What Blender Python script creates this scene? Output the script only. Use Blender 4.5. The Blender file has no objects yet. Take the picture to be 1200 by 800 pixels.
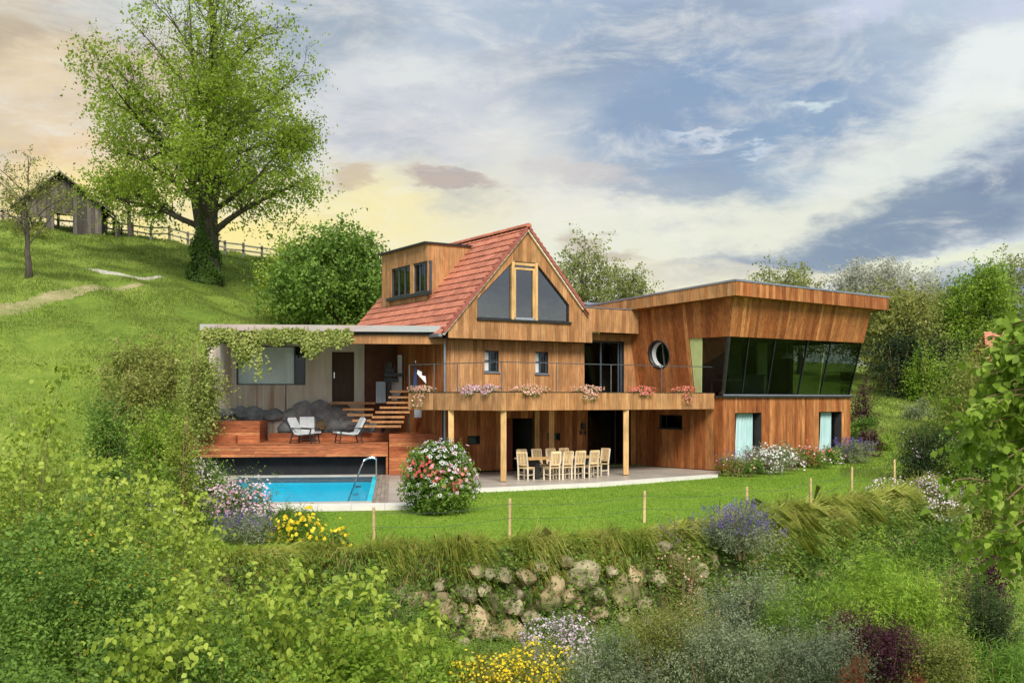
import bpy, math, random
import numpy as np
from mathutils import Vector
rng = np.random.default_rng(7)
random.seed(7)
SC = bpy.context.scene
COL = SC.collection
R = math.radians

# ------------------------------------------------------------------ camera
FPX, HOR, CZ = 1250.0, 467.0, 2.95
cam = bpy.data.cameras.new("camera")
cam.sensor_width = 36.0
cam.lens = 36.0 * FPX / 1200.0
cam.shift_y = (HOR - 400.0) / 1200.0
cam.clip_start = 0.1
cam.clip_end = 6000
camo = bpy.data.objects.new("camera", cam)
COL.objects.link(camo)
camo.location = (0, 0, CZ)
camo.rotation_euler = (R(90), 0, 0)
SC.camera = camo

# ------------------------------------------------------------------ light
SUN_EL, SUN_AZ = R(42), R(168)          # azimuth clockwise from +Y
sd = bpy.data.lights.new("sun", 'SUN')
sd.energy = 2.6
sd.angle = R(24)
sd.color = (1.0, 0.93, 0.82)
so = bpy.data.objects.new("sun", sd)
COL.objects.link(so)
so.rotation_euler = Vector((math.sin(SUN_AZ) * math.cos(SUN_EL), math.cos(SUN_AZ) * math.cos(SUN_EL), math.sin(SUN_EL))).to_track_quat('Z', 'Y').to_euler()
SC.view_settings.view_transform = 'Standard'
SC.view_settings.look = 'None'
SC.view_settings.exposure = 0.85
SC.view_settings.gamma = 1.0


def lin(r, g, b):
    def f(c):
        c /= 255.0
        return c / 12.92 if c <= 0.04045 else ((c + 0.055) / 1.055) ** 2.4
    return (f(r), f(g), f(b), 1.0)


class NT:
    """small node-tree helper"""
    def __init__(s, tree):
        s.t = tree
        s.n = tree.nodes
        s.n.clear()

    def new(s, typ, **kw):
        nd = s.n.new(typ)
        for k, v in kw.items():
            setattr(nd, k, v)
        return nd

    def put(s, sock, v):
        if hasattr(v, 'is_output'):
            s.t.links.new(v, sock)
        elif v is not None:
            sock.default_value = v

    def math(s, op, a, b=None, c=None, clamp=False):
        nd = s.new('ShaderNodeMath', operation=op, use_clamp=clamp)
        s.put(nd.inputs[0], a)
        if b is not None:
            s.put(nd.inputs[1], b)
        if c is not None:
            s.put(nd.inputs[2], c)
        return nd.outputs[0]

    def vmath(s, op, a, b=None, scale=None):
        nd = s.new('ShaderNodeVectorMath', operation=op)
        s.put(nd.inputs[0], a)
        if b is not None:
            s.put(nd.inputs[1], b)
        if scale is not None:
            s.put(nd.inputs[3], scale)
        return nd.outputs[1] if op in ('LENGTH', 'DOT_PRODUCT', 'DISTANCE') else nd.outputs[0]

    def mix(s, f, a, b, typ='MIX'):
        nd = s.new('ShaderNodeMix', data_type='RGBA', blend_type=typ)
        s.put(nd.inputs[0], f)
        s.put(nd.inputs[6], a)
        s.put(nd.inputs[7], b)
        return nd.outputs[2]

    def noise(s, vec, scale, detail=4, rough=0.5, col=False, dist=0.0):
        nd = s.new('ShaderNodeTexNoise')
        s.put(nd.inputs['Vector'], vec)
        nd.inputs['Scale'].default_value = scale
        nd.inputs['Detail'].default_value = detail
        nd.inputs['Roughness'].default_value = rough
        nd.inputs['Distortion'].default_value = dist
        return nd.outputs[1] if col else nd.outputs[0]

    def rng(s, v, a, b, c=0.0, d=1.0, smooth=True):
        nd = s.new('ShaderNodeMapRange', interpolation_type='SMOOTHSTEP' if smooth else 'LINEAR')
        s.put(nd.inputs[0], v)
        for i, x in enumerate((a, b, c, d)):
            nd.inputs[i + 1].default_value = x
        return nd.outputs[0]

    def ramp(s, f, stops):
        nd = s.new('ShaderNodeValToRGB')
        s.put(nd.inputs[0], f)
        el = nd.color_ramp.elements
        while len(el) < len(stops):
            el.new(0.5)
        for e, (p, c) in zip(el, stops):
            e.position = p
            e.color = c
        return nd.outputs[0]

    def mapping(s, vec, loc=(0, 0, 0), rot=(0, 0, 0), scale=(1, 1, 1), typ='POINT'):
        nd = s.new('ShaderNodeMapping', vector_type=typ)
        s.put(nd.inputs[0], vec)
        nd.inputs[1].default_value = loc
        nd.inputs[2].default_value = rot
        nd.inputs[3].default_value = scale
        return nd.outputs[0]


# ------------------------------------------------------------------ world: sky with layered clouds
def build_world():
    w = bpy.data.worlds.new("World")
    SC.world = w
    w.use_nodes = True
    t = NT(w.node_tree)
    tc = t.new('ShaderNodeTexCoord').outputs['Generated']
    d = t.vmath('NORMALIZE', tc)
    sep = t.new('ShaderNodeSeparateXYZ')
    t.put(sep.inputs[0], d)
    x, y, z = sep.outputs
    az = t.math('ARCTAN2', x, y)
    hyp = t.math('SQRT', t.math('ADD', t.math('MULTIPLY', x, x), t.math('MULTIPLY', y, y)))
    el = t.math('ARCTAN2', z, hyp)
    comb = t.new('ShaderNodeCombineXYZ')
    t.put(comb.inputs[0], az)
    t.put(comb.inputs[1], el)
    q0 = comb.outputs[0]
    st = t.mapping(d, scale=(1, 1, 2.6))
    n1 = t.noise(st, 4.0, 7, 0.58, col=True)
    n2 = t.noise(st, 16.0, 6, 0.6, col=True)
    w1 = t.vmath('SCALE', t.vmath('SUBTRACT', n1, (0.5, 0.5, 0.5)), scale=0.085)
    w2 = t.vmath('SCALE', t.vmath('SUBTRACT', n2, (0.5, 0.5, 0.5)), scale=0.06)
    q = t.vmath('ADD', q0, t.vmath('ADD', w1, w2))
    sky = t.new('ShaderNodeTexSky', sky_type='NISHITA')
    sky.sun_disc = False
    sky.sun_elevation = SUN_EL
    sky.sun_rotation = SUN_AZ
    sky.altitude = 400
    sky.dust_density = 1.5
    nish = t.vmath('SCALE', sky.outputs[0], scale=0.12)
    nf = t.noise(st, 2.4, 8, 0.6)
    # cloud sheet: pale high cloud, blue grey thicker patches
    sheet = t.ramp(t.rng(nf, 0.36, 0.66), [(0.0, lin(166, 180, 200)), (0.5, lin(196, 204, 212)), (1.0, lin(226, 228, 226))])
    c = t.mix(0.86, nish, sheet)

    def px(ax, ay):
        return (math.atan((ax - 600) / FPX), math.atan((HOR - ay) / FPX))

    def blob(c, cx, cy, rx, ry, rot, col, amt=1.0, soft=0.5):
        a, e = px(cx, cy)
        v = t.mapping(q, loc=(a, e, 0), rot=(0, 0, R(rot)), scale=(rx / FPX, ry / FPX, 50), typ='TEXTURE')
        m = t.rng(t.vmath('LENGTH', v), 1 + soft, 1 - soft, 0, amt)
        return t.mix(m, c, lin(*col))

    # broad tints
    c = blob(c, 600, 200, 330, 150, 0, (208, 208, 204), .85, .6)
    c = blob(c, 420, 345, 600, 100, -2, (234, 226, 188), .85, .8)
    c = blob(c, 70, 150, 190, 170, 0, (214, 194, 160), .85, .7)
    c = blob(c, 60, 255, 190, 50, 0, (238, 214, 150), .75, .7)
    c = blob(c, 290, 275, 190, 60, 6, (242, 226, 140), .75, .9)
    c = blob(c, 40, 60, 110, 40, 30, (178, 164, 142), .8, .6)
    c = blob(c, 110, 95, 60, 26, -40, (170, 158, 142), .7, .7)
    c = blob(c, 30, 120, 90, 22, 20, (222, 204, 172), .7, .7)
    c = blob(c, 80, 195, 110, 16, 8, (222, 190, 146), .65, .7)
    c = blob(c, 180, 20, 90, 40, 0, (196, 204, 206), .8, .7)
    c = blob(c, 620, 90, 190, 60, 5, (212, 216, 216), .8, .6)
    c = blob(c, 540, 18, 170, 30, -6, (176, 188, 202), .8, .7)
    c = blob(c, 375, 32, 80, 38, 10, (144, 160, 175), .8, .6)
    c = blob(c, 440, 150, 120, 40, 0, (192, 194, 202), .75, .7)
    c = blob(c, 520, 110, 100, 18, -8, (182, 186, 200), .55, .8)
    c = blob(c, 840, 50, 280, 66, -4, (148, 166, 190), .95, .6)
    c = blob(c, 720, 70, 120, 36, 20, (136, 154, 178), .8, .7)
    c = blob(c, 830, 135, 160, 60, 8, (130, 154, 184), .95, .45)
    c = blob(c, 950, 185, 170, 52, 8, (134, 158, 185), .95, .5)
    c = blob(c, 770, 215, 100, 20, -3, (156, 168, 182), .7, .7)
    c = blob(c, 1150, 120, 80, 46, 30, (222, 228, 226), .9, .5)
    c = blob(c, 1120, 30, 110, 40, 10, (178, 192, 206), .8, .7)
    c = blob(c, 1050, 200, 130, 34, 14, (216, 222, 214), .85, .6)
    c = blob(c, 830, 262, 230, 26, 4, (220, 222, 206), .85, .6)
    c = blob(c, 1180, 30, 60, 26, 20, (196, 203, 223), .7, .7)
    c = blob(c, 990, 290, 210, 20, 8, (140, 154, 171), .9, .5)
    c = blob(c, 1090, 258, 150, 28, 12, (126, 144, 165), .95, .5)
    c = blob(c, 1185, 222, 60, 26, 14, (122, 138, 163), .85, .6)
    c = blob(c, 1110, 308, 180, 9, 4, (222, 226, 198), .85, .7)
    c = blob(c, 830, 318, 190, 14, 0, (214, 210, 190), .8, .6)
    c = blob(c, 1150, 345, 130, 26, 0, (130, 148, 172), .9, .5)
    # small drifting clouds
    for a in ((527, 214, 46, 13, -8, (178, 164, 158), .85, .35), (712, 285, 40, 10, -14, (186, 176, 160), .8, .45),
              (410, 208, 30, 12, 5, (190, 172, 150), .7, .5), (488, 222, 14, 6, 0, (182, 168, 158), .7, .5),
              (945, 128, 24, 6, 4, (200, 215, 218), .8, .7), (890, 175, 15, 4, 0, (200, 212, 225), .7, .7),
              (835, 162, 30, 4, 12, (206, 214, 224), .7, .7), (690, 205, 60, 12, 0, (196, 190, 190), .6, .5),
              (1010, 20, 60, 18, 20, (196, 203, 223), .7, .5)):
        c = blob(c, *a)
    # fine wisps over everything
    wisp = t.rng(t.noise(st, 9.0, 10, 0.68, dist=0.6), 0.46, 0.72, 0.0, 0.5)
    c = t.mix(wisp, c, lin(232, 230, 222))
    dark = t.rng(t.noise(t.mapping(d, loc=(3, 1, 2), scale=(1, 1, 3)), 8.0, 10, 0.66), 0.48, 0.72, 0.0, 0.42)
    c = t.mix(dark, c, lin(140, 152, 172))
    # below the horizon: plain dull green-grey ground tone
    c = t.mix(t.rng(el, -0.03, 0.0), lin(110, 120, 90), c)
    bg = t.new('ShaderNodeBackground')
    t.put(bg.inputs[0], c)
    bg.inputs[1].default_value = 0.645
    out = t.new('ShaderNodeOutputWorld')
    t.put(out.inputs[0], bg.outputs[0])
    w.cycles.sampling_method = 'MANUAL'
    w.cycles.sample_map_resolution = 512


build_world()


# ------------------------------------------------------------------ materials
def pmat(name, c1, c2, scale=4.0, rough=0.7, bump=0.0, stretch=(1, 1, 1), c3=None, metal=0.0, rnd=0.0, spec=0.3, detail=5, bscale=None):
    m = bpy.data.materials.new(name)
    m.use_nodes = True
    t = NT(m.node_tree)
    co = t.new('ShaderNodeTexCoord').outputs['Object']
    oi = t.new('ShaderNodeObjectInfo')
    off = t.vmath('SCALE', (17.0, 9.0, 13.0), scale=oi.outputs['Random'])
    v = t.mapping(t.vmath('ADD', co, off), scale=stretch)
    n = t.noise(v, scale, detail, 0.6)
    f = t.rng(n, 0.3, 0.7)
    c = t.mix(f, c1, c2)
    if c3:
        n2 = t.rng(t.noise(v, scale * 0.27, 4, 0.6), 0.45, 0.68)
        c = t.mix(n2, c, c3)
    if rnd:
        k = t.rng(oi.outputs['Random'], 0, 1, 1 - rnd, 1 + rnd, smooth=False)
        c = t.vmath('SCALE', c, scale=k)
    b = t.new('ShaderNodeBsdfPrincipled')
    t.put(b.inputs['Base Color'], c)
    b.inputs['Roughness'].default_value = rough
    b.inputs['Metallic'].default_value = metal
    b.inputs['Specular IOR Level'].default_value = spec
    if bump:
        bp = t.new('ShaderNodeBump')
        bp.inputs['Strength'].default_value = 1.0
        bp.inputs['Distance'].default_value = bump
        t.put(bp.inputs['Height'], t.noise(v, bscale or scale * 2.5, 5, 0.6))
        t.put(b.inputs['Normal'], bp.outputs[0])
    o = t.new('ShaderNodeOutputMaterial')
    t.put(o.inputs[0], b.outputs[0])
    return m


def woodmat(name, stops, axis=2, rough=0.62, streak=0.5):
    """boards: tone varies board by board, grain runs along the board"""
    m = bpy.data.materials.new(name)
    m.use_nodes = True
    t = NT(m.node_tree)
    co = t.new('ShaderNodeTexCoord').outputs['Object']
    oi = t.new('ShaderNodeObjectInfo')
    r = oi.outputs['Random']
    v0 = t.vmath('ADD', co, t.vmath('SCALE', (31.0, 17.0, 23.0), scale=r))
    sc = [9.0, 9.0, 9.0]
    sc[axis] = 0.55
    g = t.noise(t.mapping(v0, scale=sc), 2.6, 6, 0.65, dist=0.4)
    sc2 = [30.0, 30.0, 30.0]
    sc2[axis] = 1.2
    g2 = t.noise(t.mapping(v0, scale=sc2), 2.0, 3, 0.6)
    blot = t.noise(v0, 0.9, 3, 0.6)
    c = t.ramp(r, stops)
    k = t.math('ADD', t.rng(g, 0.28, 0.72, 1 - streak * .75, 1 + streak * .45), t.rng(g2, 0.3, 0.7, -0.12, 0.12))
    k = t.math('MULTIPLY', k, t.rng(blot, 0.3, 0.7, 0.74, 1.16))
    c = t.vmath('SCALE', c, scale=k)
    b = t.new('ShaderNodeBsdfPrincipled')
    t.put(b.inputs['Base Color'], c)
    b.inputs['Roughness'].default_value = rough
    b.inputs['Specular IOR Level'].default_value = 0.25
    bp = t.new('ShaderNodeBump')
    bp.inputs['Strength'].default_value = 0.6
    bp.inputs['Distance'].default_value = 0.004
    t.put(bp.inputs['Height'], g2)
    t.put(b.inputs['Normal'], bp.outputs[0])
    o = t.new('ShaderNodeOutputMaterial')
    t.put(o.inputs[0], b.outputs[0])
    return m


def leafmat(name, c1, c2, c3=None, trans=0.35, patch=0.9, rough=0.55):
    """leaves: tone varies leaf by leaf (attribute rnd) and clump by clump"""
    m = bpy.data.materials.new(name)
    m.use_nodes = True
    t = NT(m.node_tree)
    co = t.new('ShaderNodeTexCoord').outputs['Object']
    at_ = t.new('ShaderNodeAttribute', attribute_name='rnd')
    n = t.noise(co, patch, 3, 0.6)
    f = t.math('ADD', t.math('MULTIPLY', at_.outputs['Fac'], 0.55), t.math('MULTIPLY', t.rng(n, 0.35, 0.65), 0.45))
    st = [(0.1, c1), (0.9, c2)]
    if c3:
        st = [(0.1, c1), (0.55, c2), (0.95, c3)]
    c = t.ramp(f, st)
    b = t.new('ShaderNodeBsdfPrincipled')
    t.put(b.inputs['Base Color'], c)
    b.inputs['Roughness'].default_value = rough
    b.inputs['Specular IOR Level'].default_value = 0.3
    tr = t.new('ShaderNodeBsdfTranslucent')
    t.put(tr.inputs[0], c)
    mx = t.new('ShaderNodeMixShader')
    mx.inputs[0].default_value = trans
    t.put(mx.inputs[1], b.outputs[0])
    t.put(mx.inputs[2], tr.outputs[0])
    o = t.new('ShaderNodeOutputMaterial')
    t.put(o.inputs[0], mx.outputs[0])
    return m


def glassmat(name, tint=(0.35, 0.4, 0.38, 1), refl=0.12):
    m = bpy.data.materials.new(name)
    m.use_nodes = True
    t = NT(m.node_tree)
    tr = t.new('ShaderNodeBsdfTransparent')
    tr.inputs[0].default_value = tint
    gl = t.new('ShaderNodeBsdfGlossy')
    gl.inputs['Roughness'].default_value = 0.015
    lw = t.new('ShaderNodeFresnel')
    lw.inputs[0].default_value = 1.5
    co = t.new('ShaderNodeTexCoord').outputs['Object']
    bp = t.new('ShaderNodeBump')
    bp.inputs['Distance'].default_value = 0.003
    t.put(bp.inputs['Height'], t.noise(co, 0.9, 2))
    t.put(gl.inputs['Normal'], bp.outputs[0])
    mx = t.new('ShaderNodeMixShader')
    bf = t.new('ShaderNodeNewGeometry').outputs['Backfacing']
    t.put(mx.inputs[0], t.math('MULTIPLY', t.math('ADD', lw.outputs[0], refl), t.math('SUBTRACT', 1.0, bf)))
    t.put(mx.inputs[1], tr.outputs[0])
    t.put(mx.inputs[2], gl.outputs[0])
    o = t.new('ShaderNodeOutputMaterial')
    t.put(o.inputs[0], mx.outputs[0])
    return m


def C3(r, g, b):
    return (r, g, b, 1.0)


M = {}
M['larch'] = woodmat('larch_boards', [(0, C3(.37, .175, .068)), (.35, C3(.46, .235, .10)), (.7, C3(.51, .28, .125)), (1, C3(.38, .17, .062))], streak=.45)
M['cedar'] = woodmat('cedar_boards', [(0, C3(.27, .085, .026)), (.3, C3(.36, .12, .036)), (.6, C3(.42, .16, .052)), (.85, C3(.54, .24, .085)), (1, C3(.24, .07, .022))], streak=.6)
M['deckwood'] = woodmat('deck_boards', [(0, C3(.33, .095, .038)), (.5, C3(.43, .14, .055)), (1, C3(.50, .20, .08))], axis=0, streak=.5)
M['greydeck'] = woodmat('weathered_boards', [(0, C3(.25, .20, .16)), (.5, C3(.33, .27, .22)), (1, C3(.22, .18, .15))], axis=1)
M['postwood'] = woodmat('post_wood', [(0, C3(.60, .36, .15)), (1, C3(.66, .42, .18))], streak=.25)
M['stake'] = woodmat('stake_wood', [(0, C3(.55, .40, .20)), (1, C3(.66, .50, .26))], streak=.3)
M['chairwood'] = woodmat('chair_wood', [(0, C3(.62, .44, .22)), (1, C3(.72, .54, .30))], streak=.25)
M['chairleg'] = woodmat('pale_wood', [(0, C3(.74, .64, .48)), (1, C3(.80, .70, .54))], streak=.15)
M['greywood'] = woodmat('barn_boards', [(0, C3(.05, .042, .036)), (.5, C3(.09, .078, .068)), (1, C3(.15, .13, .11))], streak=.6)
M['tile'] = pmat('clay_tile', C3(.43, .145, .088), C3(.56, .22, .14), 3.0, .75, .004, c3=C3(.34, .125, .08), rnd=.10)
M['tiledark'] = pmat('clay_verge_tile', C3(.26, .075, .055), C3(.36, .12, .09), 5.0, .75, .004)
M['tileorange'] = pmat('orange_tile', C3(.50, .20, .12), C3(.62, .28, .18), 3.0, .8, .01)
M['zinc'] = pmat('zinc', C3(.27, .30, .36), C3(.36, .39, .45), 2.0, .4, .002, metal=.6)
M['copper'] = pmat('roof_edge_metal', C3(.42, .33, .32), C3(.52, .44, .42), 1.6, .45, .004, metal=.4, c3=C3(.40, .43, .44), stretch=(.4, 2, 2))
M['darkmetal'] = pmat('dark_metal', C3(.02, .022, .025), C3(.035, .037, .04), 5, .45, metal=.2, spec=.5)
M['bluemetal'] = pmat('blue_grey_frame', C3(.045, .06, .08), C3(.06, .08, .105), 5, .4, spec=.5)
M['railmetal'] = pmat('rail_metal', C3(.10, .11, .12), C3(.15, .16, .17), 5, .4, metal=.6)
M['steel'] = pmat('polished_steel', C3(.62, .63, .64), C3(.72, .73, .74), 5, .18, metal=1.0)
M['render'] = pmat('stained_render', C3(.58, .54, .47), C3(.70, .66, .59), 1.2, .9, .01, stretch=(3, 3, .5), c3=C3(.50, .43, .36))
M['boardcon'] = pmat('board_marked_render', C3(.52, .46, .39), C3(.70, .65, .58), 2.2, .9, .012, stretch=(5, 5, .25), c3=C3(.40, .30, .22))
M['bluestone'] = pmat('grey_boulder', C3(.17, .185, .20), C3(.30, .32, .335), 2.6, .85, .04, rnd=.2)
M['sandstone'] = pmat('sandstone', C3(.32, .235, .125), C3(.48, .38, .23), 3.4, .9, .08, c3=C3(.12, .13, .05), rnd=.25)
M['palestone'] = pmat('pale_stone', C3(.30, .25, .15), C3(.46, .40, .26), 4.0, .9, .08, c3=C3(.15, .16, .075), rnd=.2)
M['soil'] = pmat('overgrown_earth', C3(.045, .055, .018), C3(.10, .115, .035), 3.0, .95, .06, c3=C3(.12, .09, .05))
M['concrete'] = pmat('terrace_concrete', C3(.36, .32, .27), C3(.46, .42, .36), 1.1, .42, .002, c3=C3(.32, .28, .24), spec=.5)
M['palecon'] = pmat('pale_concrete_edge', C3(.62, .60, .55), C3(.70, .68, .63), 2.0, .7, .002)
M['coping'] = pmat('pool_coping', C3(.38, .36, .32), C3(.46, .44, .40), 2.0, .7, .002)
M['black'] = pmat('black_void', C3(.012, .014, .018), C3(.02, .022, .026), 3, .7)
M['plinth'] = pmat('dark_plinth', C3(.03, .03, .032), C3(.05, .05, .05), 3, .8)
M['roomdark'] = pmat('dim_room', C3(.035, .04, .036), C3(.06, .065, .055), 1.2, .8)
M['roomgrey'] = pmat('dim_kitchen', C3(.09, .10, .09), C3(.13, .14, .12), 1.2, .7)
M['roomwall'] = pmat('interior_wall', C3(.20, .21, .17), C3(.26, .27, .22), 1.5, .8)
M['lime'] = pmat('lime_panel', C3(.48, .56, .24), C3(.56, .64, .30), 2, .7)
M['white'] = pmat('white_paint', C3(.72, .74, .76), C3(.80, .81, .82), 2, .6)
M['blind'] = pmat('pale_blue_blind', C3(.74, .88, .93), C3(.82, .92, .95), .8, .5, stretch=(6, 6, .3))
M['curtain'] = pmat('aqua_curtain', C3(.34, .54, .55), C3(.48, .66, .67), 3, .8, stretch=(3, 3, .3))
M['cushion'] = pmat('pale_cushion', C3(.42, .44, .46), C3(.52, .54, .56), 6, .9, .004)
M['redwood'] = pmat('red_brown_door', C3(.16, .035, .018), C3(.24, .05, .025), 3, .6, .003, stretch=(6, 6, .5))
M['browndoor'] = pmat('dark_brown_door', C3(.045, .022, .012), C3(.08, .04, .02), 3, .5, .003, stretch=(6, 6, .5))
M['brownwall'] = pmat('maroon_wall', C3(.11, .045, .03), C3(.15, .065, .042), 2, .85)
M['navy'] = pmat('navy_cloth', C3(.02, .03, .08), C3(.035, .05, .12), 4, .9)
M['bark'] = pmat('bark', C3(.05, .042, .034), C3(.115, .098, .08), 3.0, .95, .05, stretch=(3, 3, .6))
M['barkpale'] = pmat('lichen_bark', C3(.15, .14, .12), C3(.30, .28, .24), 3.0, .95, .03, stretch=(2, 2, .8))
M['twig'] = pmat('twig_bark', C3(.16, .11, .06), C3(.26, .19, .10), 4.0, .9)
M['stem'] = pmat('green_stem', C3(.10, .12, .035), C3(.18, .18, .06), 4.0, .8)
M['glass'] = glassmat('window_glass', (.97, .98, .98, 1), .02)
M['glassdark'] = glassmat('tinted_glass', (.58, .63, .60, 1), .01)


def watermat():
    m = bpy.data.materials.new('pool_water')
    m.use_nodes = True
    t = NT(m.node_tree)
    co = t.new('ShaderNodeTexCoord').outputs['Object']
    tr = t.new('ShaderNodeBsdfTransparent')
    tr.inputs[0].default_value = (.70, .96, 1.0, 1)
    gl = t.new('ShaderNodeBsdfGlossy')
    gl.inputs['Roughness'].default_value = 0.04
    bp = t.new('ShaderNodeBump')
    bp.inputs['Distance'].default_value = 0.02
    t.put(bp.inputs['Height'], t.noise(t.mapping(co, scale=(1, .6, 1)), 5.0, 3, .5))
    t.put(gl.inputs['Normal'], bp.outputs[0])
    fr = t.new('ShaderNodeFresnel')
    fr.inputs[0].default_value = 1.33
    mx = t.new('ShaderNodeMixShader')
    bf = t.new('ShaderNodeNewGeometry').outputs['Backfacing']
    t.put(mx.inputs[0], t.math('MULTIPLY', t.math('MULTIPLY', fr.outputs[0], 0.55), t.math('SUBTRACT', 1.0, bf)))
    t.put(mx.inputs[1], tr.outputs[0])
    t.put(mx.inputs[2], gl.outputs[0])
    o = t.new('ShaderNodeOutputMaterial')
    t.put(o.inputs[0], mx.outputs[0])
    return m


M['water'] = watermat()
M['poolfloor'] = pmat('darkened_pool_floor', C3(.01, .30, .38), C3(.015, .36, .46), 1.0, .5)  # same liner darkened, standing in for light absorbed by the deep water
M['poolliner'] = pmat('pool_liner', C3(.012, .50, .66), C3(.02, .60, .76), 1.0, .5)

# leaf palettes
L = {}
L['bright'] = leafmat('bright_leaf', C3(0.138, 0.238, 0.023), C3(0.243, 0.379, 0.037), C3(0.373, 0.493, 0.084), trans=.45)
L['birch'] = leafmat('birch_leaf', C3(0.174, 0.244, 0.034), C3(0.322, 0.406, 0.058), C3(0.480, 0.551, 0.126), trans=.45)
L['mid'] = leafmat('mid_leaf', C3(0.089, 0.170, 0.029), C3(0.177, 0.300, 0.046), C3(0.283, 0.420, 0.075), trans=.4)
L['oak'] = leafmat('spring_tree_leaf', C3(0.167, 0.247, 0.030), C3(0.323, 0.442, 0.050), C3(0.510, 0.617, 0.100), patch=.35, trans=.55)
L['dark'] = leafmat('dark_leaf', C3(.03, .055, .02), C3(.06, .10, .03), C3(.10, .15, .045))
L['grey'] = leafmat('grey_green_leaf', C3(.16, .20, .11), C3(.27, .32, .18), C3(.42, .44, .28), trans=.35)
L['feather'] = leafmat('feathery_leaf', C3(0.132, 0.250, 0.037), C3(0.232, 0.379, 0.052), C3(0.340, 0.482, 0.094), trans=.45)
L['vine'] = leafmat('vine_leaf', C3(0.170, 0.230, 0.040), C3(0.320, 0.380, 0.090), C3(0.500, 0.520, 0.180))
L['maroon'] = leafmat('maroon_leaf', C3(.05, .018, .03), C3(.10, .03, .05), C3(.18, .06, .07))
L['redtip'] = leafmat('red_tip_leaf', C3(.20, .04, .02), C3(.38, .09, .03), C3(.48, .18, .05))
L['olive'] = leafmat('olive_leaf', C3(.17, .20, .045), C3(.31, .34, .08), C3(.46, .47, .15), trans=.45)
L['far'] = leafmat('far_tree_leaf', C3(.18, .22, .07), C3(.31, .35, .11), C3(.46, .48, .20), patch=.3, trans=.5)
L['grass'] = leafmat('grass_blade', C3(0.117, 0.176, 0.029), C3(0.184, 0.251, 0.042), C3(0.274, 0.327, 0.084), patch=.25, trans=.5)
L['lawnb'] = leafmat('lawn_blade', C3(0.147, 0.264, 0.028), C3(0.200, 0.330, 0.033), C3(0.284, 0.396, 0.061), patch=.25, trans=.5)
L['longgrass'] = leafmat('hanging_grass', C3(0.210, 0.274, 0.040), C3(0.400, 0.451, 0.070), C3(0.620, 0.588, 0.200), patch=.8, trans=.5)
L['ivy'] = leafmat('ivy_leaf', C3(.06, .12, .02), C3(.11, .20, .03), C3(.19, .31, .05))
L['blossom'] = leafmat('greyish_blossom_leaf', C3(.34, .36, .27), C3(.52, .53, .45), C3(.68, .68, .62), patch=.3, trans=.5)
M['gableglass'] = glassmat('reflecting_glass', (.5, .55, .55, 1), .22)
L['hedge'] = leafmat('dark_hedge_leaf', C3(.015, .028, .012), C3(.03, .055, .02), C3(.055, .09, .03))
L['sapling'] = leafmat('young_birch_leaf', C3(0.193, 0.284, 0.031), C3(0.353, 0.454, 0.058), C3(0.556, 0.646, 0.125), trans=.45)
L['dome'] = leafmat('bright_feathery_leaf', C3(0.178, 0.315, 0.031), C3(0.317, 0.483, 0.052), C3(0.475, 0.630, 0.094), trans=.4)
F_ = {}
F_['white'] = leafmat('white_petal', C3(.62, .62, .58), C3(.80, .80, .76), trans=.2)
F_['pink'] = leafmat('pink_petal', C3(.50, .22, .34), C3(.74, .46, .56), C3(.82, .66, .70), trans=.2)
F_['palepink'] = leafmat('pale_lilac_petal', C3(.48, .34, .44), C3(.66, .54, .62), C3(.78, .70, .76), trans=.2)
F_['coral'] = leafmat('coral_petal', C3(.56, .08, .08), C3(.74, .20, .16), C3(.80, .34, .32), trans=.2)
F_['purple'] = leafmat('lavender_flower', C3(.09, .06, .24), C3(.18, .13, .40), C3(.30, .24, .52), trans=.2)
F_['yellow'] = leafmat('yellow_petal', C3(.66, .46, .01), C3(.80, .62, .02), C3(.84, .74, .08), trans=.2)
F_['salmon'] = leafmat('salmon_petal', C3(.58, .26, .20), C3(.74, .42, .34), C3(.82, .58, .50), trans=.2)
F_['orange'] = leafmat('orange_leaf_tip', C3(.55, .26, .02), C3(.70, .40, .04), trans=.3)


# ------------------------------------------------------------------ object helpers
WLOC = {}


def link(name, verts, faces, mat, parent=None, origin=None, kind=None, smooth=False):
    verts = np.asarray(verts, dtype=float).reshape(-1, 3)
    if origin is None:
        mn, mx_ = verts.min(0), verts.max(0)
        origin = np.array([(mn[0] + mx_[0]) / 2, (mn[1] + mx_[1]) / 2, mn[2]])
    origin = np.asarray(origin, float)
    me = bpy.data.meshes.new(name)
    me.from_pydata((verts - origin).tolist(), [], [list(f) for f in faces])
    if mat:
        me.materials.append(mat)
    if smooth:
        me.polygons.foreach_set('use_smooth', [True] * len(me.polygons))
    o = bpy.data.objects.new(name, me)
    COL.objects.link(o)
    pl = np.zeros(3)
    if parent is not None:
        o.parent = parent
        pl = WLOC[parent.name]
    o.location = (origin - pl).tolist()
    WLOC[o.name] = origin
    if kind:
        o['kind'] = kind
    return o


def tag(o, label=None, cat=None, group=None, kind=None):
    if label:
        o['label'] = label
    if cat:
        o['category'] = cat
    if group:
        o['group'] = group
    if kind:
        o['kind'] = kind
    return o


def thing(name, loc, label, cat, group=None):
    o = bpy.data.objects.new(name, None)
    o.empty_display_size = 0.2
    COL.objects.link(o)
    o.location = loc
    WLOC[o.name] = np.array(loc, float)
    return tag(o, label, cat, group)


def copy_thing(root, loc, rotz, label, group=None):
    c = root.copy()
    COL.objects.link(c)
    c.location = loc
    c.rotation_euler = (0, 0, rotz)
    WLOC[c.name] = np.array(loc, float)
    c['label'] = label
    if group:
        c['group'] = group
    for ch in list(root.children):
        d = ch.copy()
        COL.objects.link(d)
        d.parent = c
        for g in list(ch.children):
            e = g.copy()
            COL.objects.link(e)
            e.parent = d
    return c


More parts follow.
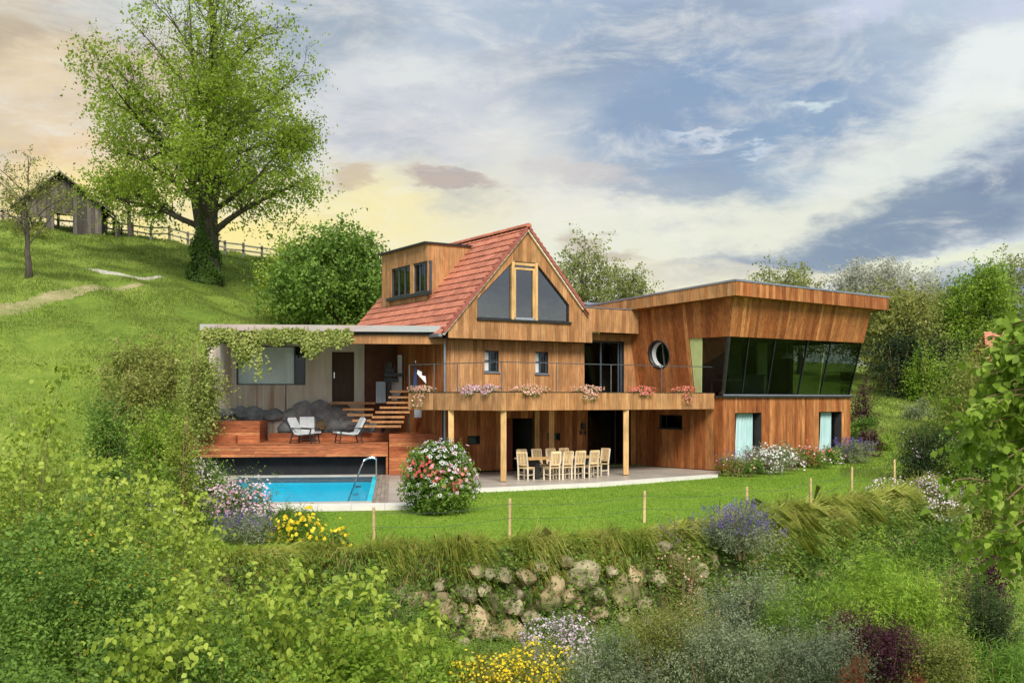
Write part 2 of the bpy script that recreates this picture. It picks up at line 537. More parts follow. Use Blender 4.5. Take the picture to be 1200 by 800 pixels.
BOXF = [(0, 3, 2, 1), (4, 5, 6, 7), (0, 1, 5, 4), (1, 2, 6, 5), (2, 3, 7, 6), (3, 0, 4, 7)]


class MB:
    def __init__(s):
        s.v, s.f = [], []

    def add(s, vs, fs):
        n = len(s.v)
        s.v += [tuple(map(float, p)) for p in vs]
        s.f += [tuple(i + n for i in f) for f in fs]
        return s

    def hexa(s, p):
        return s.add(p, BOXF)

    def box(s, x0, x1, y0, y1, z0, z1, m=None):
        p = [(x0, y0, z0), (x1, y0, z0), (x1, y1, z0), (x0, y1, z0), (x0, y0, z1), (x1, y0, z1), (x1, y1, z1), (x0, y1, z1)]
        if m:
            p = [m(*q) for q in p]
        return s.hexa(p)

    def bar(s, a, b, w, h=None, up=(0, 0, 1)):
        a, b, up = np.array(a, float), np.array(b, float), np.array(up, float)
        h = h or w
        d = (b - a) / np.linalg.norm(b - a)
        if abs(d @ up) > 0.95:
            up = np.array((0, 1.0, 0))
        r = np.cross(d, up)
        r /= np.linalg.norm(r)
        u = np.cross(r, d)
        P = []
        for q in (a, b):
            for sx, sy in ((-1, -1), (1, -1), (1, 1), (-1, 1)):
                P.append(q + r * sx * w / 2 + u * sy * h / 2)
        return s.hexa(P)

    def tube(s, pts, rad, n=8, cap=True):
        pts = np.asarray(pts, float)
        rad = np.broadcast_to(np.asarray(rad, float), (len(pts),))
        base = len(s.v)
        tan = np.gradient(pts, axis=0)
        for i in range(len(pts)):
            t_ = tan[i] / (np.linalg.norm(tan[i]) + 1e-9)
            ref = np.array((0, 0, 1.0)) if abs(t_[2]) < 0.9 else np.array((1.0, 0, 0))
            r = np.cross(t_, ref)
            r /= np.linalg.norm(r)
            u = np.cross(r, t_)
            for k in range(n):
                a = 2 * math.pi * k / n
                s.v.append(tuple(pts[i] + (r * math.cos(a) + u * math.sin(a)) * rad[i]))
        for i in range(len(pts) - 1):
            for k in range(n):
                k2 = (k + 1) % n
                s.f.append((base + i * n + k, base + i * n + k2, base + (i + 1) * n + k2, base + (i + 1) * n + k))
        if cap:
            s.f.append(tuple(base + k for k in reversed(range(n))))
            s.f.append(tuple(base + (len(pts) - 1) * n + k for k in range(n)))
        return s

    def build(s, name, mat, parent=None, origin=None, kind=None, smooth=False):
        return link(name, s.v, s.f, mat, parent, origin, kind, smooth)


def rock(cx, cy, cz, rx, ry, rz, seed, rot=0.0):
    """irregular boulder: displaced low icosphere, real volume"""
    import bmesh
    bm = bmesh.new()
    bmesh.ops.create_icosphere(bm, subdivisions=2, radius=1.0)
    r_ = random.Random(seed)
    ks = [(np.array([r_.gauss(0, 1) for _ in range(3)]), r_.uniform(.58, .92)) for _ in range(12)]
    ks = [(k / np.linalg.norm(k), d) for k, d in ks]
    V = []
    for v in bm.verts:
        p = np.array(v.co)
        for k, d in ks:                       # flatten with planes -> faceted stone
            e = p @ k
            if e > d:
                p = p - k * (e - d)
        p = p * (1 + r_.uniform(-.03, .03))
        x, y, z = p * np.array([rx, ry, rz])
        V.append((cx + x * math.cos(rot) - y * math.sin(rot), cy + x * math.sin(rot) + y * math.cos(rot), cz + z))
    Fc = [tuple(v.index for v in f.verts) for f in bm.faces]
    bm.free()
    return V, Fc


class Fr:
    """local frame: u to the right, v away from the camera, z up"""
    def __init__(s, x, y, ang):
        s.o = np.array((x, y))
        s.U = np.array((math.cos(ang), math.sin(ang)))
        s.V = np.array((-math.sin(ang), math.cos(ang)))
        s.ang = ang

    def p(s, u, v, z):
        q = s.o + u * s.U + v * s.V
        return (q[0], q[1], z)

    def hit_v(s, px, py, v):
        d = np.array(((px - 600) / FPX, 1.0))
        # t*d - o = uU + vV
        A = np.array([d, -s.U]).T
        t_, u = np.linalg.solve(A, s.o + v * s.V)
        return u, CZ + t_ * (HOR - py) / FPX

    def hit_u(s, px, py, u):
        d = np.array(((px - 600) / FPX, 1.0))
        A = np.array([d, -s.V]).T
        t_, v = np.linalg.solve(A, s.o + u * s.U)
        return v, CZ + t_ * (HOR - py) / FPX


def gp(px, py, z):
    Y = (CZ - z) * FPX / (py - HOR)
    return ((px - 600) / FPX * Y, Y)


def at(px, py, Y):
    return ((px - 600) / FPX * Y, Y, CZ + (HOR - py) / FPX * Y)


def strips(top, bot, u0, u1, holes, brk_extra=(), w=None):
    """cuts a wall region into pieces between break points; yields (a,b,[(la,lb,ha,hb)])"""
    tu, tz = zip(*top)
    bu, bz = zip(*bot)
    T = lambda u: float(np.interp(u, tu, tz))
    B = lambda u: float(np.interp(u, bu, bz))
    bk = {u0, u1}
    for s_ in list(tu) + list(bu) + list(brk_extra):
        if u0 < s_ < u1:
            bk.add(s_)
    for h in holes:
        for s_ in h[0]:
            if u0 < s_ < u1:
                bk.add(s_)
    bk = sorted(bk)
    cuts = []
    for a, b in zip(bk[:-1], bk[1:]):
        if b - a < 1e-4:
            continue
        if w is None:
            cuts.append((a, b))
        else:
            x = a
            while x < b - 1e-6:
                e = x + random.uniform(*w)
                if b - e < w[0] * .6:
                    e = b
                cuts.append((x, e))
                x = e
    for a, b in cuts:
        e = 1e-5
        m = (a + b) / 2
        pcs = [(B(a + e), B(b - e), T(a + e), T(b - e))]
        for hu, hl, hh in holes:
            if hu[0] < m < hu[-1]:
                la, lb = np.interp([a + e, b - e], hu, hl)
                ha, hb = np.interp([a + e, b - e], hu, hh)
                nx = []
                for (pa, pb, qa, qb) in pcs:
                    if (la + lb) / 2 >= (qa + qb) / 2 or (ha + hb) / 2 <= (pa + pb) / 2:
                        nx.append((pa, pb, qa, qb))
                        continue
                    if la - pa > .01 or lb - pb > .01:
                        nx.append((pa, pb, max(la, pa), max(lb, pb)))
                    if qa - ha > .01 or qb - hb > .01:
                        nx.append((min(ha, qa), min(hb, qb), qa, qb))
                pcs = nx
        yield a, b, pcs


def clad(parent, name, mp, top, bot, u0, u1, holes=(), mat=None, back=None, w=(.15, .26), th=.028, extra=(), thick=.22):
    """wall part = solid backing with openings, each board a sub-part"""
    mb = MB()
    for a, b, pcs in strips(top, bot, u0, u1, holes, extra):
        for la, lb, ha, hb in pcs:
            mb.hexa([mp(a, la, -thick), mp(b, lb, -thick), mp(b, lb, 0), mp(a, la, 0),
                     mp(a, ha, -thick), mp(b, hb, -thick), mp(b, hb, 0), mp(a, ha, 0)])
    wall = mb.build(name, back or M['plinth'], parent)
    g = .003
    for a, b, pcs in strips(top, bot, u0, u1, holes, extra, w):
        for la, lb, ha, hb in pcs:
            if max(ha - la, hb - lb) < .03:
                continue
            d = th + random.uniform(0, .010)
            p = [mp(a + g, la, .001), mp(b - g, lb, .001), mp(b - g, lb, d), mp(a + g, la, d),
                 mp(a + g, ha, .001), mp(b - g, hb, .001), mp(b - g, hb, d), mp(a + g, ha, d)]
            link('plank', p, BOXF, mat, wall)
    return wall


def rect(u0, u1, z0, z1):
    return ([u0, u1], [z0, z0], [z1, z1])


def window(parent, name, mp, u0, u1, z0, z1, d=-.08, fr=.05, fmat=None, gmat=None, mull=(), trans=(), sill=None, dep=.06):
    mb = MB()
    B = lambda a, b, c, e, f, g: mb.box(a, b, c, e, f, g, lambda x, y, z: mp(x, z, y))
    B(u0, u0 + fr, d - dep, d, z0, z1)
    B(u1 - fr, u1, d - dep, d, z0, z1)
    B(u0 + fr, u1 - fr, d - dep, d, z0, z0 + fr)
    B(u0 + fr, u1 - fr, d - dep, d, z1 - fr, z1)
    for m in mull:
        B(m - fr / 2, m + fr / 2, d - dep + .003, d + .003, z0 + fr, z1 - fr)
    for tz in trans:
        B(u0 + fr, u1 - fr, d - dep + .006, d - .006, tz - fr / 3, tz + fr / 3)
    f = mb.build(name, fmat, parent)
    xs = [u0 + fr] + list(mull) + [u1 - fr]
    for a, b in zip(xs[:-1], xs[1:]):
        p = MB()
        p.box(a, b, d - dep * .6, d - dep * .4, z0 + fr, z1 - fr, lambda x, y, z: mp(x, z, y))
        p.build('pane', gmat, f)
    if sill:
        p = MB()
        p.box(u0 - .05, u1 + .05, -.02, .09, z0 - .05, z0, lambda x, y, z: mp(x, z, y))
        p.build('sill', sill, f)
    return f

# ------------------------------------------------------------------ frames of the site
W0 = Fr(0.243, 43.81, R(32))       # old house: u along the gable wall, ridge at u=0
WG = Fr(8.6, 43.5, R(40))          # timber wing: corner nearest the camera
PF = Fr(-5.35, 41.0, R(6.4))       # pool and annex: far right pool corner

# ------------------------------------------------------------------ terrain
UP = np.array([
    (-20, 22, -.8), (-12, 24, -.6), (-9, 30, -.1), (-5, 26, -.3), (0, 25, -.32), (3, 26, -.32), (6, 29, -.32), (9, 32, -.32), (13.4, 37, -.3), (18, 44, -.3),
    (-10, 36, -.12), (-5, 36, -.12), (0, 36, -.12), (5, 38, -.12), (10, 40, -.12), (0, 44, -.12), (8, 46, -.12), (14, 44, -.12), (4, 50, -.12), (-4, 46, -.12), (10, 52, .2),
    (17, 50, .25), (16, 55, .8), (20, 60, 1.6), (24, 70, 3.2), (30, 80, 4.3), (20, 80, 4.6), (10, 70, 3.3), (0, 60, 2.5), (5, 80, 5), (-5, 75, 6), (42, 80, 4.0), (35, 60, 1.6), (28, 45, -.6), (30, 30, -2),
    (-13.5, 40, .3), (-13.5, 46, 2.5), (-12, 51, 4), (-18, 45, 3.4), (-20, 40, 2.0), (-16, 34, .2), (-20, 30, -.6), (-27, 60, 9.6), (-22, 75, 11.2), (-18, 60, 7.6), (-19, 94, 14.6), (-27, 94, 16.0), (-34.6, 94, 17.3), (-42, 94, 18.2),
    (-38, 75, 13.4), (-40, 60, 10.6), (-30, 45, 5.4), (-30, 35, 2.4), (-10, 60, 6.2), (-8, 94, 11.8), (5, 110, 8), (20, 120, 6.5), (50, 120, 5.5), (-50, 130, 20), (-20, 130, 15), (60, 60, 1), (-60, 60, 11), (-50, 20, 0), (50, 20, -4)])
LOW = np.array([(-20, 20, -2.4), (0, 22.5, -2.4), (6, 25.5, -2.5), (10, 29, -2.5), (14, 34, -2.2), (17, 38, -1.5), (20, 43, -.7), (0, 13, -3.0), (-4, 9, -1.6), (-9, 14, -1.2), (-5, 18, -2.0), (-12, 6, -.6), (0, 2, -3.6), (14, 16, -4.0), (4, 14, -3.4), (9, 21, -3.0),
                (25, 32, -1.7), (30, 20, -3), (-30, 15, -3), (30, 45, -.6), (0, -30, -8), (30, -20, -8), (-30, -20, -8), (50, 20, -4), (40, 60, 1)])
WALLP = np.array([(-24, 21.6), (-14, 22.6), (-8, 23.2), (-3.4, 23.8), (0, 24.5), (3.1, 25.6), (5.7, 28.2), (8.8, 31.5), (13.4, 36.6), (17.0, 42.5), (19.5, 48)])


def tps_fit(P):
    n = len(P)
    d = np.linalg.norm(P[:, None, :2] - P[None, :, :2], axis=2)
    K = np.where(d > 0, d * d * np.log(d + 1e-12), 0) + np.eye(n) * 1.5
    Q = np.hstack([np.ones((n, 1)), P[:, :2]])
    A = np.block([[K, Q], [Q.T, np.zeros((3, 3))]])
    return np.linalg.solve(A, np.concatenate([P[:, 2], np.zeros(3)]))


CU, CL = tps_fit(UP), tps_fit(LOW)


def tps_eval(C, P, x, y):
    r = np.full(x.shape, C[-3]) + C[-2] * x + C[-1] * y
    for c, p in zip(C, P):
        d2 = (x - p[0]) ** 2 + (y - p[1]) ** 2
        r += c * 0.5 * d2 * np.log(d2 + 1e-12)
    return r


def seg_sd(x, y, path):
    """signed distance to a polyline, positive on the far (house) side"""
    best = np.full(x.shape, 1e9)
    sgn = np.ones(x.shape)
    for a, b in zip(path[:-1], path[1:]):
        d = b - a
        L2 = d @ d
        t_ = np.clip(((x - a[0]) * d[0] + (y - a[1]) * d[1]) / L2, 0, 1)
        dx, dy = x - (a[0] + t_ * d[0]), y - (a[1] + t_ * d[1])
        q = np.hypot(dx, dy)
        s_ = np.sign(d[0] * dy - d[1] * dx)
        m = q < best
        best = np.where(m, q, best)
        sgn = np.where(m, s_, sgn)
    return best * sgn


def sstep(t_):
    t_ = np.clip(t_, 0, 1)
    return t_ * t_ * (3 - 2 * t_)


def wobble(x, y):
    return .10 * np.sin(x * .55 + 1.3 * np.sin(y * .31)) * np.sin(y * .47 + 2) + .05 * np.sin(x * 1.7 + y * 1.1)


PATIO = np.array([(-8.6, 28.9), (-2.7, 28.9), (-2.3, 33.2), (-1.38, 34.6), (3.1, 37.2), (7.95, 41.3)])


def hz(x, y):
    x, y = np.asarray(x, float), np.asarray(y, float)
    up = tps_eval(CU, UP, x, y)
    lo = tps_eval(CL, LOW, x, y)
    far = np.hypot(x, y - 50)
    up = up + (5.0 - up) * sstep((far - 95) / 130)
    lo = lo + (-6.0 - lo) * sstep((far - 95) / 130)
    sd_ = seg_sd(x, y, WALLP)
    t_ = sstep((sd_ + .75) / .8)
    # beyond the ends of the wall the bank fades out
    z = lo + (up - lo) * t_
    wob = wobble(x, y) * sstep((np.abs(sd_) - 2) / 6) * sstep((np.hypot(x, y - 38) - 16) / 8)
    z = z + wob * 2.0
    # flat site below the buildings and basin
    uu = (x - PF.o[0]) * PF.U[0] + (y - PF.o[1]) * PF.U[1]
    vv = (x - PF.o[0]) * PF.V[0] + (y - PF.o[1]) * PF.V[1]
    pool = (uu > -5.6) & (uu < .45) & (vv > -11.1) & (vv < .6)
    z = np.where(pool, np.minimum(z, -2.2), z)
    ann = (uu > -7.0) & (uu < 4) & (vv >= .1) & (vv < 9)
    z = np.where(ann, np.minimum(z, -.2), z)
    hu = (x - W0.o[0]) * W0.U[0] + (y - W0.o[1]) * W0.U[1]
    hv = (x - W0.o[0]) * W0.V[0] + (y - W0.o[1]) * W0.V[1]
    z = np.where((hu > -5) & (hu < 7) & (hv > -2) & (hv < 9.5), np.minimum(z, -.2), z)
    wu = (x - WG.o[0]) * WG.U[0] + (y - WG.o[1]) * WG.U[1]
    wv = (x - WG.o[0]) * WG.V[0] + (y - WG.o[1]) * WG.V[1]
    z = np.where((wu > -.5) & (wu < 9.0) & (wv > .2) & (wv < 8), np.minimum(z, -.2), z)
    return z


def h1(x, y):
    return float(hz(np.array([x]), np.array([y]))[0])


def lawnmask(x, y):
    sd_ = seg_sd(x, y, WALLP)
    pe = seg_sd(x, y, PATIO)
    wu = (x - WG.o[0]) * WG.U[0] + (y - WG.o[1]) * WG.U[1]
    wv = (x - WG.o[0]) * WG.V[0] + (y - WG.o[1]) * WG.V[1]
    return (sd_ > .12) & (x > -8.0) & (((pe < .25) & (x < 8.2)) | ((x >= 8.2) & (wv < .9))) & (x < 18.5 - (y < 30) * 0)


def ground_mat(name, cols, tex=1.0, dirt=None):
    m = bpy.data.materials.new(name)
    m.use_nodes = True
    t = NT(m.node_tree)
    co = t.new('ShaderNodeNewGeometry').outputs['Position']
    n1 = t.noise(co, .12 * tex, 5, .6)
    n2 = t.noise(co, 1.1 * tex, 6, .65)
    n3 = t.noise(t.mapping(co, scale=(1, 1, 1)), 9.0 * tex, 4, .7)
    f = t.math('ADD', t.math('MULTIPLY', n1, .4), t.math('ADD', t.math('MULTIPLY', n2, .32), t.math('MULTIPLY', n3, .28)))
    c = t.ramp(f, [(.38, cols[0]), (.5, cols[1]), (.60, cols[2])])
    if dirt:
        c = t.mix(t.rng(t.noise(co, .35, 6, .7), .58, .74, 0, .7), c, dirt)
    b = t.new('ShaderNodeBsdfPrincipled')
    t.put(b.inputs['Base Color'], c)
    b.inputs['Roughness'].default_value = .95
    b.inputs['Specular IOR Level'].default_value = .1
    bp = t.new('ShaderNodeBump')
    bp.inputs['Distance'].default_value = .06
    t.put(bp.inputs['Height'], t.noise(co, 7.0, 5, .7))
    t.put(b.inputs['Normal'], bp.outputs[0])
    o = t.new('ShaderNodeOutputMaterial')
    t.put(o.inputs[0], b.outputs[0])
    return m


M['meadow'] = ground_mat('meadow', [C3(.095, .155, .024), C3(.17, .245, .036), C3(.26, .315, .065)], dirt=C3(.28, .26, .11))
M['lawn'] = ground_mat('mown_lawn', [C3(.13, .235, .024), C3(.18, .30, .03), C3(.27, .36, .055)], 1.0)


def build_ground():
    def axis(lo, hi, st, far):
        a = list(np.arange(lo, hi + 1e-6, st))
        s_, x = st, hi
        while x < far:
            s_ *= 1.28
            x += s_
            a.append(x)
        s_, x = st, lo
        while x > -far:
            s_ *= 1.28
            x -= s_
            a.insert(0, x)
        return np.array(a)
    xs, ys = axis(-46, 44, .5, 2500), axis(12, 104, .5, 2500)
    X, Y = np.meshgrid(xs, ys)
    Z = hz(X.ravel(), Y.ravel()).reshape(X.shape)
    V = np.stack([X, Y, Z], -1).reshape(-1, 3)
    ny, nx = X.shape
    i = np.arange((ny - 1) * nx).reshape(ny - 1, nx)[:, :-1].ravel()
    Fq = np.stack([i, i + 1, i + nx + 1, i + nx], 1)
    cen = V[Fq].mean(1)
    lm = lawnmask(cen[:, 0], cen[:, 1])
    for nm, sel, mt in (('ground', ~lm, 'meadow'), ('lawn', lm, 'lawn')):
        q = Fq[sel]
        ids, inv = np.unique(q.ravel(), return_inverse=True)
        me = bpy.data.meshes.new(nm)
        me.from_pydata(V[ids].tolist(), [], inv.reshape(-1, 4).tolist())
        me.polygons.foreach_set('use_smooth', [True] * len(me.polygons))
        me.materials.append(M[mt])
        o = bpy.data.objects.new(nm, me)
        COL.objects.link(o)
        o['kind'] = 'structure'
        WLOC[nm] = np.zeros(3)


build_ground()


def ribbon(name, pts, wid, mat, lift=.05):
    """worn track laid on the hill: denser mesh following the ground"""
    pts = np.array(pts, float)
    n = 60
    tt = np.linspace(0, len(pts) - 1, n)
    P = np.stack([np.interp(tt, range(len(pts)), pts[:, 0]), np.interp(tt, range(len(pts)), pts[:, 1])], 1)
    Wd = np.interp(tt, range(len(pts)), wid)
    T = np.gradient(P, axis=0)
    T /= np.linalg.norm(T, axis=1)[:, None]
    N = np.stack([-T[:, 1], T[:, 0]], 1)
    m = 9
    V, Fc = [], []
    for i in range(n):
        for k in range(m):
            s_ = (k / (m - 1) - .5) * Wd[i] * (1 + .15 * math.sin(i * 1.7 + k))
            x, y = P[i] + N[i] * s_
            V.append((x, y, h1(x, y) + lift - .1 * abs(k / (m - 1) - .5) ** 3 * 8))
    for i in range(n - 1):
        for k in range(m - 1):
            a = i * m + k
            Fc.append((a, a + 1, a + m + 1, a + m))
    o = link(name, V, Fc, mat, smooth=True)
    o['kind'] = 'structure'
    return o


def on_hill(px, py, y0=44, y1=97):
    """first point of the hill under the picture direction, found by marching along the ray"""
    Y = np.arange(y0, y1, .1)
    X = (px - 600) / FPX * Y
    Zr = CZ + (HOR - py) / FPX * Y
    k = np.nonzero(hz(X, Y) >= Zr)[0]
    i = k[0] if len(k) else len(Y) - 1
    return X[i], Y[i]


M['dirt'] = pmat('dry_track', C3(.26, .24, .10), C3(.38, .33, .18), 1.2, .95, .03, c3=C3(.17, .21, .05))
M['gravel'] = pmat('gravel_track', C3(.38, .36, .30), C3(.48, .46, .40), 4, .95, .03)
ribbon('dirt_path', [on_hill(*q) for q in ((-30, 372), (20, 362), (70, 346), (120, 337), (165, 333))], [1.9, 1.8, 1.5, 1.3, .9], M['dirt'])
ribbon('gravel_path', [on_hill(*q) for q in ((100, 315), (125, 320), (150, 324), (188, 324))], [.5, .9, 1.1, .6], M['gravel'])


# ------------------------------------------------------------------ terrace and pool
def prism(poly, z0, z1):
    n = len(poly)
    V = [(x, y, z0) for x, y in poly] + [(x, y, z1) for x, y in poly]
    Fc = [tuple(reversed(range(n))), tuple(range(n, 2 * n))] + [(i, (i + 1) % n, n + (i + 1) % n, n + i) for i in range(n)]
    return V, Fc


def build_terrace():
    back = [W0.p(6.2, .1, 0)[:2], W0.p(-3.3, .1, 0)[:2], PF.p(2.6, .6, 0)[:2], PF.p(.62, .6, 0)[:2]]
    pr = PF.p(.62, -10.9, 0)[:2]
    poly = [pr, (-2.75, 29.6), (-2.3, 33.4), (-1.38, 34.6), (3.1, 37.2), (7.95, 41.3), (8.5, 43.4)] + back
    V, Fc = prism(poly, -.3, 0.0)
    t = thing('terrace', (2, 39, 0), 'smooth greige concrete terrace between the pool and the timber house', 'terrace')
    link('slab', V, Fc, M['concrete'], t)
    # pale edge strip along the lawn
    e = [(-2.75, 29.6), (-2.3, 33.4), (-1.38, 34.6), (3.1, 37.2), (7.95, 41.3)]
    for a, b in zip(e[:-1], e[1:]):
        a, b = np.array(a), np.array(b)
        d = (b - a) / np.linalg.norm(b - a)
        n = np.array((-d[1], d[0]))
        g = .01
        p4 = [a + d * g, b - d * g, b - d * g + n * .42, a + d * g + n * .42]
        p4 = [q - n * .03 for q in p4]
        V, Fc = prism([tuple(q) for q in p4], -.2, .006)
        link('edge_slab', V, Fc, M['palecon'], t)


build_terrace()


def build_pool():
    t = thing('swimming_pool', PF.p(-2.47, -5.2, 0), 'bright turquoise rectangular swimming pool in front of the wooden deck', 'swimming pool')
    m = PF.p
    b = MB()
    D = -1.45
    fl_ = MB()
    fl_.box(-4.94, 0, -10.4, 0, D - .15, D, m)
    fl_.build('basin_floor', M['poolfloor'], t)
    b.box(-5.10, -4.94, -10.56, .16, D - .15, -.04, m)
    b.box(0, .16, -10.56, .16, D - .15, -.04, m)
    b.box(-4.94, 0, 0, .16, D - .15, -.04, m)
    b.box(-4.94, 0, -10.56, -10.4, D - .15, -.04, m)
    b.build('basin', M['poolliner'], t)
    wl_ = MB()
    wl_.box(-4.935, -.005, -.012, -.003, -.24, -.045, m)
    wl_.box(-.012, -.003, -10.39, -.013, -.24, -.045, m)
    wl_.build('waterline_tiles', M['bluemetal'], t)
    # coping slabs around
    for i in range(6):
        w_ = 5.62 / 6
        x = -5.45 + i * w_
        for (v0, v1) in ((.0, .5), (-10.9, -10.4)):
            c = MB()
            c.box(x + .004, x + w_ - .004, v0, v1, -.12, .012, m)
            c.build('coping_slab', M['coping'], t)
    for i in range(10):
        w_ = 10.4 / 10
        v = -10.4 + i * w_
        c = MB()
        c.box(-5.45, -4.94, v + .004, v + w_ - .004, -.12, .012, m)
        c.build('coping_slab', M['coping'], t)
    # ladder rails (bent steel tubes)
    for k, u in enumerate((-.55,)):
        pass
    pts = []
    for s_ in np.linspace(0, 1, 26):
        if s_ < .42:
            q = (-.95 + s_ / .42 * .62, 0, -1.0 + s_ / .42 * 1.62)
        else:
            a = (s_ - .42) / .58
            ang = math.pi * (1 - a) * .62 if a < .72 else 0
            q = (-.33 + min(a / .72, 1) * .48, 0, .62 + .20 * math.sin(min(a / .72, 1) * math.pi * .62 + .35) - .07 - (max(0, a - .72) / .28) * .78)
        pts.append(q)
    for v in (-.75, -1.35):
        h = MB()
        h.tube([PF.p(x, v, z) for x, _, z in pts], .028, 10)
        h.build('handrail', M['steel'], t, smooth=True)
    for k in range(3):
        s_ = MB()
        s_.box(-.62 - .1 * k, -.42 - .1 * k, -1.33, -.77, -.35 - .28 * k, -.31 - .28 * k, m)
        s_.build('ladder_step', M['steel'], t)
    w_ = MB()
    w_.box(-4.938, -.002, -10.398, -.002, -.20, -.10, m)
    o = link('pool_water', w_.v, w_.f, M['water'])
    o['kind'] = 'structure'
    # weathered board strip beside the pool
    bd = thing('poolside_boards', PF.p(.33, -5.4, 0), 'weathered grey wooden board strip along the right side of the pool', 'boardwalk')
    for i in range(4):
        c = MB()
        c.box(.165 + i * .115, .165 + i * .115 + .108, -10.85, .02, -.04, .03 + random.uniform(0, .003), m)
        c.build('board', M['greydeck'], bd)
    cv = [PF.p(-5.48, -11.4, 0), PF.p(.62, -11.4, 0)]


build_pool()
# pale paving in front of and left of the pool
pv = thing('poolside_paving', PF.p(-2.5, -11.3, 0), 'pale paving strip at the near end of the turquoise pool', 'paving')
for i in range(9):
    c = MB()
    u = -5.9 + i * .92
    c.box(u + .004, u + .916, -11.75, -10.91, -.2, .004, PF.p)
    c.build('paving_slab', M['palecon'], pv)
pl_ = thing('left_pool_paving', PF.p(-6.3, -5, 0), 'brownish paving strip along the left side of the pool beside the flowers', 'paving')
pl_.name = 'paving_strip'
WLOC['paving_strip'] = WLOC['left_pool_paving']
for i in range(9):
    c = MB()
    v = -10.9 + i * 1.26
    c.box(-7.0, -5.46, v + .004, v + 1.25, -.3, .006, PF.p)
    c.build('paving_slab', M['coping'], pl_)

# ------------------------------------------------------------------ deck of the annex
DZ = 1.21


def build_deck():
    m = PF.p
    t = thing('raised_deck', m(-2.5, 2.3, 0), 'raised red-brown wooden deck above the dark void behind the pool', 'deck')
    b = MB()
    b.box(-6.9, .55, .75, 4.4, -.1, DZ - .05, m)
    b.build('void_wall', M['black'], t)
    # front face boards, stacked
    n = 4
    for r in range(n):
        z0 = .72 + r * (DZ - .72 - .03) / n
        x = -7.3
        while x < .5:
            e = min(x + random.uniform(2.2, 3.4), .56)
            if .56 - e < .8:
                e = .56
            c = MB()
            c.box(x + .003, e - .003, .22, .25 + .004 * (r % 2), z0 + .005, z0 + (DZ - .75) / n - .003, m)
            c.build('board', M['deckwood'], t)
            x = e
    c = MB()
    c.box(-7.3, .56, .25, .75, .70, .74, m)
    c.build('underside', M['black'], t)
    # top boards
    v = .20
    while v < 4.3:
        c = MB()
        c.box(-7.3, .58, v + .004, v + .14, DZ - .03, DZ + random.uniform(0, .003), m)
        c.build('board', M['greydeck'] if False else M['deckwood'], t)
        v += .145
    # right-hand end
    c = MB()
    c.box(.50, .58, .26, 4.3, -.05, DZ - .035, m)
    c.build('end_panel', M['deckwood'], t)

    def slatbox(parent, nm, u0, u1, v0, v1, z0, z1, rows):
        h = (z1 - z0) / rows
        cc = MB()
        cc.box(u0 + .02, u1 - .02, v0 + .02, v1 - .02, z0, z1 - .03, m)
        cc.build(nm, M['plinth'], parent)
        for r in range(rows):
            q = MB()
            q.box(u0, u1, v0 - .005, v0 + .018, z0 + r * h + .004, z0 + (r + 1) * h - .004, m)
            q.build('board', M['deckwood'], parent)
            q = MB()
            q.box(u1 - .018, u1 + .005, v0 + .02, v1, z0 + r * h + .004, z0 + (r + 1) * h - .004, m)
            q.build('board', M['deckwood'], parent)
        k = max(2, int((v1 - v0) / .16))
        for i in range(k):
            q = MB()
            w_ = (v1 - v0) / k
            q.box(u0, u1, v0 + i * w_ + .003, v0 + (i + 1) * w_ - .003, z1 - .028, z1, m)
            q.build('board', M['deckwood'], parent)
    t2 = thing('wooden_platform', m(-6, 2.6, DZ), 'tall slatted red wood platform at the left end of the deck with a low step', 'platform')
    slatbox(t2, 'core', -7.3, -4.45, 1.5, 4.2, DZ, 2.06, 6)
    slatbox(t2, 'step', -6.6, -5.3, .95, 1.48, DZ, 1.52, 2)
    t3 = thing('deck_steps', m(1.2, 1.5, 0), 'stepped red wood boxes leading down from the deck beside the petunia bush', 'steps')
    slatbox(t3, 'upper_step', .62, 2.5, 1.35, 4.2, 0.01, 1.55, 9)
    slatbox(t3, 'middle_step', .62, 1.35, .72, 1.33, 0.01, .80, 5)
    slatbox(t3, 'lower_step', .62, 1.75, .1, .70, 0.01, .42, 3)
    t4 = thing('deck_bench', m(-1.6, 3.6, DZ), 'low red wood bench step under the boulders at the back of the deck', 'bench')
    slatbox(t4, 'core', -4.3, .6, 3.3, 4.2, DZ, 1.52, 2)


build_deck()


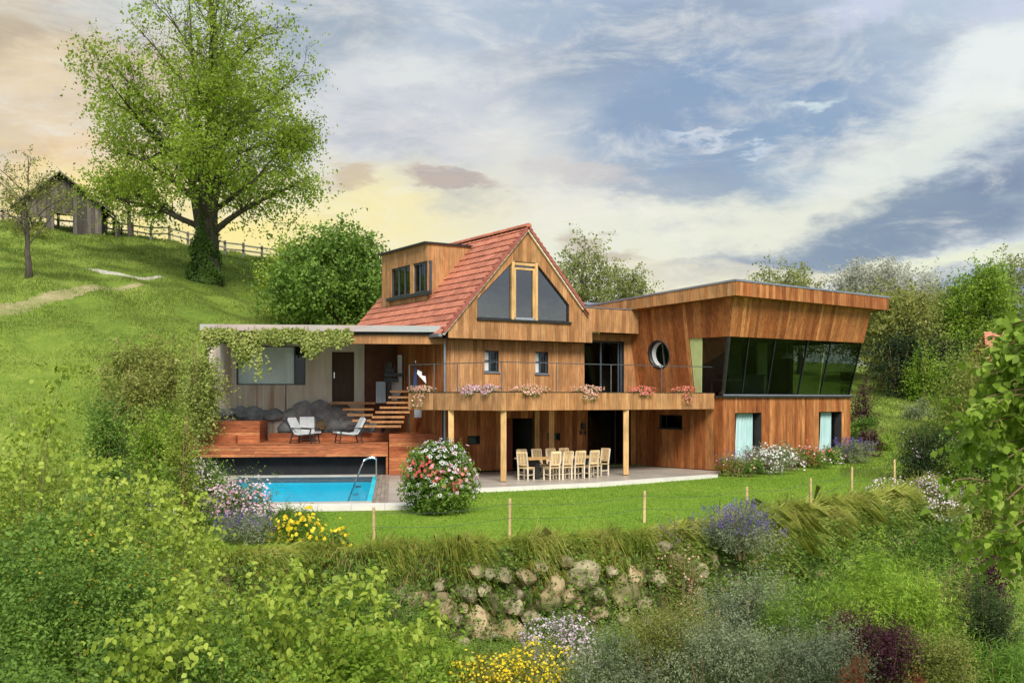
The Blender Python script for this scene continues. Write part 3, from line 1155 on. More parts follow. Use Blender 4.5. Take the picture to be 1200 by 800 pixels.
# ------------------------------------------------------------------ stone annex
def build_annex():
    t = thing('pool_annex', PF.p(-2.5, 4.5, 0), 'flat-roofed annex with stained rendered wall on boulders behind the pool deck', 'annex')
    vw = 4.5
    mp = lambda u, z, d: PF.p(u, vw - d, z)
    H_ = lambda x, y: PF.hit_v(x, y, vw)
    uL, uR = H_(243, 450)[0], H_(427, 450)[0]
    w0, wz1 = H_(277, 405)
    w1, wz0 = H_(358, 451)
    d0, dz1 = H_(389, 412)
    d1, dz0 = H_(415, 470.5)
    top = [(uL, 5.5), (uR, 5.5)]
    bot = [(uL, .2), (uR, .2)]
    holes = [rect(w0, w1, wz0, wz1), rect(d0, d1, dz0, dz1)]
    ug = H_(335, 450)[0]
    for nm, a, b, mt in (('board_marked_wall', uL, ug - .02, M['boardcon']), ('rendered_wall', ug + .02, uR, M['render'])):
        mb = MB()
        for s0, s1, pcs in strips(top, bot, a, b, holes):
            for la, lb, ha, hb in pcs:
                mb.hexa([mp(s0, la, 0), mp(s1, lb, 0), mp(s1, lb, -.3), mp(s0, la, -.3), mp(s0, ha, 0), mp(s1, hb, 0), mp(s1, hb, -.3), mp(s0, ha, -.3)])
        mb.build(nm, mt, t)
    c = MB()
    c.box(ug - .02, ug + .02, .28, .26, .2, 5.4, lambda x, y, z: mp(x, z, -y))
    c.build('joint', M['plinth'], t)
    # darker wall to the right of the door
    u2 = H_(478, 450)[0]
    c = MB()
    c.box(uR + .003, u2 + 1.2, vw + .05, vw + .3, .2, 5.5, PF.p)
    c.build('dark_wall', M['brownwall'], t)
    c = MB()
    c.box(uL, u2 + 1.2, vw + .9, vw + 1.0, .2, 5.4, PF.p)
    c.build('inner_wall', M['black'], t)
    # door
    c = MB()
    c.box(d0 + .02, d1 - .02, -.22, -.16, dz0, dz1, lambda x, y, z: mp(x, z, y))
    dr = c.build('door', M['browndoor'], t)
    for k in range(3):
        q = MB()
        zz = dz0 + .2 + k * .66
        q.box(d0 + .14, d1 - .14, -.158, -.145, zz, zz + .5, lambda x, y, z: mp(x, z, y))
        q.build('door_panel', M['browndoor'], dr)
    q = MB()
    q.box(d0 + .07, d0 + .11, -.155, -.10, dz0 + 1.0, dz0 + 1.25, lambda x, y, z: mp(x, z, y))
    q.build('handle', M['steel'], dr)
    # big window with a blind
    f = window(t, 'window', mp, w0, w1, wz0, wz1, d=-.05, fr=.045, fmat=M['bluemetal'], gmat=M['glass'], mull=(w0 + (w1 - w0) * .84,))
    q = MB()
    x0, x1 = w0 + .05, w0 + (w1 - w0) * .84
    V = []
    k = 22
    for i in range(k + 1):
        x = x0 + (x1 - x0) * i / k
        d = -.13 - .012 * (i % 2)
        V += [mp(x, wz0 + .04, d), mp(x, wz1, d), mp(x, wz0 + .04, d - .012), mp(x, wz1, d - .012)]
    Fc = []
    for i in range(k):
        a = i * 4
        Fc += [(a, a + 4, a + 5, a + 1), (a + 2, a + 3, a + 7, a + 6)]
    link('blind', V, Fc, M['blind'], t)
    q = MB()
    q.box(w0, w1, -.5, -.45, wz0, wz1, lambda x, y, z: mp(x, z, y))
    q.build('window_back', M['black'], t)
    # boulders along the foot of the wall
    sp = [(246, 484, .42, .30), (258, 486, .5, .30), (271, 484, .36, .25), (283, 484, .42, .33), (297, 486, .52, .42), (311, 487, .4, .25), (324, 487, .55, .34), (343, 486, .6, .38), (357, 480, .6, .48),
          (374, 484, .75, .66), (381, 492, .7, .6), (349, 497, .7, .42), (366, 500, .65, .5), (393, 497, .6, .5), (336, 500, .5, .35), (398, 483, .5, .5), (410, 494, .7, .55), (424, 500, .8, .45)]
    for i, (x, y, rx, rz) in enumerate(sp):
        u, z = H_(x, y)
        X, Y, _ = PF.p(u, vw - .02, 0)
        V, Fc = rock(X, Y, z, rx, .30, rz, 40 + i, PF.ang)
        link('boulder', V, Fc, M['bluestone'] if i != 12 else M['bluestone'], t)
    u, z = H_(377, 497)
    V, Fc = rock(*PF.p(u, vw - .32, 0)[:2], z, .3, .15, .26, 5, PF.ang)
    o = link('boulder', V, Fc, M['sandstone'], t)
    o['label'] = 'tan squarish stone'
    # roof
    ur = PF.hit_v(522, 384, .25)[0]
    ul = PF.hit_v(236, 384, .25)[0]
    c = MB()
    c.box(ul, ur, .35, 8.0, 5.44, 5.60, PF.p)
    rf = c.build('roof', M['plinth'], t)
    c = MB()
    c.box(ul - .05, ur, .20, .34, 5.54, 5.78, PF.p)
    c.build('metal_edge', M['copper'], rf)
    c = MB()
    c.box(ul + .1, ur - .02, .42, .56, 5.08, 5.438, PF.p)
    c.build('beam', M['larch'], rf)
    c = MB()
    c.box(ul + .1, ur - .1, .6, 4.48, 5.30, 5.438, PF.p)
    c.build('ceiling', M['brownwall'], rf)
    # gravel / moss tray on the roof
    c = MB()
    c.box(ul + .1, ur - .3, .4, 7.9, 5.601, 5.70, PF.p)
    c.build('roof_gravel', M['bluestone'], rf)
    # white framed glazing right of the door
    for (x0, x1, y0, y1, dd) in ((457, 471, 447, 469, .5), (466, 471, 416, 447, .5), (474, 478, 424, 458, .55), (479, 486, 441, 457, .6)):
        a, z1 = PF.hit_v(x0, y0, vw - dd)
        b, z0 = PF.hit_v(x1, y1, vw - dd)
        q = MB()
        q.box(a, b, vw - dd, vw - dd + .05, z0, z1, PF.p)
        q.build('white_panel', M['white'], t)
    q = MB()
    a, z1 = PF.hit_v(471, 412, vw - .4)
    b, z0 = PF.hit_v(475, 470, vw - .4)
    q.box(a, b, vw - .4, vw - .3, z0, z1, PF.p)
    q.build('mullion', M['bluemetal'], t)


build_annex()


def build_stairs():
    t = thing('garden_stairs', PF.p(1.3, 2.5, DZ), 'open wooden stairs climbing from the deck to the dark brown door and balcony', 'stairs')
    # flight to the door: treads at constant pitch
    zs = []
    A = [(386.5, 440, 471.0), (402, 438, 478.2), (407, 437, 484.8), (413, 435, 491.3), (418, 436, 498)]
    for i, (x0, x1, y) in enumerate(A):
        v = 3.95 - .26 * i
        a, z = PF.hit_v(x0, y, v)
        b, _ = PF.hit_v(x1, y, v)
        q = MB()
        q.box(a, b, v - .16, v + .18, z - .09, z, PF.p)
        q.build('tread', M['larch'], t)
    B_ = [(457, 480, 457.3), (455, 480, 464.2), (453, 480, 470.4), (445, 481, 476.2), (440, 480, 481.6), (436, 474, 487.3), (433, 473, 493), (430, 470, 498.2)]
    for i, (x0, x1, y) in enumerate(B_):
        v = 3.1 - .24 * i
        a, z = PF.hit_v(x0, y, v)
        b, _ = PF.hit_v(x1, y, v)
        q = MB()
        q.box(a, b, v - .16, v + .16, z - .085, z, PF.p)
        q.build('tread', M['larch'], t)
    a0, z0 = PF.hit_v(434, 503, 1.5)
    a1, z1 = PF.hit_v(463, 458, 3.1)
    q = MB()
    q.bar(PF.p(a0 + .45, 1.5, z0 - .1), PF.p(a1 + .3, 3.1, z1 - .12), .07, .16)
    q.build('stringer', M['darkmetal'], t)
    q = MB()
    a, z = PF.hit_v(478.5, 478, 2.2)
    q.box(a, a + .06, 2.2, 2.26, DZ, z, PF.p)
    q.build('support_post', M['darkmetal'], t)


build_stairs()


# ------------------------------------------------------------------ timber house
def build_house():
    t = thing('timber_house', W0.p(0, 0, 0), 'larch-clad gabled house with red tiled roof, dormer and long balcony', 'house')
    mp0 = lambda u, z, d: W0.p(u, -d, z)
    G = -.65
    mpg = lambda u, z, d: W0.p(u, G - d, z)
    h0 = lambda x, y: W0.hit_v(x, y, 0)
    hg = lambda x, y: W0.hit_v(x, y, G)
    APX, SL = 9.9, 1.12
    # --- projecting gable with trapezoid window
    xl, xr = hg(525, 390)[0], hg(693.5, 390)[0]
    wl, wb = hg(559, 372.5)
    wr = hg(666.5, 375)[0]
    a1, zt = hg(601, 306)
    a2 = hg(628.5, 306)[0]
    zl = hg(559, 350)[1]
    zr = hg(666.5, 357)[1]
    top = [(xl, APX + SL * xl - .12), (0, APX - .12), (2.72, APX - SL * 2.72 - .12), (2.73, 6.77), (xr, 6.77)]
    if xl < -3.6:
        top[0] = (xl, 5.75)
    hole = ([wl, a1, a2, wr], [wb] * 4, [zl, zt, zt, zr])
    clad(t, 'gable_wall', mpg, top, [(xl, 5.31), (xr, 5.31)], xl, xr, [hole], M['larch'], thick=.6)
    # band continuing to the wing
    xe = hg(748, 380)[0]
    clad(t, 'roof_band', mpg, [(xr, 6.77), (xe, 6.74)], [(xr, 5.765), (xe, 5.765)], xr + .001, xe, [], M['larch'], thick=.3)
    # gable window
    f = MB()
    fr = .07
    P = [(wl, wb), (wr, wb), (wr, zr), (a2, zt), (a1, zt), (wl, zl)]
    for (p, q) in zip(P, P[1:] + P[:1]):
        f.bar(mpg(p[0], p[1], -.06), mpg(q[0], q[1], -.06), .09, fr, up=tuple(-np.append(W0.V, 0)))
    gw = f.build('gable_window', M['darkmetal'], t)
    for x in (a1, a2):
        q = MB()
        q.box(x - .06, x + .06, -.10, .03, wb, zt, lambda a, b, c: mpg(a, c, b))
        q.build('frame', M['postwood'], gw)
    q = MB()
    for (u0, u1, z0, z1) in ((a1 + .06, a2 - .06, zt - .14, zt - .03), (a1 + .06, a2 - .06, zt - .32, zt - .24), (a1 + .06, a1 + .15, wb + .1, zt - .32), (a2 - .15, a2 - .06, wb + .1, zt - .32)):
        q.box(u0, u1, -.09, 0, z0, z1, lambda a, b, c: mpg(a, c, b))
    q.build('door_frame', M['postwood'], gw)
    q = MB()
    q.box(wl - .04, wr + .08, -.02, .12, wb - .07, wb, lambda a, b, c: mpg(a, c, b))
    q.build('sill', M['darkmetal'], gw)
    q = MB()
    q.box(a1 + .1, a2 - .1, -.05, .03, wb + .01, wb + .1, lambda a, b, c: mpg(a, c, b))
    q.build('threshold', M['steel'], gw)
    for poly in ([(wl, wb), (a1, wb), (a1, zt), (wl, zl)], [(a2, wb), (wr, wb), (wr, zr), (a2, zt)], [(a1, wb), (a2, wb), (a2, zt), (a1, zt)]):
        V = [mpg(a, b, -.085) for a, b in poly] + [mpg(a, b, -.070) for a, b in poly]
        link('pane', V, BOXF, M['gableglass'], gw)
    # --- main wall below the gable: first floor and ground floor in one plane
    xa = h0(522.5, 430)[0]
    xd0, xd1 = h0(684.4, 430)[0], h0(731, 430)[0]
    xend = 6.15
    w1 = h0(567.5, 435.5), h0(584, 411)
    w2 = h0(627, 437.5), h0(642, 412.5)
    dtop = 5.9
    holes = [rect(w1[0][0], w1[1][0], w1[0][1], w1[1][1]), rect(w2[0][0], w2[1][0], w2[0][1], w2[1][1]), rect(xd0, xd1, 3.05, 5.45)]
    clad(t, 'upper_wall', mp0, [(xa, 5.31), (xr, 5.31), (xr + .001, 5.76), (xend, 5.76)], [(xa, 3.0), (xend, 3.0)], xa, xend, holes, M['larch'])
    for (p, q) in (w1, w2):
        f = window(t, 'window', mp0, p[0], q[0], p[1], q[1], d=-.10, fr=.05, fmat=M['bluemetal'], gmat=M['glass'], mull=(p[0] + (q[0] - p[0]) * .5,), trans=(p[1] + (q[1] - p[1]) * .55,), sill=M['zinc'])
        b = MB()
        b.box(p[0], p[0] + (q[0] - p[0]) * .45, -.19, -.17, p[1], q[1], lambda x, y, z: mp0(x, z, y))
        b.build('white_curtain', M['white'], f)
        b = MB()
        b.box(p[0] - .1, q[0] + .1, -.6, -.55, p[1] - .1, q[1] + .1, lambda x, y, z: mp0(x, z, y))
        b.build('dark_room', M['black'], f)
    window(t, 'glass_door', mp0, xd0, xd1, 3.05, 5.45, d=-.15, fr=.07, fmat=M['bluemetal'], gmat=M['glassdark'], mull=(xd0 + (xd1 - xd0) * .47, xd1 - .18))
    # ground floor openings
    g1 = h0(547.5, 520.5), h0(562.5, 510)
    g2 = h0(641, 516), h0(656, 507)
    rd = h0(593, 500), h0(601.5, 552)
    do = h0(601.5, 495), h0(624, 552)
    gl = h0(688, 480), h0(739, 545)
    xa2 = h0(521, 500)[0]
    holes = [rect(g1[0][0], g1[1][0], g1[0][1], g1[1][1]), rect(g2[0][0], g2[1][0], g2[0][1], g2[1][1]),
             rect(rd[0][0], do[1][0], .02, 2.15), rect(gl[0][0], gl[1][0], .05, 2.5)]
    clad(t, 'ground_wall', mp0, [(xa2 - 0.0, 2.98), (xend, 2.98)], [(xa2, .06), (xend, .06)], xa2, xend, holes, M['cedar'])
    for p, q in (g1, g2):
        f = window(t, 'window', mp0, p[0], q[0], p[1], q[1], d=-.06, fr=.05, fmat=M['darkmetal'], gmat=M['glassdark'])
        b = MB()
        b.box(p[0] + .12, q[0] - .12, -.13, -.12, p[1] + .05, q[1] - .08, lambda x, y, z: mp0(x, z, y))
        b.build('pale_screen', M['zinc'], f)
    b = MB()
    b.box(rd[0][0] + .02, rd[1][0], -.12, -.06, .03, 2.13, lambda x, y, z: mp0(x, z, y))
    rdo = b.build('door', M['redwood'], t)
    rdo['label'] = 'red-brown wooden door leaf'
    b = MB()
    b.box(rd[0][0], gl[1][0], -3.0, -2.9, 0, 2.9, lambda x, y, z: mp0(x, z, y))
    b.box(rd[0][0] - .3, rd[0][0] - .2, -2.9, -.22, 0, 2.9, lambda x, y, z: mp0(x, z, y))
    b.box(do[1][0] + .02, do[1][0] + .1, -2.9, -.24, 0, 2.9, lambda x, y, z: mp0(x, z, y))
    b.build('inner_walls', M['roomdark'], t)
    f = window(t, 'glass_door', mp0, gl[0][0], gl[1][0], .05, 2.5, d=-.12, fr=.07, fmat=M['darkmetal'], gmat=M['glassdark'], mull=(gl[0][0] + (gl[1][0] - gl[0][0]) * .68,))
    # upstairs room behind the glass
    b = MB()
    b.box(xend - .06, xend, -4.2, -.25, 0, 5.7, lambda x, y, z: mp0(x, z, y))
    b.box(do[1][0], xend, -4.2, -4.1, 0, 2.93, lambda x, y, z: mp0(x, z, y))
    b.box(xa + .3, xend, -4.2, -4.1, 3.0, 5.7, lambda x, y, z: mp0(x, z, y))
    b.box(xa + .3, xend, -4.1, -.25, 2.93, 3.0, lambda x, y, z: mp0(x, z, y))
    b.box(-1.4, 1.4, -2.6, -2.5, 5.8, 8.1, lambda x, y, z: mp0(x, z, y))
    b.build('room', M['roomdark'], t)
    # side wall facing the annex
    mps = lambda v, z, d: W0.p(xa - d, v, z)
    clad(t, 'side_wall', lambda v, z, d: W0.p(xa + .0 - d, v, z), [(0.02, 5.4), (6, 5.4)], [(0.02, .05), (6, .05)], .02, 6, [], M['cedar'], thick=.2)
    q = MB()
    q.box(xl + .1, xa + .3, G + .02, 6, 5.30, 5.42, W0.p)
    q.build('eaves_soffit', M['brownwall'], t)
    # other walls, plain, behind
    q = MB()
    q.box(xa, 3.3, 8.6, 8.8, 0, 6.0, W0.p)
    q.box(3.3, 3.5, .3, 8.6, 3.0, 6.7, W0.p)
    q.build('rear_walls', M['render'], t)
    # --- balcony slab and planked parapet
    L_, B1, R_ = np.array((-3.95, 40.9)), np.array((-.39, 37.6)), np.array((8.28, 43.75))
    hc = W0.p(xa, .2, 0)[:2]
    wp = W0.p(xend, .2, 0)[:2]
    V, Fc = prism([tuple(B1), tuple(R_), wp, hc, PF.p(2.2, 2.4, 0)[:2], tuple(L_)], 2.62, 3.0)
    link('balcony_slab', V, Fc, M['brownwall'], t)
    for a, b in ((L_, B1), (B1, R_)):
        d = (b - a) / np.linalg.norm(b - a)
        n = np.array((d[1], -d[0]))
        ln = float(np.linalg.norm(b - a))
        mpb = lambda u, z, dd, a=a, d=d, n=n: (a[0] + d[0] * u + n[0] * dd, a[1] + d[1] * u + n[1] * dd, z)
        clad(t, 'balcony_parapet', mpb, [(0, 3.18), (ln, 3.18)], [(0, 2.53), (ln, 2.53)], 0, ln, [], M['larch'], thick=.08)
        c = MB()
        c.box(0, ln, -.09, .05, 3.181, 3.20, lambda x, y, z: mpb(x, z, y))
        c.build('parapet_cap', M['darkmetal'], t)
    d = L_ - np.array(PF.p(2.2, 2.4, 0)[:2])
    # railing
    rl = thing('balcony_railing', (B1[0], B1[1], 3.0), 'thin dark metal railing running along the balcony above the parapet', 'railing')
    def off(p, k=.12):
        return p + np.array((-.0, k))
    pts = [off(L_), off(B1, .16), off(R_, .12)]
    q = MB()
    for a, b in zip(pts[:-1], pts[1:]):
        q.bar((*a, 4.25), (*b, 4.25), .045, .03)
    q.build('top_rail', M['railmetal'], rl)
    for x in (509, 536, 588, 652, 716, 775):
        s_ = None
        for a, b in zip(pts[:-1], pts[1:]):
            k = (x - 600) / FPX
            # a + s(b-a) on the ray
            dd = b - a
            s1 = (k * a[1] - a[0]) / (dd[0] - k * dd[1])
            if 0 <= s1 <= 1:
                s_ = a + dd * s1
        q = MB()
        q.bar((s_[0], s_[1], 3.0), (s_[0], s_[1] - .03, 4.24), .035, .05)
        q.build('rail_post', M['railmetal'], rl)
    q = MB()
    q.bar((*pts[0], 3.05), (pts[0][0], pts[0][1], 4.25), .035, .05)
    q.build('rail_post', M['railmetal'], rl)
    # posts carrying the balcony
    for X, Y in ((-.30, 37.85), (4.39, 41.15), (-2.25, 39.5), W0.p(xd0 - 3.3, -2.4, 0)[:2]):
        q = MB()
        q.box(X - .1, X + .1, Y - .1, Y + .1, .03, 2.62)
        pst = q.build('post', M['postwood'], t)
        q = MB()
        q.box(X - .05, X + .05, Y - .05, Y + .05, 0, .028)
        q.build('post_foot', M['darkmetal'], pst)
    X, Y = W0.p(h0(627.5, 500)[0], -.12, 0)[:2]
    q = MB()
    q.box(X - .1, X + .1, Y - .1, Y + .1, 0, 2.62)
    q.build('post', M['postwood'], t)
    # wall lamps
    for x, y in ((682, 500),):
        u, z = h0(x, y)
        lp = thing('wall_lamp', W0.p(u, -.05, z), 'small black lamp on the terrace wall left of the glass door', 'wall lamp')
        q = MB()
        q.box(u - .09, u + .09, -.16, -.05, z - .1, z + .16, W0.p)
        q.build('lamp_body', M['darkmetal'], lp)
        q = MB()
        for dx in (-.12, .12):
            q.tube([W0.p(u + dx, -.1, z - .32), W0.p(u + dx, -.1, z - .15)], [.05, .03], 8)
        q.build('spot_cone', M['darkmetal'], lp)
    # --- roof
    rf = MB()
    vF, vB = G - .12, 9.0
    ue = -3.98
    for sgn, uend in ((-1, 3.98), (1, 3.05)):
        p = lambda uu, v, dz: W0.p(sgn * uu, v, APX - SL * uu + dz)
        rf.hexa([p(.02, vF + .05, -.16), p(.02, vB, -.16), p(uend, vB, -.16), p(uend, vF + .05, -.16),
                 p(.02, vF + .05, -.03), p(.02, vB, -.03), p(uend, vB, -.03), p(uend, vF + .05, -.03)])
    roof = rf.build('roof', M['brownwall'], t)
    K = math.hypot(1, SL)
    step = .385
    for sgn, uend, wid in ((-1, 4.02, .33), (1, 3.05, .33)):
        n = int(uend * K / step) + 1
        for i in range(n):
            s1 = uend * K - i * step
            s0 = max(s1 - step - .06, .05)
            if s1 < .2:
                continue
            mb = MB()
            nv = int((vB - vF) / wid)
            wv = (vB - vF) / nv
            for j in range(nv):
                va, vb_ = vF + j * wv + .004, vF + (j + 1) * wv - .004
                r1 = random.uniform(-.008, .010)
                nx_, nz_ = SL / K * sgn, 1 / K
                def P_(s_, v, h):
                    return W0.p(sgn * s_ / K + nx_ * h, v, APX - SL * s_ / K + nz_ * h)
                mid = (va + vb_) / 2
                lo, hi = .062 + r1, .018
                mb.add([P_(s1, va, lo - .03), P_(s1, vb_, lo - .03), P_(s0, vb_, hi - .02), P_(s0, va, hi - .02),
                        P_(s1, va, lo), P_(s1, mid, lo + .014), P_(s1, vb_, lo), P_(s0, vb_, hi), P_(s0, mid, hi + .01), P_(s0, va, hi)],
                       [(0, 1, 6, 5, 4), (4, 5, 8, 9), (5, 6, 7, 8), (0, 4, 9, 3), (1, 2, 7, 6), (0, 3, 2, 1)])
            mb.build('tile_row', M['tile'], roof)
    # ridge tiles
    nr = 26
    for j in range(nr):
        v0 = vF - .05 + j * (vB - vF + .1) / nr
        v1 = v0 + (vB - vF) / nr + .05
        V, Fc = [], []
        for (v, r) in ((v0, .155), (v1, .135)):
            for k in range(7):
                a = math.pi * k / 6
                V.append(W0.p(math.cos(a) * r, v, APX + .0 + math.sin(a) * r * 1.0))
        for k in range(6):
            Fc.append((k, k + 1, 8 + k, 7 + k))
        Fc.append(tuple(range(7)))
        link('ridge_tile', V, Fc, M['tile'], roof)
    # verge tiles along both front slopes
    for sgn, uend in ((-1, 3.98), (1, 2.85)):
        n = int(uend * K / .24)
        for j in range(n):
            s0, s1 = j * .24 + .06, j * .24 + .30
            u0, u1 = s0 / K, s1 / K
            q = MB()
            hh = .07 + .035
            p = lambda uu, v, dz: W0.p(sgn * uu, v, APX - SL * uu + dz)
            q.hexa([p(u0, vF - .07, -.12), p(u1, vF - .07, -.09), p(u1, vF + .12, -.0), p(u0, vF + .12, -.03),
                    p(u0, vF - .07, .05), p(u1, vF - .07, .12), p(u1, vF + .12, .12), p(u0, vF + .12, .05)])
            q.build('verge_tile', M['tiledark'], roof)
        q = MB()
        a = W0.p(0, G - .08, APX - .14)
        b = W0.p(sgn * (uend - .1), G - .08, APX - SL * (uend - .1) - .14)
        q.bar(a, b, .12, .07)
        q.build('barge_board', M['chairleg'], roof)
    q = MB()
    q.bar(W0.p(-4.05, vF - .05, APX - SL * 4.0 - .02), W0.p(-4.05, vB, APX - SL * 4.0 - .02), .14, .12)
    q.build('gutter', M['zinc'], roof)
    # --- dormer
    # front plane u=ud : bottom right corner lies on the roof slope
    lo_, hi_ = -3.9, -.5
    for _ in range(40):
        mid = (lo_ + hi_) / 2
        v, z = W0.hit_u(504.5, 348.7, mid)
        if z > APX + SL * mid:
            lo_ = mid
        else:
            hi_ = mid
    ud = lo_
    vr, zb = W0.hit_u(504.5, 348.7, ud)
    _, zt_ = W0.hit_u(508.9, 284.5, ud)
    vl, _ = W0.hit_u(451.5, 330, ud)
    print('dormer', ud, vr, vl, zb, zt_)
    dz_ = zt_
    ui = -(APX - dz_) / SL
    dm = MB()
    dm.box(ud - .35, ui + .3, vr - .12, vl + .12, dz_ + .0, dz_ + .07, W0.p)
    dor = dm.build('dormer', M['darkmetal'], t)
    mf = lambda v, z, d: W0.p(ud - .14 - d, v, z)
    wa, wz1 = W0.hit_u(503, 305, ud - .14)
    wb_, wz0 = W0.hit_u(459.5, 349, ud - .14)
    # front (planks are direct children so that the chain stays three deep)
    def cladflat(mpx, top, bot, a, b, holes, mat):
        mb = MB()
        for s0, s1, pcs in strips(top, bot, a, b, holes):
            for la, lb, ha, hb in pcs:
                mb.hexa([mpx(s0, la, -.12), mpx(s1, lb, -.12), mpx(s1, lb, 0), mpx(s0, la, 0), mpx(s0, ha, -.12), mpx(s1, hb, -.12), mpx(s1, hb, 0), mpx(s0, ha, 0)])
        mb.build('dormer_wall', M['plinth'], dor)
        for s0, s1, pcs in strips(top, bot, a, b, holes, (), (.15, .26)):
            for la, lb, ha, hb in pcs:
                if max(ha - la, hb - lb) < .04:
                    continue
                p = [mpx(s0 + .003, la, .001), mpx(s1 - .003, lb, .001), mpx(s1 - .003, lb, .028), mpx(s0 + .003, la, .028),
                     mpx(s0 + .003, ha, .001), mpx(s1 - .003, hb, .001), mpx(s1 - .003, hb, .028), mpx(s0 + .003, ha, .028)]
                link('plank', p, BOXF, mat, dor)
    cladflat(mf, [(vr, dz_), (vl, dz_)], [(vr, zb - .1), (vl, zb - .1)], vr, vl, [rect(wa, wb_, wz0, wz1)], M['larch'])
    ms = lambda u, z, d: W0.p(u, vr - d, z)
    cladflat(ms, [(ud - .16, dz_), (ui, dz_)], [(ud - .16, zb - .12), (ud, zb), (ui, dz_ - .02)], ud - .16, ui, [], M['larch'])
    ms2 = lambda u, z, d: W0.p(u, vl + d, z)
    mb = MB()
    mb.hexa([ms2(ud - .1, zb - .1, -.1), ms2(ui, dz_ - .02, -.1), ms2(ui, dz_ - .02, 0), ms2(ud - .1, zb - .1, 0), ms2(ud - .1, dz_, -.1), ms2(ui, dz_, -.1), ms2(ui, dz_, 0), ms2(ud - .1, dz_, 0)])
    mb.build('far_side', M['larch'], dor)
    gap0 = W0.hit_u(480.5, 330, ud - .14)[0]
    gap1 = W0.hit_u(485, 330, ud - .14)[0]
    # two dark sliding windows with a timber post between
    f = MB()
    for (a, b) in ((wa, gap1), (gap0, wb_)):
        n = 3
        for i in range(n + 1):
            x = a + (b - a) * i / n
            f.box(x - .035, x + .035, -.12, -.04, wz0, wz1, lambda p, q, r: mf(p, r, q))
        f.box(a, b, -.118, -.042, wz0, wz0 + .07, lambda p, q, r: mf(p, r, q))
        f.box(a, b, -.118, -.042, wz1 - .07, wz1, lambda p, q, r: mf(p, r, q))
    f.build('window_frame', M['bluemetal'], dor)
    for (a, b) in ((wa, gap1), (gap0, wb_)):
        for i in range(3):
            q = MB()
            x0, x1 = a + (b - a) * i / 3 + .035, a + (b - a) * (i + 1) / 3 - .035
            q.box(x0, x1, -.09, -.075, wz0 + .07, wz1 - .07, lambda p, q_, r: mf(p, r, q_))
            q.build('pane', M['glassdark'], dor)
    q = MB()
    q.box(gap1 + .03, gap0 - .03, -.12, .02, wz0, wz1, lambda p, q_, r: mf(p, r, q_))
    q.build('window_post', M['larch'], dor)
    q = MB()
    q.box(wa - .15, wb_ + .3, -.05, .16, wz0 - .16, wz0 - .01, lambda p, q_, r: mf(p, r, q_))
    q.build('sill', M['darkmetal'], dor)
    q = MB()
    q.box(max(wa, vr + .3), wb_, -.8, -.75, wz0 - .2, wz1, lambda p, q_, r: mf(p, r, q_))
    q.box(vr + .14, vr + .17, -.9, -.13, wz0 - .2, wz1, lambda p, q_, r: mf(p, r, q_))
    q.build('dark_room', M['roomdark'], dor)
    # flat roof between gable and wing, with its metal edge
    q = MB()
    q.box(2.75, xe, G + .0, 7.5, 6.60, 6.74, W0.p)
    q.build('flat_roof', M['zinc'], t)
    q = MB()
    q.box(2.75, xe, G - .06, G + .1, 6.775, 6.81, W0.p)
    q.build('roof_edge', M['zinc'], t)
    # roof hut behind with metal sheet roof
    q = MB()
    q.box(3.6, 6.2, 2.6, 5.5, 6.75, 7.22, W0.p)
    q.build('rooftop_wall', M['browndoor'], t)
    q = MB()
    q.box(3.2, 6.8, 2.2, 5.9, 7.22, 7.32, W0.p)
    q.build('rooftop_sheet', M['zinc'], t)


build_house()


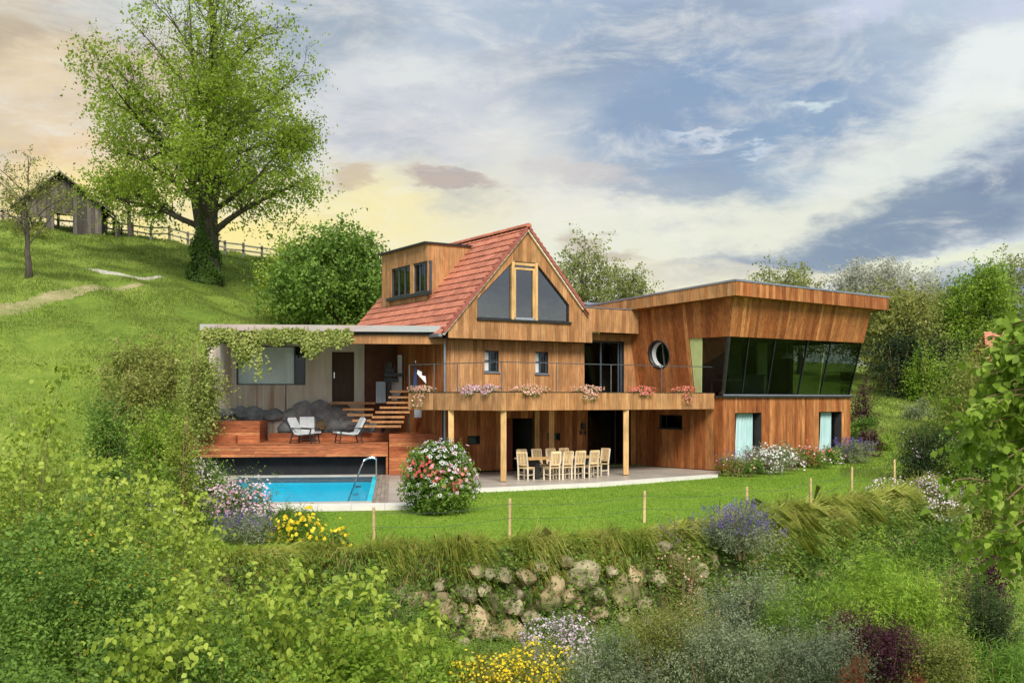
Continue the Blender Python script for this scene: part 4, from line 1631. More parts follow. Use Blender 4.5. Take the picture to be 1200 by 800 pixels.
# ------------------------------------------------------------------ timber wing
def build_wing():
    t = thing('timber_wing', WG.p(0, 0, 0), 'modern leaning timber wing with a long band of tinted glass and round window', 'house wing')
    W_ = 9.2
    S0, S1 = 3.08, 7.03
    fz = lambda z: (z - S0) / 3.97
    def mf(u, z, d):      # leaning front
        f = max(fz(z), 0)
        uu = u + (-.6 * f * (1 - u / W_) + .17 * f * (u / W_))
        return WG.p(uu, -1.0 * f - d, z)
    def ml(v, z, d):      # leaning left face (v measured into the depth)
        f = max(fz(z), 0)
        vv = v - 1.0 * f * max(0.0, 1 - v / 1.4)
        return WG.p(-.6 * f - d, vv, z)
    def mr(v, z, d):
        f = max(fz(z), 0)
        vv = v - 1.0 * f * max(0.0, 1 - v / 3.0)
        return WG.p(W_ + .17 * f + d, vv, z)
    g0 = lambda u, z, d: WG.p(u, -d, z)
    gl = lambda v, z, d: WG.p(-d, v, z)
    # ground floor
    h = lambda x, y: WG.hit_v(x, y, 0)
    o1 = h(861, 500)[0], h(892, 500)[0]
    o2 = h(959, 500)[0], h(986, 500)[0]
    zt = h(861, 483.7)[1]
    clad(t, 'front_wall', g0, [(0, 3.0), (W_, 3.0)], [(0, .02), (W_, .02)], 0, W_, [rect(o1[0], o1[1], .1, zt), rect(o2[0], o2[1], .1, zt)], M['cedar'], w=(.12, .22), thick=.45)
    wv = lambda px: WG.hit_u(px, 490, 0)[0]
    sw = WG.hit_u(773, 501, 0), WG.hit_u(800, 486, 0)
    clad(t, 'left_wall', gl, [(0.0, 3.0), (5.9, 3.0)], [(0.0, .02), (5.9, .02)], 0.0, 5.9, [rect(sw[1][0], sw[0][0], sw[0][1], sw[1][1])], M['cedar'])
    window(t, 'window', gl, sw[1][0], sw[0][0], sw[0][1], sw[1][1], d=-.08, fr=.05, fmat=M['darkmetal'], gmat=M['glassdark'], mull=(sw[0][0] - .32,), sill=M['darkmetal'])
    for (a, b) in (o1, o2):
        window(t, 'window', g0, a, b, .1, zt, d=-.30, fr=.05, fmat=M['darkmetal'], gmat=M['glass'], mull=(a + (b - a) * .5,))
    q = MB()
    q.box(.4, W_ - .3, 1.9, 2.0, 0, 3.0, WG.p)
    q.box(-0.2 + .45, W_ - .3, .5, 1.9, -.02, .05, WG.p)
    q.box(W_ - .3, W_ - .0, .5, 6.5, 0, 3.0, WG.p)
    q.build('lower_room', M['roomdark'], t)
    # curtains
    for i, (a, b, px0, px1) in enumerate(((o1[0], o1[1], 867, 886), (o2[0], o2[1], 966, 978))):
        c0, c1 = h(px0, 500)[0], h(px1, 500)[0]
        V, Fc = [], []
        k = 28
        for j in range(k + 1):
            x = c0 + (c1 - c0) * j / k
            for zi, z in enumerate((.12, 1.2, zt - .03)):
                xx = (c0 + c1) / 2 + (x - (c0 + c1) / 2) * (1.12, 1.0, .95)[zi] + (-.08, 0, .04)[zi]
                V.append(WG.p(xx, .22 + .035 * math.sin(j * 1.3) - (0.0, .0, 0)[zi], z))
        for j in range(k):
            for z in range(2):
                a_ = j * 3 + z
                Fc.append((a_, a_ + 3, a_ + 4, a_ + 1))
        o = link('curtain', V, Fc, M['curtain'])
        md = o.modifiers.new('thickness', 'SOLIDIFY')
        md.thickness = .008
        tag(o, 'pale aqua curtain in the %s tall window of the timber wing' % ('wider left' if i == 0 else 'narrower right'), 'curtain', 'curtains in the tall windows')
    # sill band
    q = MB()
    q.box(-.12, W_ + .1, -.14, .4, 3.003, 3.075, WG.p)
    q.box(-.14, .0, .4, 1.5, 3.003, 3.075, WG.p)
    q.build('sill_band', M['darkmetal'], t)
    q = MB()
    q.box(-.05, W_ + .04, -.10, -.04, 3.076, 3.13, WG.p)
    q.build('sill_rail', M['zinc'], t)
    # upper floor planks
    ZW = 5.45
    clad(t, 'upper_front_wall', mf, [(0, S1), (W_, S1)], [(0, ZW), (W_, ZW + .06)], 0, W_, [], M['cedar'], w=(.13, .24))
    vg = 1.49
    # round window: centre and radius on the left face
    vc, zc, rr = 3.22, 4.84, .60
    A = [math.cos(math.pi - math.pi * k / 8) for k in range(9)]
    B_ = [math.sin(math.pi * k / 8) for k in range(9)]
    circ = ([vc + rr * a for a in A], [zc - rr * b for b in B_], [zc + rr * b for b in B_])
    clad(t, 'upper_left_wall', ml, [(0, S1), (6.2, S1)], [(0, 3.0), (6.2, 3.0)], 0.0, 6.2, [([-.01, vg], [2.9, 2.9], [ZW, ZW]), circ], M['cedar'], w=(.16, .26), thick=.28)
    q = MB()
    n = 36
    V, Fc = [], []
    for k in range(n):
        a = 2 * math.pi * k / n
        for (r_, d) in ((rr + .02, .045), (rr - .05, .045), (rr - .05, -.26), (rr + .02, -.26)):
            V.append(ml(vc + r_ * math.cos(a), zc + r_ * math.sin(a), d))
    for k in range(n):
        k2 = (k + 1) % n
        for j in range(4):
            Fc.append((k * 4 + j, k2 * 4 + j, k2 * 4 + (j + 1) % 4, k * 4 + (j + 1) % 4))
    rw = link('round_window', V, Fc, M['darkmetal'], t, smooth=True)
    V = [ml(vc + (rr - .05) * math.cos(2 * math.pi * k / n), zc + (rr - .05) * math.sin(2 * math.pi * k / n), -.2) for k in range(n)]
    V += [ml(vc + (rr - .05) * math.cos(2 * math.pi * k / n), zc + (rr - .05) * math.sin(2 * math.pi * k / n), -.215) for k in range(n)]
    link('pane', V, [tuple(range(n)), tuple(range(2 * n - 1, n - 1, -1))] + [(k, (k + 1) % n, n + (k + 1) % n, n + k) for k in range(n)], M['glassdark'], rw)
    q = MB()
    q.box(vc - .10, vc - .06, -.20, -.15, zc - .52, zc + .52, lambda a, b, c: ml(a, c, b))
    q.build('mullion', M['zinc'], rw)
    # crescent of pale reveal inside the opening
    V, Fc = [], []
    for k in range(13):
        a = math.pi * .5 + math.pi * (k / 12)
        for (cx, r_) in ((0, rr - .06), (.13, rr - .10)):
            V.append(ml(vc - (cx + r_ * math.cos(a)) * 1.0 if False else vc - cx * 0 + (-1) * (r_ * math.cos(a)) - cx, zc + r_ * math.sin(a), -.13 if cx == 0 else -.19))
    for k in range(12):
        Fc.append((2 * k, 2 * k + 2, 2 * k + 3, 2 * k + 1))
    link('pale_reveal', V, Fc, M['white'], rw)
    # glass panes with dark joints, leaning
    splits = [WG.hit_v(px, 440, -.4)[0] for px in (850, 879.5, 909, 945, 971, 998)]
    splits = [0.0] + splits[1:-1] + [W_]
    gw = MB()
    gw.hexa([ml(.0, 3.1, -.12), ml(.09, 3.1, -.12), ml(.09, 3.1, .0), ml(.0, 3.1, .0), ml(.0, ZW, -.12), ml(.09, ZW, -.12), ml(.09, ZW, .0), ml(.0, ZW, .0)])
    fr = gw.build('window_band', M['darkmetal'], t)
    for s_ in splits[1:]:
        q = MB()
        q.hexa([mf(s_ - .015, 3.1, -.10), mf(s_ + .015, 3.1, -.10), mf(s_ + .015, 3.1, -.02), mf(s_ - .015, 3.1, -.02),
                mf(s_ - .015, ZW + .02, -.10), mf(s_ + .015, ZW + .02, -.10), mf(s_ + .015, ZW + .02, -.02), mf(s_ - .015, ZW + .02, -.02)])
        q.build('joint', M['darkmetal'], fr)
    for a, b in zip(splits[:-1], splits[1:]):
        p = [mf(a + .02, 3.1, -.07), mf(b - .02, 3.1, -.07), mf(b - .02, 3.1, -.05), mf(a + .02, 3.1, -.05),
             mf(a + .02, ZW + .05, -.07), mf(b - .02, ZW + .05, -.07), mf(b - .02, ZW + .05, -.05), mf(a + .02, ZW + .05, -.05)]
        link('pane', p, BOXF, M['glassdark'], fr)
    p = [ml(.09, 3.1, -.08), ml(vg, 3.1, -.08), ml(vg, 3.1, -.06), ml(.09, 3.1, -.06), ml(.09, ZW, -.08), ml(vg, ZW, -.08), ml(vg, ZW, -.06), ml(.09, ZW, -.06)]
    link('pane', p, BOXF, M['glassdark'], fr)
    # right end: glass then wall
    for a, b in ((.05, 1.6), (1.66, 3.2)):
        p = [mr(a, 3.1, -.08), mr(b, 3.1, -.08), mr(b, 3.1, -.06), mr(a, 3.1, -.06), mr(a, ZW + .06, -.08), mr(b, ZW + .06, -.08), mr(b, ZW + .06, -.06), mr(a, ZW + .06, -.06)]
        link('pane', p, BOXF, M['glassdark'], fr)
    clad(t, 'right_wall', mr, [(0, S1), (6.5, S1)], [(0, ZW + .06), (3.2, ZW + .06), (3.201, 0.0), (6.5, 0.0)], .02, 6.5, [], M['cedar'], w=(.3, .5))
    q = MB()
    q.box(W_ - .2, W_, .1, 3.4, 0, 3.0, WG.p)
    q.build('right_lower_wall', M['cedar'], t)
    # lime edge panel at the left end of the glass
    p = [ml(vg - .30, 3.1, -.17), ml(vg, 3.1, -.17), ml(vg, 3.1, -.13), ml(vg - .30, 3.1, -.13), ml(vg - .38, ZW, -.17), ml(vg, ZW, -.17), ml(vg, ZW, -.13), ml(vg - .38, ZW, -.13)]
    # mounted just outside the pane as a painted reveal
    p = [ml(vg - .34, 3.1, -.055), ml(vg - .01, 3.1, -.055), ml(vg - .01, 3.1, -.02), ml(vg - .34, 3.1, -.02),
         ml(vg - .50, ZW, -.055), ml(vg - .01, ZW, -.055), ml(vg - .01, ZW, -.02), ml(vg - .50, ZW, -.02)]
    link('lime_reveal', p, BOXF, M['lime'], t)
    # interior
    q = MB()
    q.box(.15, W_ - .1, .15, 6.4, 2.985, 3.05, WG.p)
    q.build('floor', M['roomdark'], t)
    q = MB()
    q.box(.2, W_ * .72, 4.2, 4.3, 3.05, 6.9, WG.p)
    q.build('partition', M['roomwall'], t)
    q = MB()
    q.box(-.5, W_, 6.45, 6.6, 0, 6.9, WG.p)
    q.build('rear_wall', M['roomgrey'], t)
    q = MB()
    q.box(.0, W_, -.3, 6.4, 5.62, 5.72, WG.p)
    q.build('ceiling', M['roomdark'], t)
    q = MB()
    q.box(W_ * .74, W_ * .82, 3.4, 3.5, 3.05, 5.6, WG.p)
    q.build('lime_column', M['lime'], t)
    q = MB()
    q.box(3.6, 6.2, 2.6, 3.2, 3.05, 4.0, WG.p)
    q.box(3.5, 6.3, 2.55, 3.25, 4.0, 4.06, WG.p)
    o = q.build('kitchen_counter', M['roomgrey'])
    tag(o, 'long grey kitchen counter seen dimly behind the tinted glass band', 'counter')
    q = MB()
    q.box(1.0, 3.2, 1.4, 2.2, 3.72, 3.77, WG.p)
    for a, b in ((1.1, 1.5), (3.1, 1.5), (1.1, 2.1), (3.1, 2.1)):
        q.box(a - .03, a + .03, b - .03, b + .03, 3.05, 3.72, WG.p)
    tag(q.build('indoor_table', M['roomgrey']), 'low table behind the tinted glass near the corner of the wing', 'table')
    q = MB()
    q.tube([WG.p(6.6, 1.6, 5.6), WG.p(6.6, 1.6, 5.05)], .012, 6)
    q.tube([WG.p(6.6, 1.6, 5.07), WG.p(6.6, 1.6, 4.95), WG.p(6.6, 1.6, 4.8)], [.05, .22, .3], 12)
    tag(q.build('pendant_lamp', M['white']), 'white pendant lamp hanging behind the tinted glass band', 'lamp')
    # --- roof slab, tilted down to the back
    rz = lambda v: 7.56 - .055 * (v + 1.35)
    u0, u1, v0, v1 = -.95, 10.15, -1.38, 8.6
    q = MB()
    q.hexa([WG.p(u0 + .1, v0 + .1, rz(v0) - .12), WG.p(u1 - .1, v0 + .1, rz(v0) - .12), WG.p(u1 - .1, v1, rz(v1) - .12), WG.p(u0 + .1, v1, rz(v1) - .12),
            WG.p(u0 + .1, v0 + .1, rz(v0) - .01), WG.p(u1 - .1, v0 + .1, rz(v0) - .01), WG.p(u1 - .1, v1, rz(v1) - .01), WG.p(u0 + .1, v1, rz(v1) - .01)])
    rf = q.build('roof', M['zinc'], t)
    q = MB()
    q.hexa([WG.p(u0 + .05, v0 + .05, rz(v0) - .54), WG.p(u1 - .05, v0 + .05, rz(v0) - .54), WG.p(u1 - .05, v1, rz(v1) - .50), WG.p(u0 + .05, v1, rz(v1) - .50),
            WG.p(u0 + .05, v0 + .05, rz(v0) - .50), WG.p(u1 - .05, v0 + .05, rz(v0) - .50), WG.p(u1 - .05, v1, rz(v1) - .46), WG.p(u0 + .05, v1, rz(v1) - .46)])
    q.build('soffit', M['cedar'], rf)
    fm = lambda u, z, d: WG.p(u, v0 - d, z)
    fl = lambda v, z, d: WG.p(u0 - d, v, z)
    frr = lambda v, z, d: WG.p(u1 + d, v, z)
    clad(t, 'front_fascia', fm, [(u0, rz(v0)), (u1, rz(v0))], [(u0, rz(v0) - .56), (u1, rz(v0) - .56)], u0, u1, [], M['cedar'], w=(.16, .28), thick=.1)
    clad(t, 'left_fascia', fl, [(v0, rz(v0)), (v1, rz(v1))], [(v0, rz(v0) - .56), (4.0, rz(4.0) - .46), (v1, rz(v1) - .2)], v0, v1, [], M['larch'], w=(.16, .28), thick=.1)
    clad(t, 'right_fascia', frr, [(v0, rz(v0)), (v1, rz(v1))], [(v0, rz(v0) - .56), (v1, rz(v1) - .5)], v0, v1, [], M['cedar'], w=(.3, .5), thick=.1)
    q = MB()
    q.hexa([WG.p(u0 - .06, v0 - .06, rz(v0) + .001), WG.p(u1 + .06, v0 - .06, rz(v0) + .001), WG.p(u1 + .06, v1, rz(v1) + .001), WG.p(u0 - .06, v1, rz(v1) + .001),
            WG.p(u0 - .06, v0 - .06, rz(v0) + .075), WG.p(u1 + .06, v0 - .06, rz(v0) + .075), WG.p(u1 + .06, v1, rz(v1) + .075), WG.p(u0 - .06, v1, rz(v1) + .075)])
    q.build('roof_sheet', M['zinc'], rf)


build_wing()

# ------------------------------------------------------------------ foliage (leaf-by-leaf geometry)
def nrm(a):
    return a / (np.linalg.norm(a, axis=-1, keepdims=True) + 1e-9)


def leaves_mesh(name, P, D, N_, ln, wd, mat, parent=None, origin=None, kind=None, rnd=None, shape='leaf'):
    """P base points, D leaf directions, N_ leaf normals; each leaf is a small folded quad (or blade triangle, or round flower)"""
    n = len(P)
    D = nrm(D)
    S = nrm(np.cross(D, N_))
    N2 = np.cross(S, D)
    ln = np.broadcast_to(np.asarray(ln, float), (n,))[:, None]
    wd = np.broadcast_to(np.asarray(wd, float), (n,))[:, None]
    if shape == 'blade':
        V = np.stack([P - S * wd / 2, P + S * wd / 2, P + D * ln], 1)
        k = 3
    elif shape == 'bend':       # arching blade: two quads narrowing to a tip
        Gd = np.array((0, 0, -1.0))
        m1 = P + D * ln * .5
        tip = P + D * ln * .85 + Gd * ln * .38
        V = np.stack([P - S * wd / 2, P + S * wd / 2, m1 + S * wd * .42, tip, m1 - S * wd * .42], 1)
        k = 5
    elif shape == 'broad':
        a1, a2 = P + D * ln * .28 + N2 * wd * .10, P + D * ln * .62 + N2 * wd * .08
        V = np.stack([P, a1 + S * wd * .46, a2 + S * wd * .42, P + D * ln - N2 * ln * .12, a2 - S * wd * .42, a1 - S * wd * .46], 1)
        k = 6
    elif shape == 'flower':
        V = np.stack([P + (S * math.cos(a) + D * math.sin(a)) * ln * .5 * q for a, q in ((0, 1), (1.05, .8), (2.1, 1), (3.14, .8), (4.19, 1), (5.24, .8))], 1)
        k = 6
    else:
        mid = P + D * ln * .42
        V = np.stack([P, mid + S * wd / 2 + N2 * wd * .16, P + D * ln - N2 * ln * .10, mid - S * wd / 2 + N2 * wd * .16], 1)
        k = 4
    V = V.reshape(-1, 3)
    if origin is None:
        origin = np.array([V[:, 0].mean(), V[:, 1].mean(), V[:, 2].min()])
    origin = np.asarray(origin, float)
    me = bpy.data.meshes.new(name)
    me.vertices.add(n * k)
    me.vertices.foreach_set('co', (V - origin).astype(np.float32).ravel())
    me.loops.add(n * k)
    me.loops.foreach_set('vertex_index', np.arange(n * k, dtype=np.int32))
    me.polygons.add(n)
    me.polygons.foreach_set('loop_start', np.arange(0, n * k, k, dtype=np.int32))
    me.polygons.foreach_set('loop_total', np.full(n, k, dtype=np.int32))
    me.update()
    at_ = me.attributes.new('rnd', 'FLOAT', 'FACE')
    at_.data.foreach_set('value', (rng.random(n) if rnd is None else rnd).astype(np.float32))
    me.materials.append(mat)
    o = bpy.data.objects.new(name, me)
    COL.objects.link(o)
    pl = np.zeros(3)
    if parent is not None:
        o.parent = parent
        pl = WLOC[parent.name]
    o.location = (origin - pl).tolist()
    WLOC[o.name] = origin
    if kind:
        o['kind'] = kind
    return o


def rdir(n, up=0.0):
    d = rng.normal(size=(n, 3))
    d[:, 2] = d[:, 2] + up
    return nrm(d)


def shoots(O, D, Ls, nl, ll, lw, droop=.15, spread=.8, upn=.6, start=.12):
    """leaves set alternately along curved shoots -> P, D, N, t"""
    n = len(O)
    t = (np.arange(nl) + .5) / nl * (1 - start) + start
    t = t[None, :] + rng.normal(size=(n, nl)) * .25 / nl
    t = np.clip(t, 0, 1)
    Ls = np.broadcast_to(np.asarray(Ls, float), (n,))
    G = np.array((0, 0, -1.0))
    P = O[:, None, :] + D[:, None, :] * (t * Ls[:, None])[..., None] + G * (droop * Ls[:, None] * t * t)[..., None]
    tang = nrm(D[:, None, :] + G * (2 * droop * t)[..., None])
    r = nrm(np.cross(tang, rng.normal(size=(n, nl, 3))))
    LD = nrm(tang * (1 - spread) + r * spread + G * .12)
    NN = nrm(rng.normal(size=(n, nl, 3)) * .55 + np.array((0, 0, upn)))
    return P.reshape(-1, 3), LD.reshape(-1, 3), NN.reshape(-1, 3), t.reshape(-1)


def lobes_for(w, dpt, h, k, seed):
    r_ = np.random.default_rng(seed)
    Lb = [(0, 0, h * .40, w * .33, dpt * .33, h * .40)]
    for i in range(k):
        a = r_.uniform(0, 2 * math.pi)
        q = r_.uniform(.30, .74)
        s_ = r_.uniform(.16, .42)
        top = h * r_.uniform(.45, 1.02) * (1.08 - q * .35)
        Lb.append((math.cos(a) * w * .5 * q, math.sin(a) * dpt * .5 * q, max(top - h * s_ * .72, h * .15), w * s_ * .66, dpt * s_ * .66, h * s_ * .8))
    return np.array(Lb)


def in_lobes(n, Lb, inner=.45):
    """points in the outer shell of the lobes with outward directions"""
    wts = Lb[:, 3] * Lb[:, 4] * Lb[:, 5]
    wts = wts ** .67
    k = rng.choice(len(Lb), n, p=wts / wts.sum())
    d = rdir(n, .15)
    rad = inner + (1 - inner) * rng.random(n) ** .6
    c = Lb[k]
    P = c[:, :3] + d * c[:, 3:6] * rad[:, None]
    return P, d


def spot(px, Y):
    X = (px - 600) / FPX * Y
    return X, Y, h1(X, Y)


def shrub(name, label, cat, px, ytop, wpx, Y, mat, leaf=(.07, .035), nl=9, cover=3.2, up=.5, droop=.12, shoot=None, lobes=7, group=None,
          flowers=None, stemmat='twig', depth=.8, base=None, tall=None, spread=.75, inner=.35, seed=None, fringe=.25, stems=9, minh=.4, fsize=.05, zoff=0.0):
    X, Yy, z0 = spot(px, Y)
    if base is not None:
        z0 = base
    z0 += zoff
    w = wpx / FPX * Y
    h = max((HOR - ytop) / FPX * Y + CZ - z0, minh)
    dp = w * depth
    seed = seed if seed is not None else int(px * 7 + Y * 13)
    zv = CZ - (800 - HOR) / FPX * Y
    hb = max(0.0, min(zv - .35 - z0, h * .45))
    Lb = lobes_for(w, dp, h - hb, lobes, seed)
    Lb[:, 2] += hb
    root = thing(name, (X, Yy, z0), label, cat, group)
    o = np.array((X, Yy, z0))
    pl = FPX / Y * 1024 / 1200
    area = w * (h - hb) * pl * pl
    la = max(leaf[0] * leaf[1] * .5 * pl * pl, .35)
    # keep the leaf above about a pixel
    n = int(cover * area / la)
    n = min(int(n * 1.5), 52000)
    sl = shoot if shoot else (h - hb) * .34
    ns = max(int(n / nl), 20)
    ncl = max(14, ns // 11)
    Cc, cd = in_lobes(ncl, Lb, .72)
    ci = rng.integers(0, ncl, ns)
    Pf, df = in_lobes(ns, Lb, inner)
    free = rng.random(ns) < .3
    spread_r = (w + h - hb) * .5 * .085
    P = np.where(free[:, None], Pf, Cc[ci] + rng.normal(size=(ns, 3)) * spread_r)
    d = np.where(free[:, None], df, cd[ci])
    d = nrm(d * 1.0 + np.array((0, 0, up)) + rng.normal(size=(ns, 3)) * .38)
    P = P - d * sl * .45
    P[:, 2] = np.maximum(P[:, 2], .02)
    ctone = rng.random(ncl)
    Ls = sl * rng.uniform(.55, 1.0 + fringe, ns)
    a, b, c, t = shoots(P, d, Ls, nl, leaf[0], leaf[1], droop, spread)
    a[:, 2] = np.maximum(a[:, 2], .02)
    sc = rng.uniform(.65, 1.2, len(a)) * (1 - .3 * t)
    tone = np.where(free, .25, ctone[ci])  # inner filler shoots toned darker, standing in for shade inside the shrub
    rv = np.clip(np.repeat(tone, nl) * .5 + rng.random(len(a)) * .4 + t * .22 - .06, 0, 1)
    leaves_mesh('foliage', a + o, b, c, leaf[0] * sc, leaf[1] * sc, mat, root, o, rnd=rv, shape='broad' if (Y < 13 and leaf[1] > .03) else 'leaf')
    # stems
    mb = MB()
    for i in range(stems):
        a_ = rng.uniform(0, 2 * math.pi)
        q = rng.uniform(.1, .42)
        tip = np.array((math.cos(a_) * w * q, math.sin(a_) * dp * q, h * rng.uniform(.55, .9)))
        b0 = np.array((math.cos(a_) * w * .05, math.sin(a_) * dp * .05, -.15))
        m_ = b0 * .5 + tip * .5 + np.array((0, 0, h * .1))
        r0 = max(.006, min(.03 if Y > 13 else .011, h * .012))
        mb.tube([o + b0, o + m_, o + tip], [r0, r0 * .7, r0 * .3], 5, cap=False)
    mb.build('stems', M[stemmat], root, o)
    if flowers:
        for fm, dens, fs, shp in flowers:
            nf = int((2.6 if shp == 'spike' else 1.6) * dens * area / max(fs * fs * .7 * pl * pl, 1.0) / (2.2 if shp == 'spike' else 1))
            nf = min(nf, 16000)
            P, d = in_lobes(nf, Lb, .93)
            P = P * np.array((1.03, 1.03, 1.04))
            keep = P[:, 2] > hb + (h - hb) * .30
            P, d = P[keep], d[keep]
            if shp == 'spike':
                dd = nrm(d * .35 + np.array((0, 0, 1.0)) + rng.normal(size=P.shape) * .16)
                L5 = fs * rng.uniform(.7, 1.3, len(P))
                pa, pb, pc, pt = shoots(P, dd, L5 * 4, 7, fs, fs, 0, .55, .2, .45)
                leaves_mesh('flowers', pa + o, pb, pc, fs * .75, fs * .5, F_[fm], root, o, kind='stuff')
            else:
                # clustered
                ncl = max(6, nf // 14)
                Cc, cd = in_lobes(ncl, Lb, .95)
                j = rng.integers(0, ncl, len(P))
                mixk = (rng.random(len(P)) < .55)[:, None]
                P = np.where(mixk, Cc[j] + rng.normal(size=P.shape) * fs * 1.6, P)
                d = np.where(mixk, cd[j], d)
                P[:, 2] = np.maximum(P[:, 2], h * .1)
                nn = nrm(d + rng.normal(size=P.shape) * .35 + np.array((0, -.35, .2)))
                tt = nrm(np.cross(nn, rdir(len(P))))
                leaves_mesh('flowers', P + o, tt, nn, fs * rng.uniform(.7, 1.2, len(P)), fs, F_[fm], root, o, kind='stuff', shape='flower')
    return root


# ------------------------------------------------------------------ trees
def grow_tree(name, label, cat, px, Y, H_, env, leaf, mat, bark='bark', trunk_r=.35, nlimb=26, ntw=9, cover_n=30000, first=.2, lean=0.0, base=None, group=None, leafy=1.0,
              droop=.18, seed=1, up=.35, trunk_frac=.92, forks=1, twigl=1.0, X=None, nl=7, zbias=None):
    """tapered trunk, curved limbs, side branches and twigs; leaves grow in shoots on the twigs.
    env: list of (height fraction, radius m) of the crown"""
    r_ = np.random.default_rng(seed)
    if X is None:
        X, Yy, z0 = spot(px, Y)
    else:
        Yy, z0 = Y, h1(X, Y)
    if base is not None:
        z0 = base
    root = thing(name, (X, Yy, z0), label, cat, group)
    o = np.array((X, Yy, z0))
    eh, er = zip(*env)
    E = lambda f: float(np.interp(f, eh, er))
    tr, br = MB(), MB()
    # trunk(s)
    nseg = 12
    zs = np.linspace(0, H_ * trunk_frac, nseg)
    wob = np.cumsum(r_.normal(size=(nseg, 2)) * H_ * .006, axis=0)
    T = np.stack([wob[:, 0] + lean * zs / H_, wob[:, 1], zs], 1)
    rad = trunk_r * (1 - np.linspace(0, 1, nseg)) ** .8 + .02
    rad[0] *= 1.35
    T[0, 2] = -.4
    tr.tube(T + o, rad, 10)
    tr.build('trunk', M[bark], root, o, smooth=True)
    ends, ends_d = [], []

    def trunk_at(z):
        return np.array([np.interp(z, zs, T[:, 0]), np.interp(z, zs, T[:, 1]), z])

    def curve(p, d, ln, n, bend, wig):
        pts = [p]
        d = d / np.linalg.norm(d)
        for i in range(n):
            d = d + np.array((0, 0, bend)) / n + r_.normal(size=3) * wig
            d = d / np.linalg.norm(d)
            pts.append(pts[-1] + d * ln / n)
        return np.array(pts)
    for i in range(nlimb):
        f = first + (trunk_frac - .04 - first) * (i / nlimb) ** .9
        z = f * H_
        a = i * 2.39996 + r_.uniform(-.4, .4)
        # reach of the envelope a little above the fork
        ftip = min(f + .10 + .12 * r_.random(), .99)
        reach = E(ftip) * r_.uniform(.72, 1.03)
        p0 = trunk_at(z)
        rise = (ftip - f) * H_
        d = np.array((math.cos(a) * reach, math.sin(a) * reach, rise + reach * up))
        ln = math.hypot(reach, rise) * 1.04
        pts = curve(p0, d, ln, 8, -up * 1.0 if f < .5 else -.1, .09)
        rr_ = max(trunk_r * .42 * (1 - f) ** .7 * (ln / (max(er) + 1)), .03)
        br.tube(pts + o, np.linspace(rr_, .02, len(pts)), 6, cap=False)
        nb = max(3, int(ntw * ln / max(er)))
        for j in range(nb):
            s_ = .25 + .75 * (j + .6) / nb
            q = np.array([np.interp(s_ * 8, range(9), pts[:, k]) for k in range(3)])
            tang = pts[min(int(s_ * 8) + 1, 8)] - pts[max(int(s_ * 8) - 1, 0)]
            tang /= np.linalg.norm(tang)
            side = r_.normal(size=3)
            side[2] = side[2] * .6 + .15
            dd = tang * .7 + side * .75
            l2 = ln * .34 * (1.15 - s_ * .55) * r_.uniform(.7, 1.2)
            p2 = curve(q, dd, l2, 4, .1, .16)
            br.tube(p2 + o, np.linspace(rr_ * .38 * (1.2 - s_), .010, len(p2)), 4, cap=False)
            for k in range(5):
                s3 = .3 + .7 * (k + .5) / 5
                q3 = np.array([np.interp(s3 * 4, range(5), p2[:, c]) for c in range(3)])
                d3 = (p2[-1] - p2[0]) / l2 * .6 + r_.normal(size=3) * .6
                l3 = l2 * .38 * r_.uniform(.7, 1.3) * twigl
                p3 = curve(q3, d3, l3, 3, .0, .2)
                br.tube(p3 + o, [.014, .010, .008, .005], 3, cap=False)
                ends.append(p3[1:])
                ends_d.append(np.gradient(p3, axis=0)[1:])
    br.build('branches', M[bark], root, o, smooth=True)
    En = np.concatenate(ends)
    Dn = nrm(np.concatenate(ends_d))
    nsh = max(int(cover_n / nl), 10)
    wts = np.ones(len(En))
    if zbias is not None:
        fz_ = En[:, 2] / H_
        wts = np.interp(fz_, [a_ for a_, b_ in zbias], [b_ for a_, b_ in zbias])
        # whole twigs go bare or full, so the crown has gaps and clumps
        clump = np.sin(En[:, 0] * 1.1 + seed) * np.sin(En[:, 1] * 1.3) * np.sin(En[:, 2] * 1.2 + 1)
        wts = wts * np.clip(.75 + clump * .9, .2, 2) * np.clip(np.hypot(En[:, 0], En[:, 1]) / 4.0, .25, 1.6)
    k = rng.choice(len(En), nsh, p=wts / wts.sum())
    sl = leaf[0] * 5
    O = En[k] + rng.normal(size=(nsh, 3)) * sl * .35
    D = nrm(Dn[k] + rng.normal(size=(nsh, 3)) * .8)
    a, b, c, t = shoots(O, D, sl * rng.uniform(.6, 1.5, nsh), nl, leaf[0], leaf[1], droop)
    sc = rng.uniform(.6, 1.2, len(a))
    leaves_mesh('crown', a + o, b, c, leaf[0] * sc, leaf[1] * sc, mat, root, o)
    return root


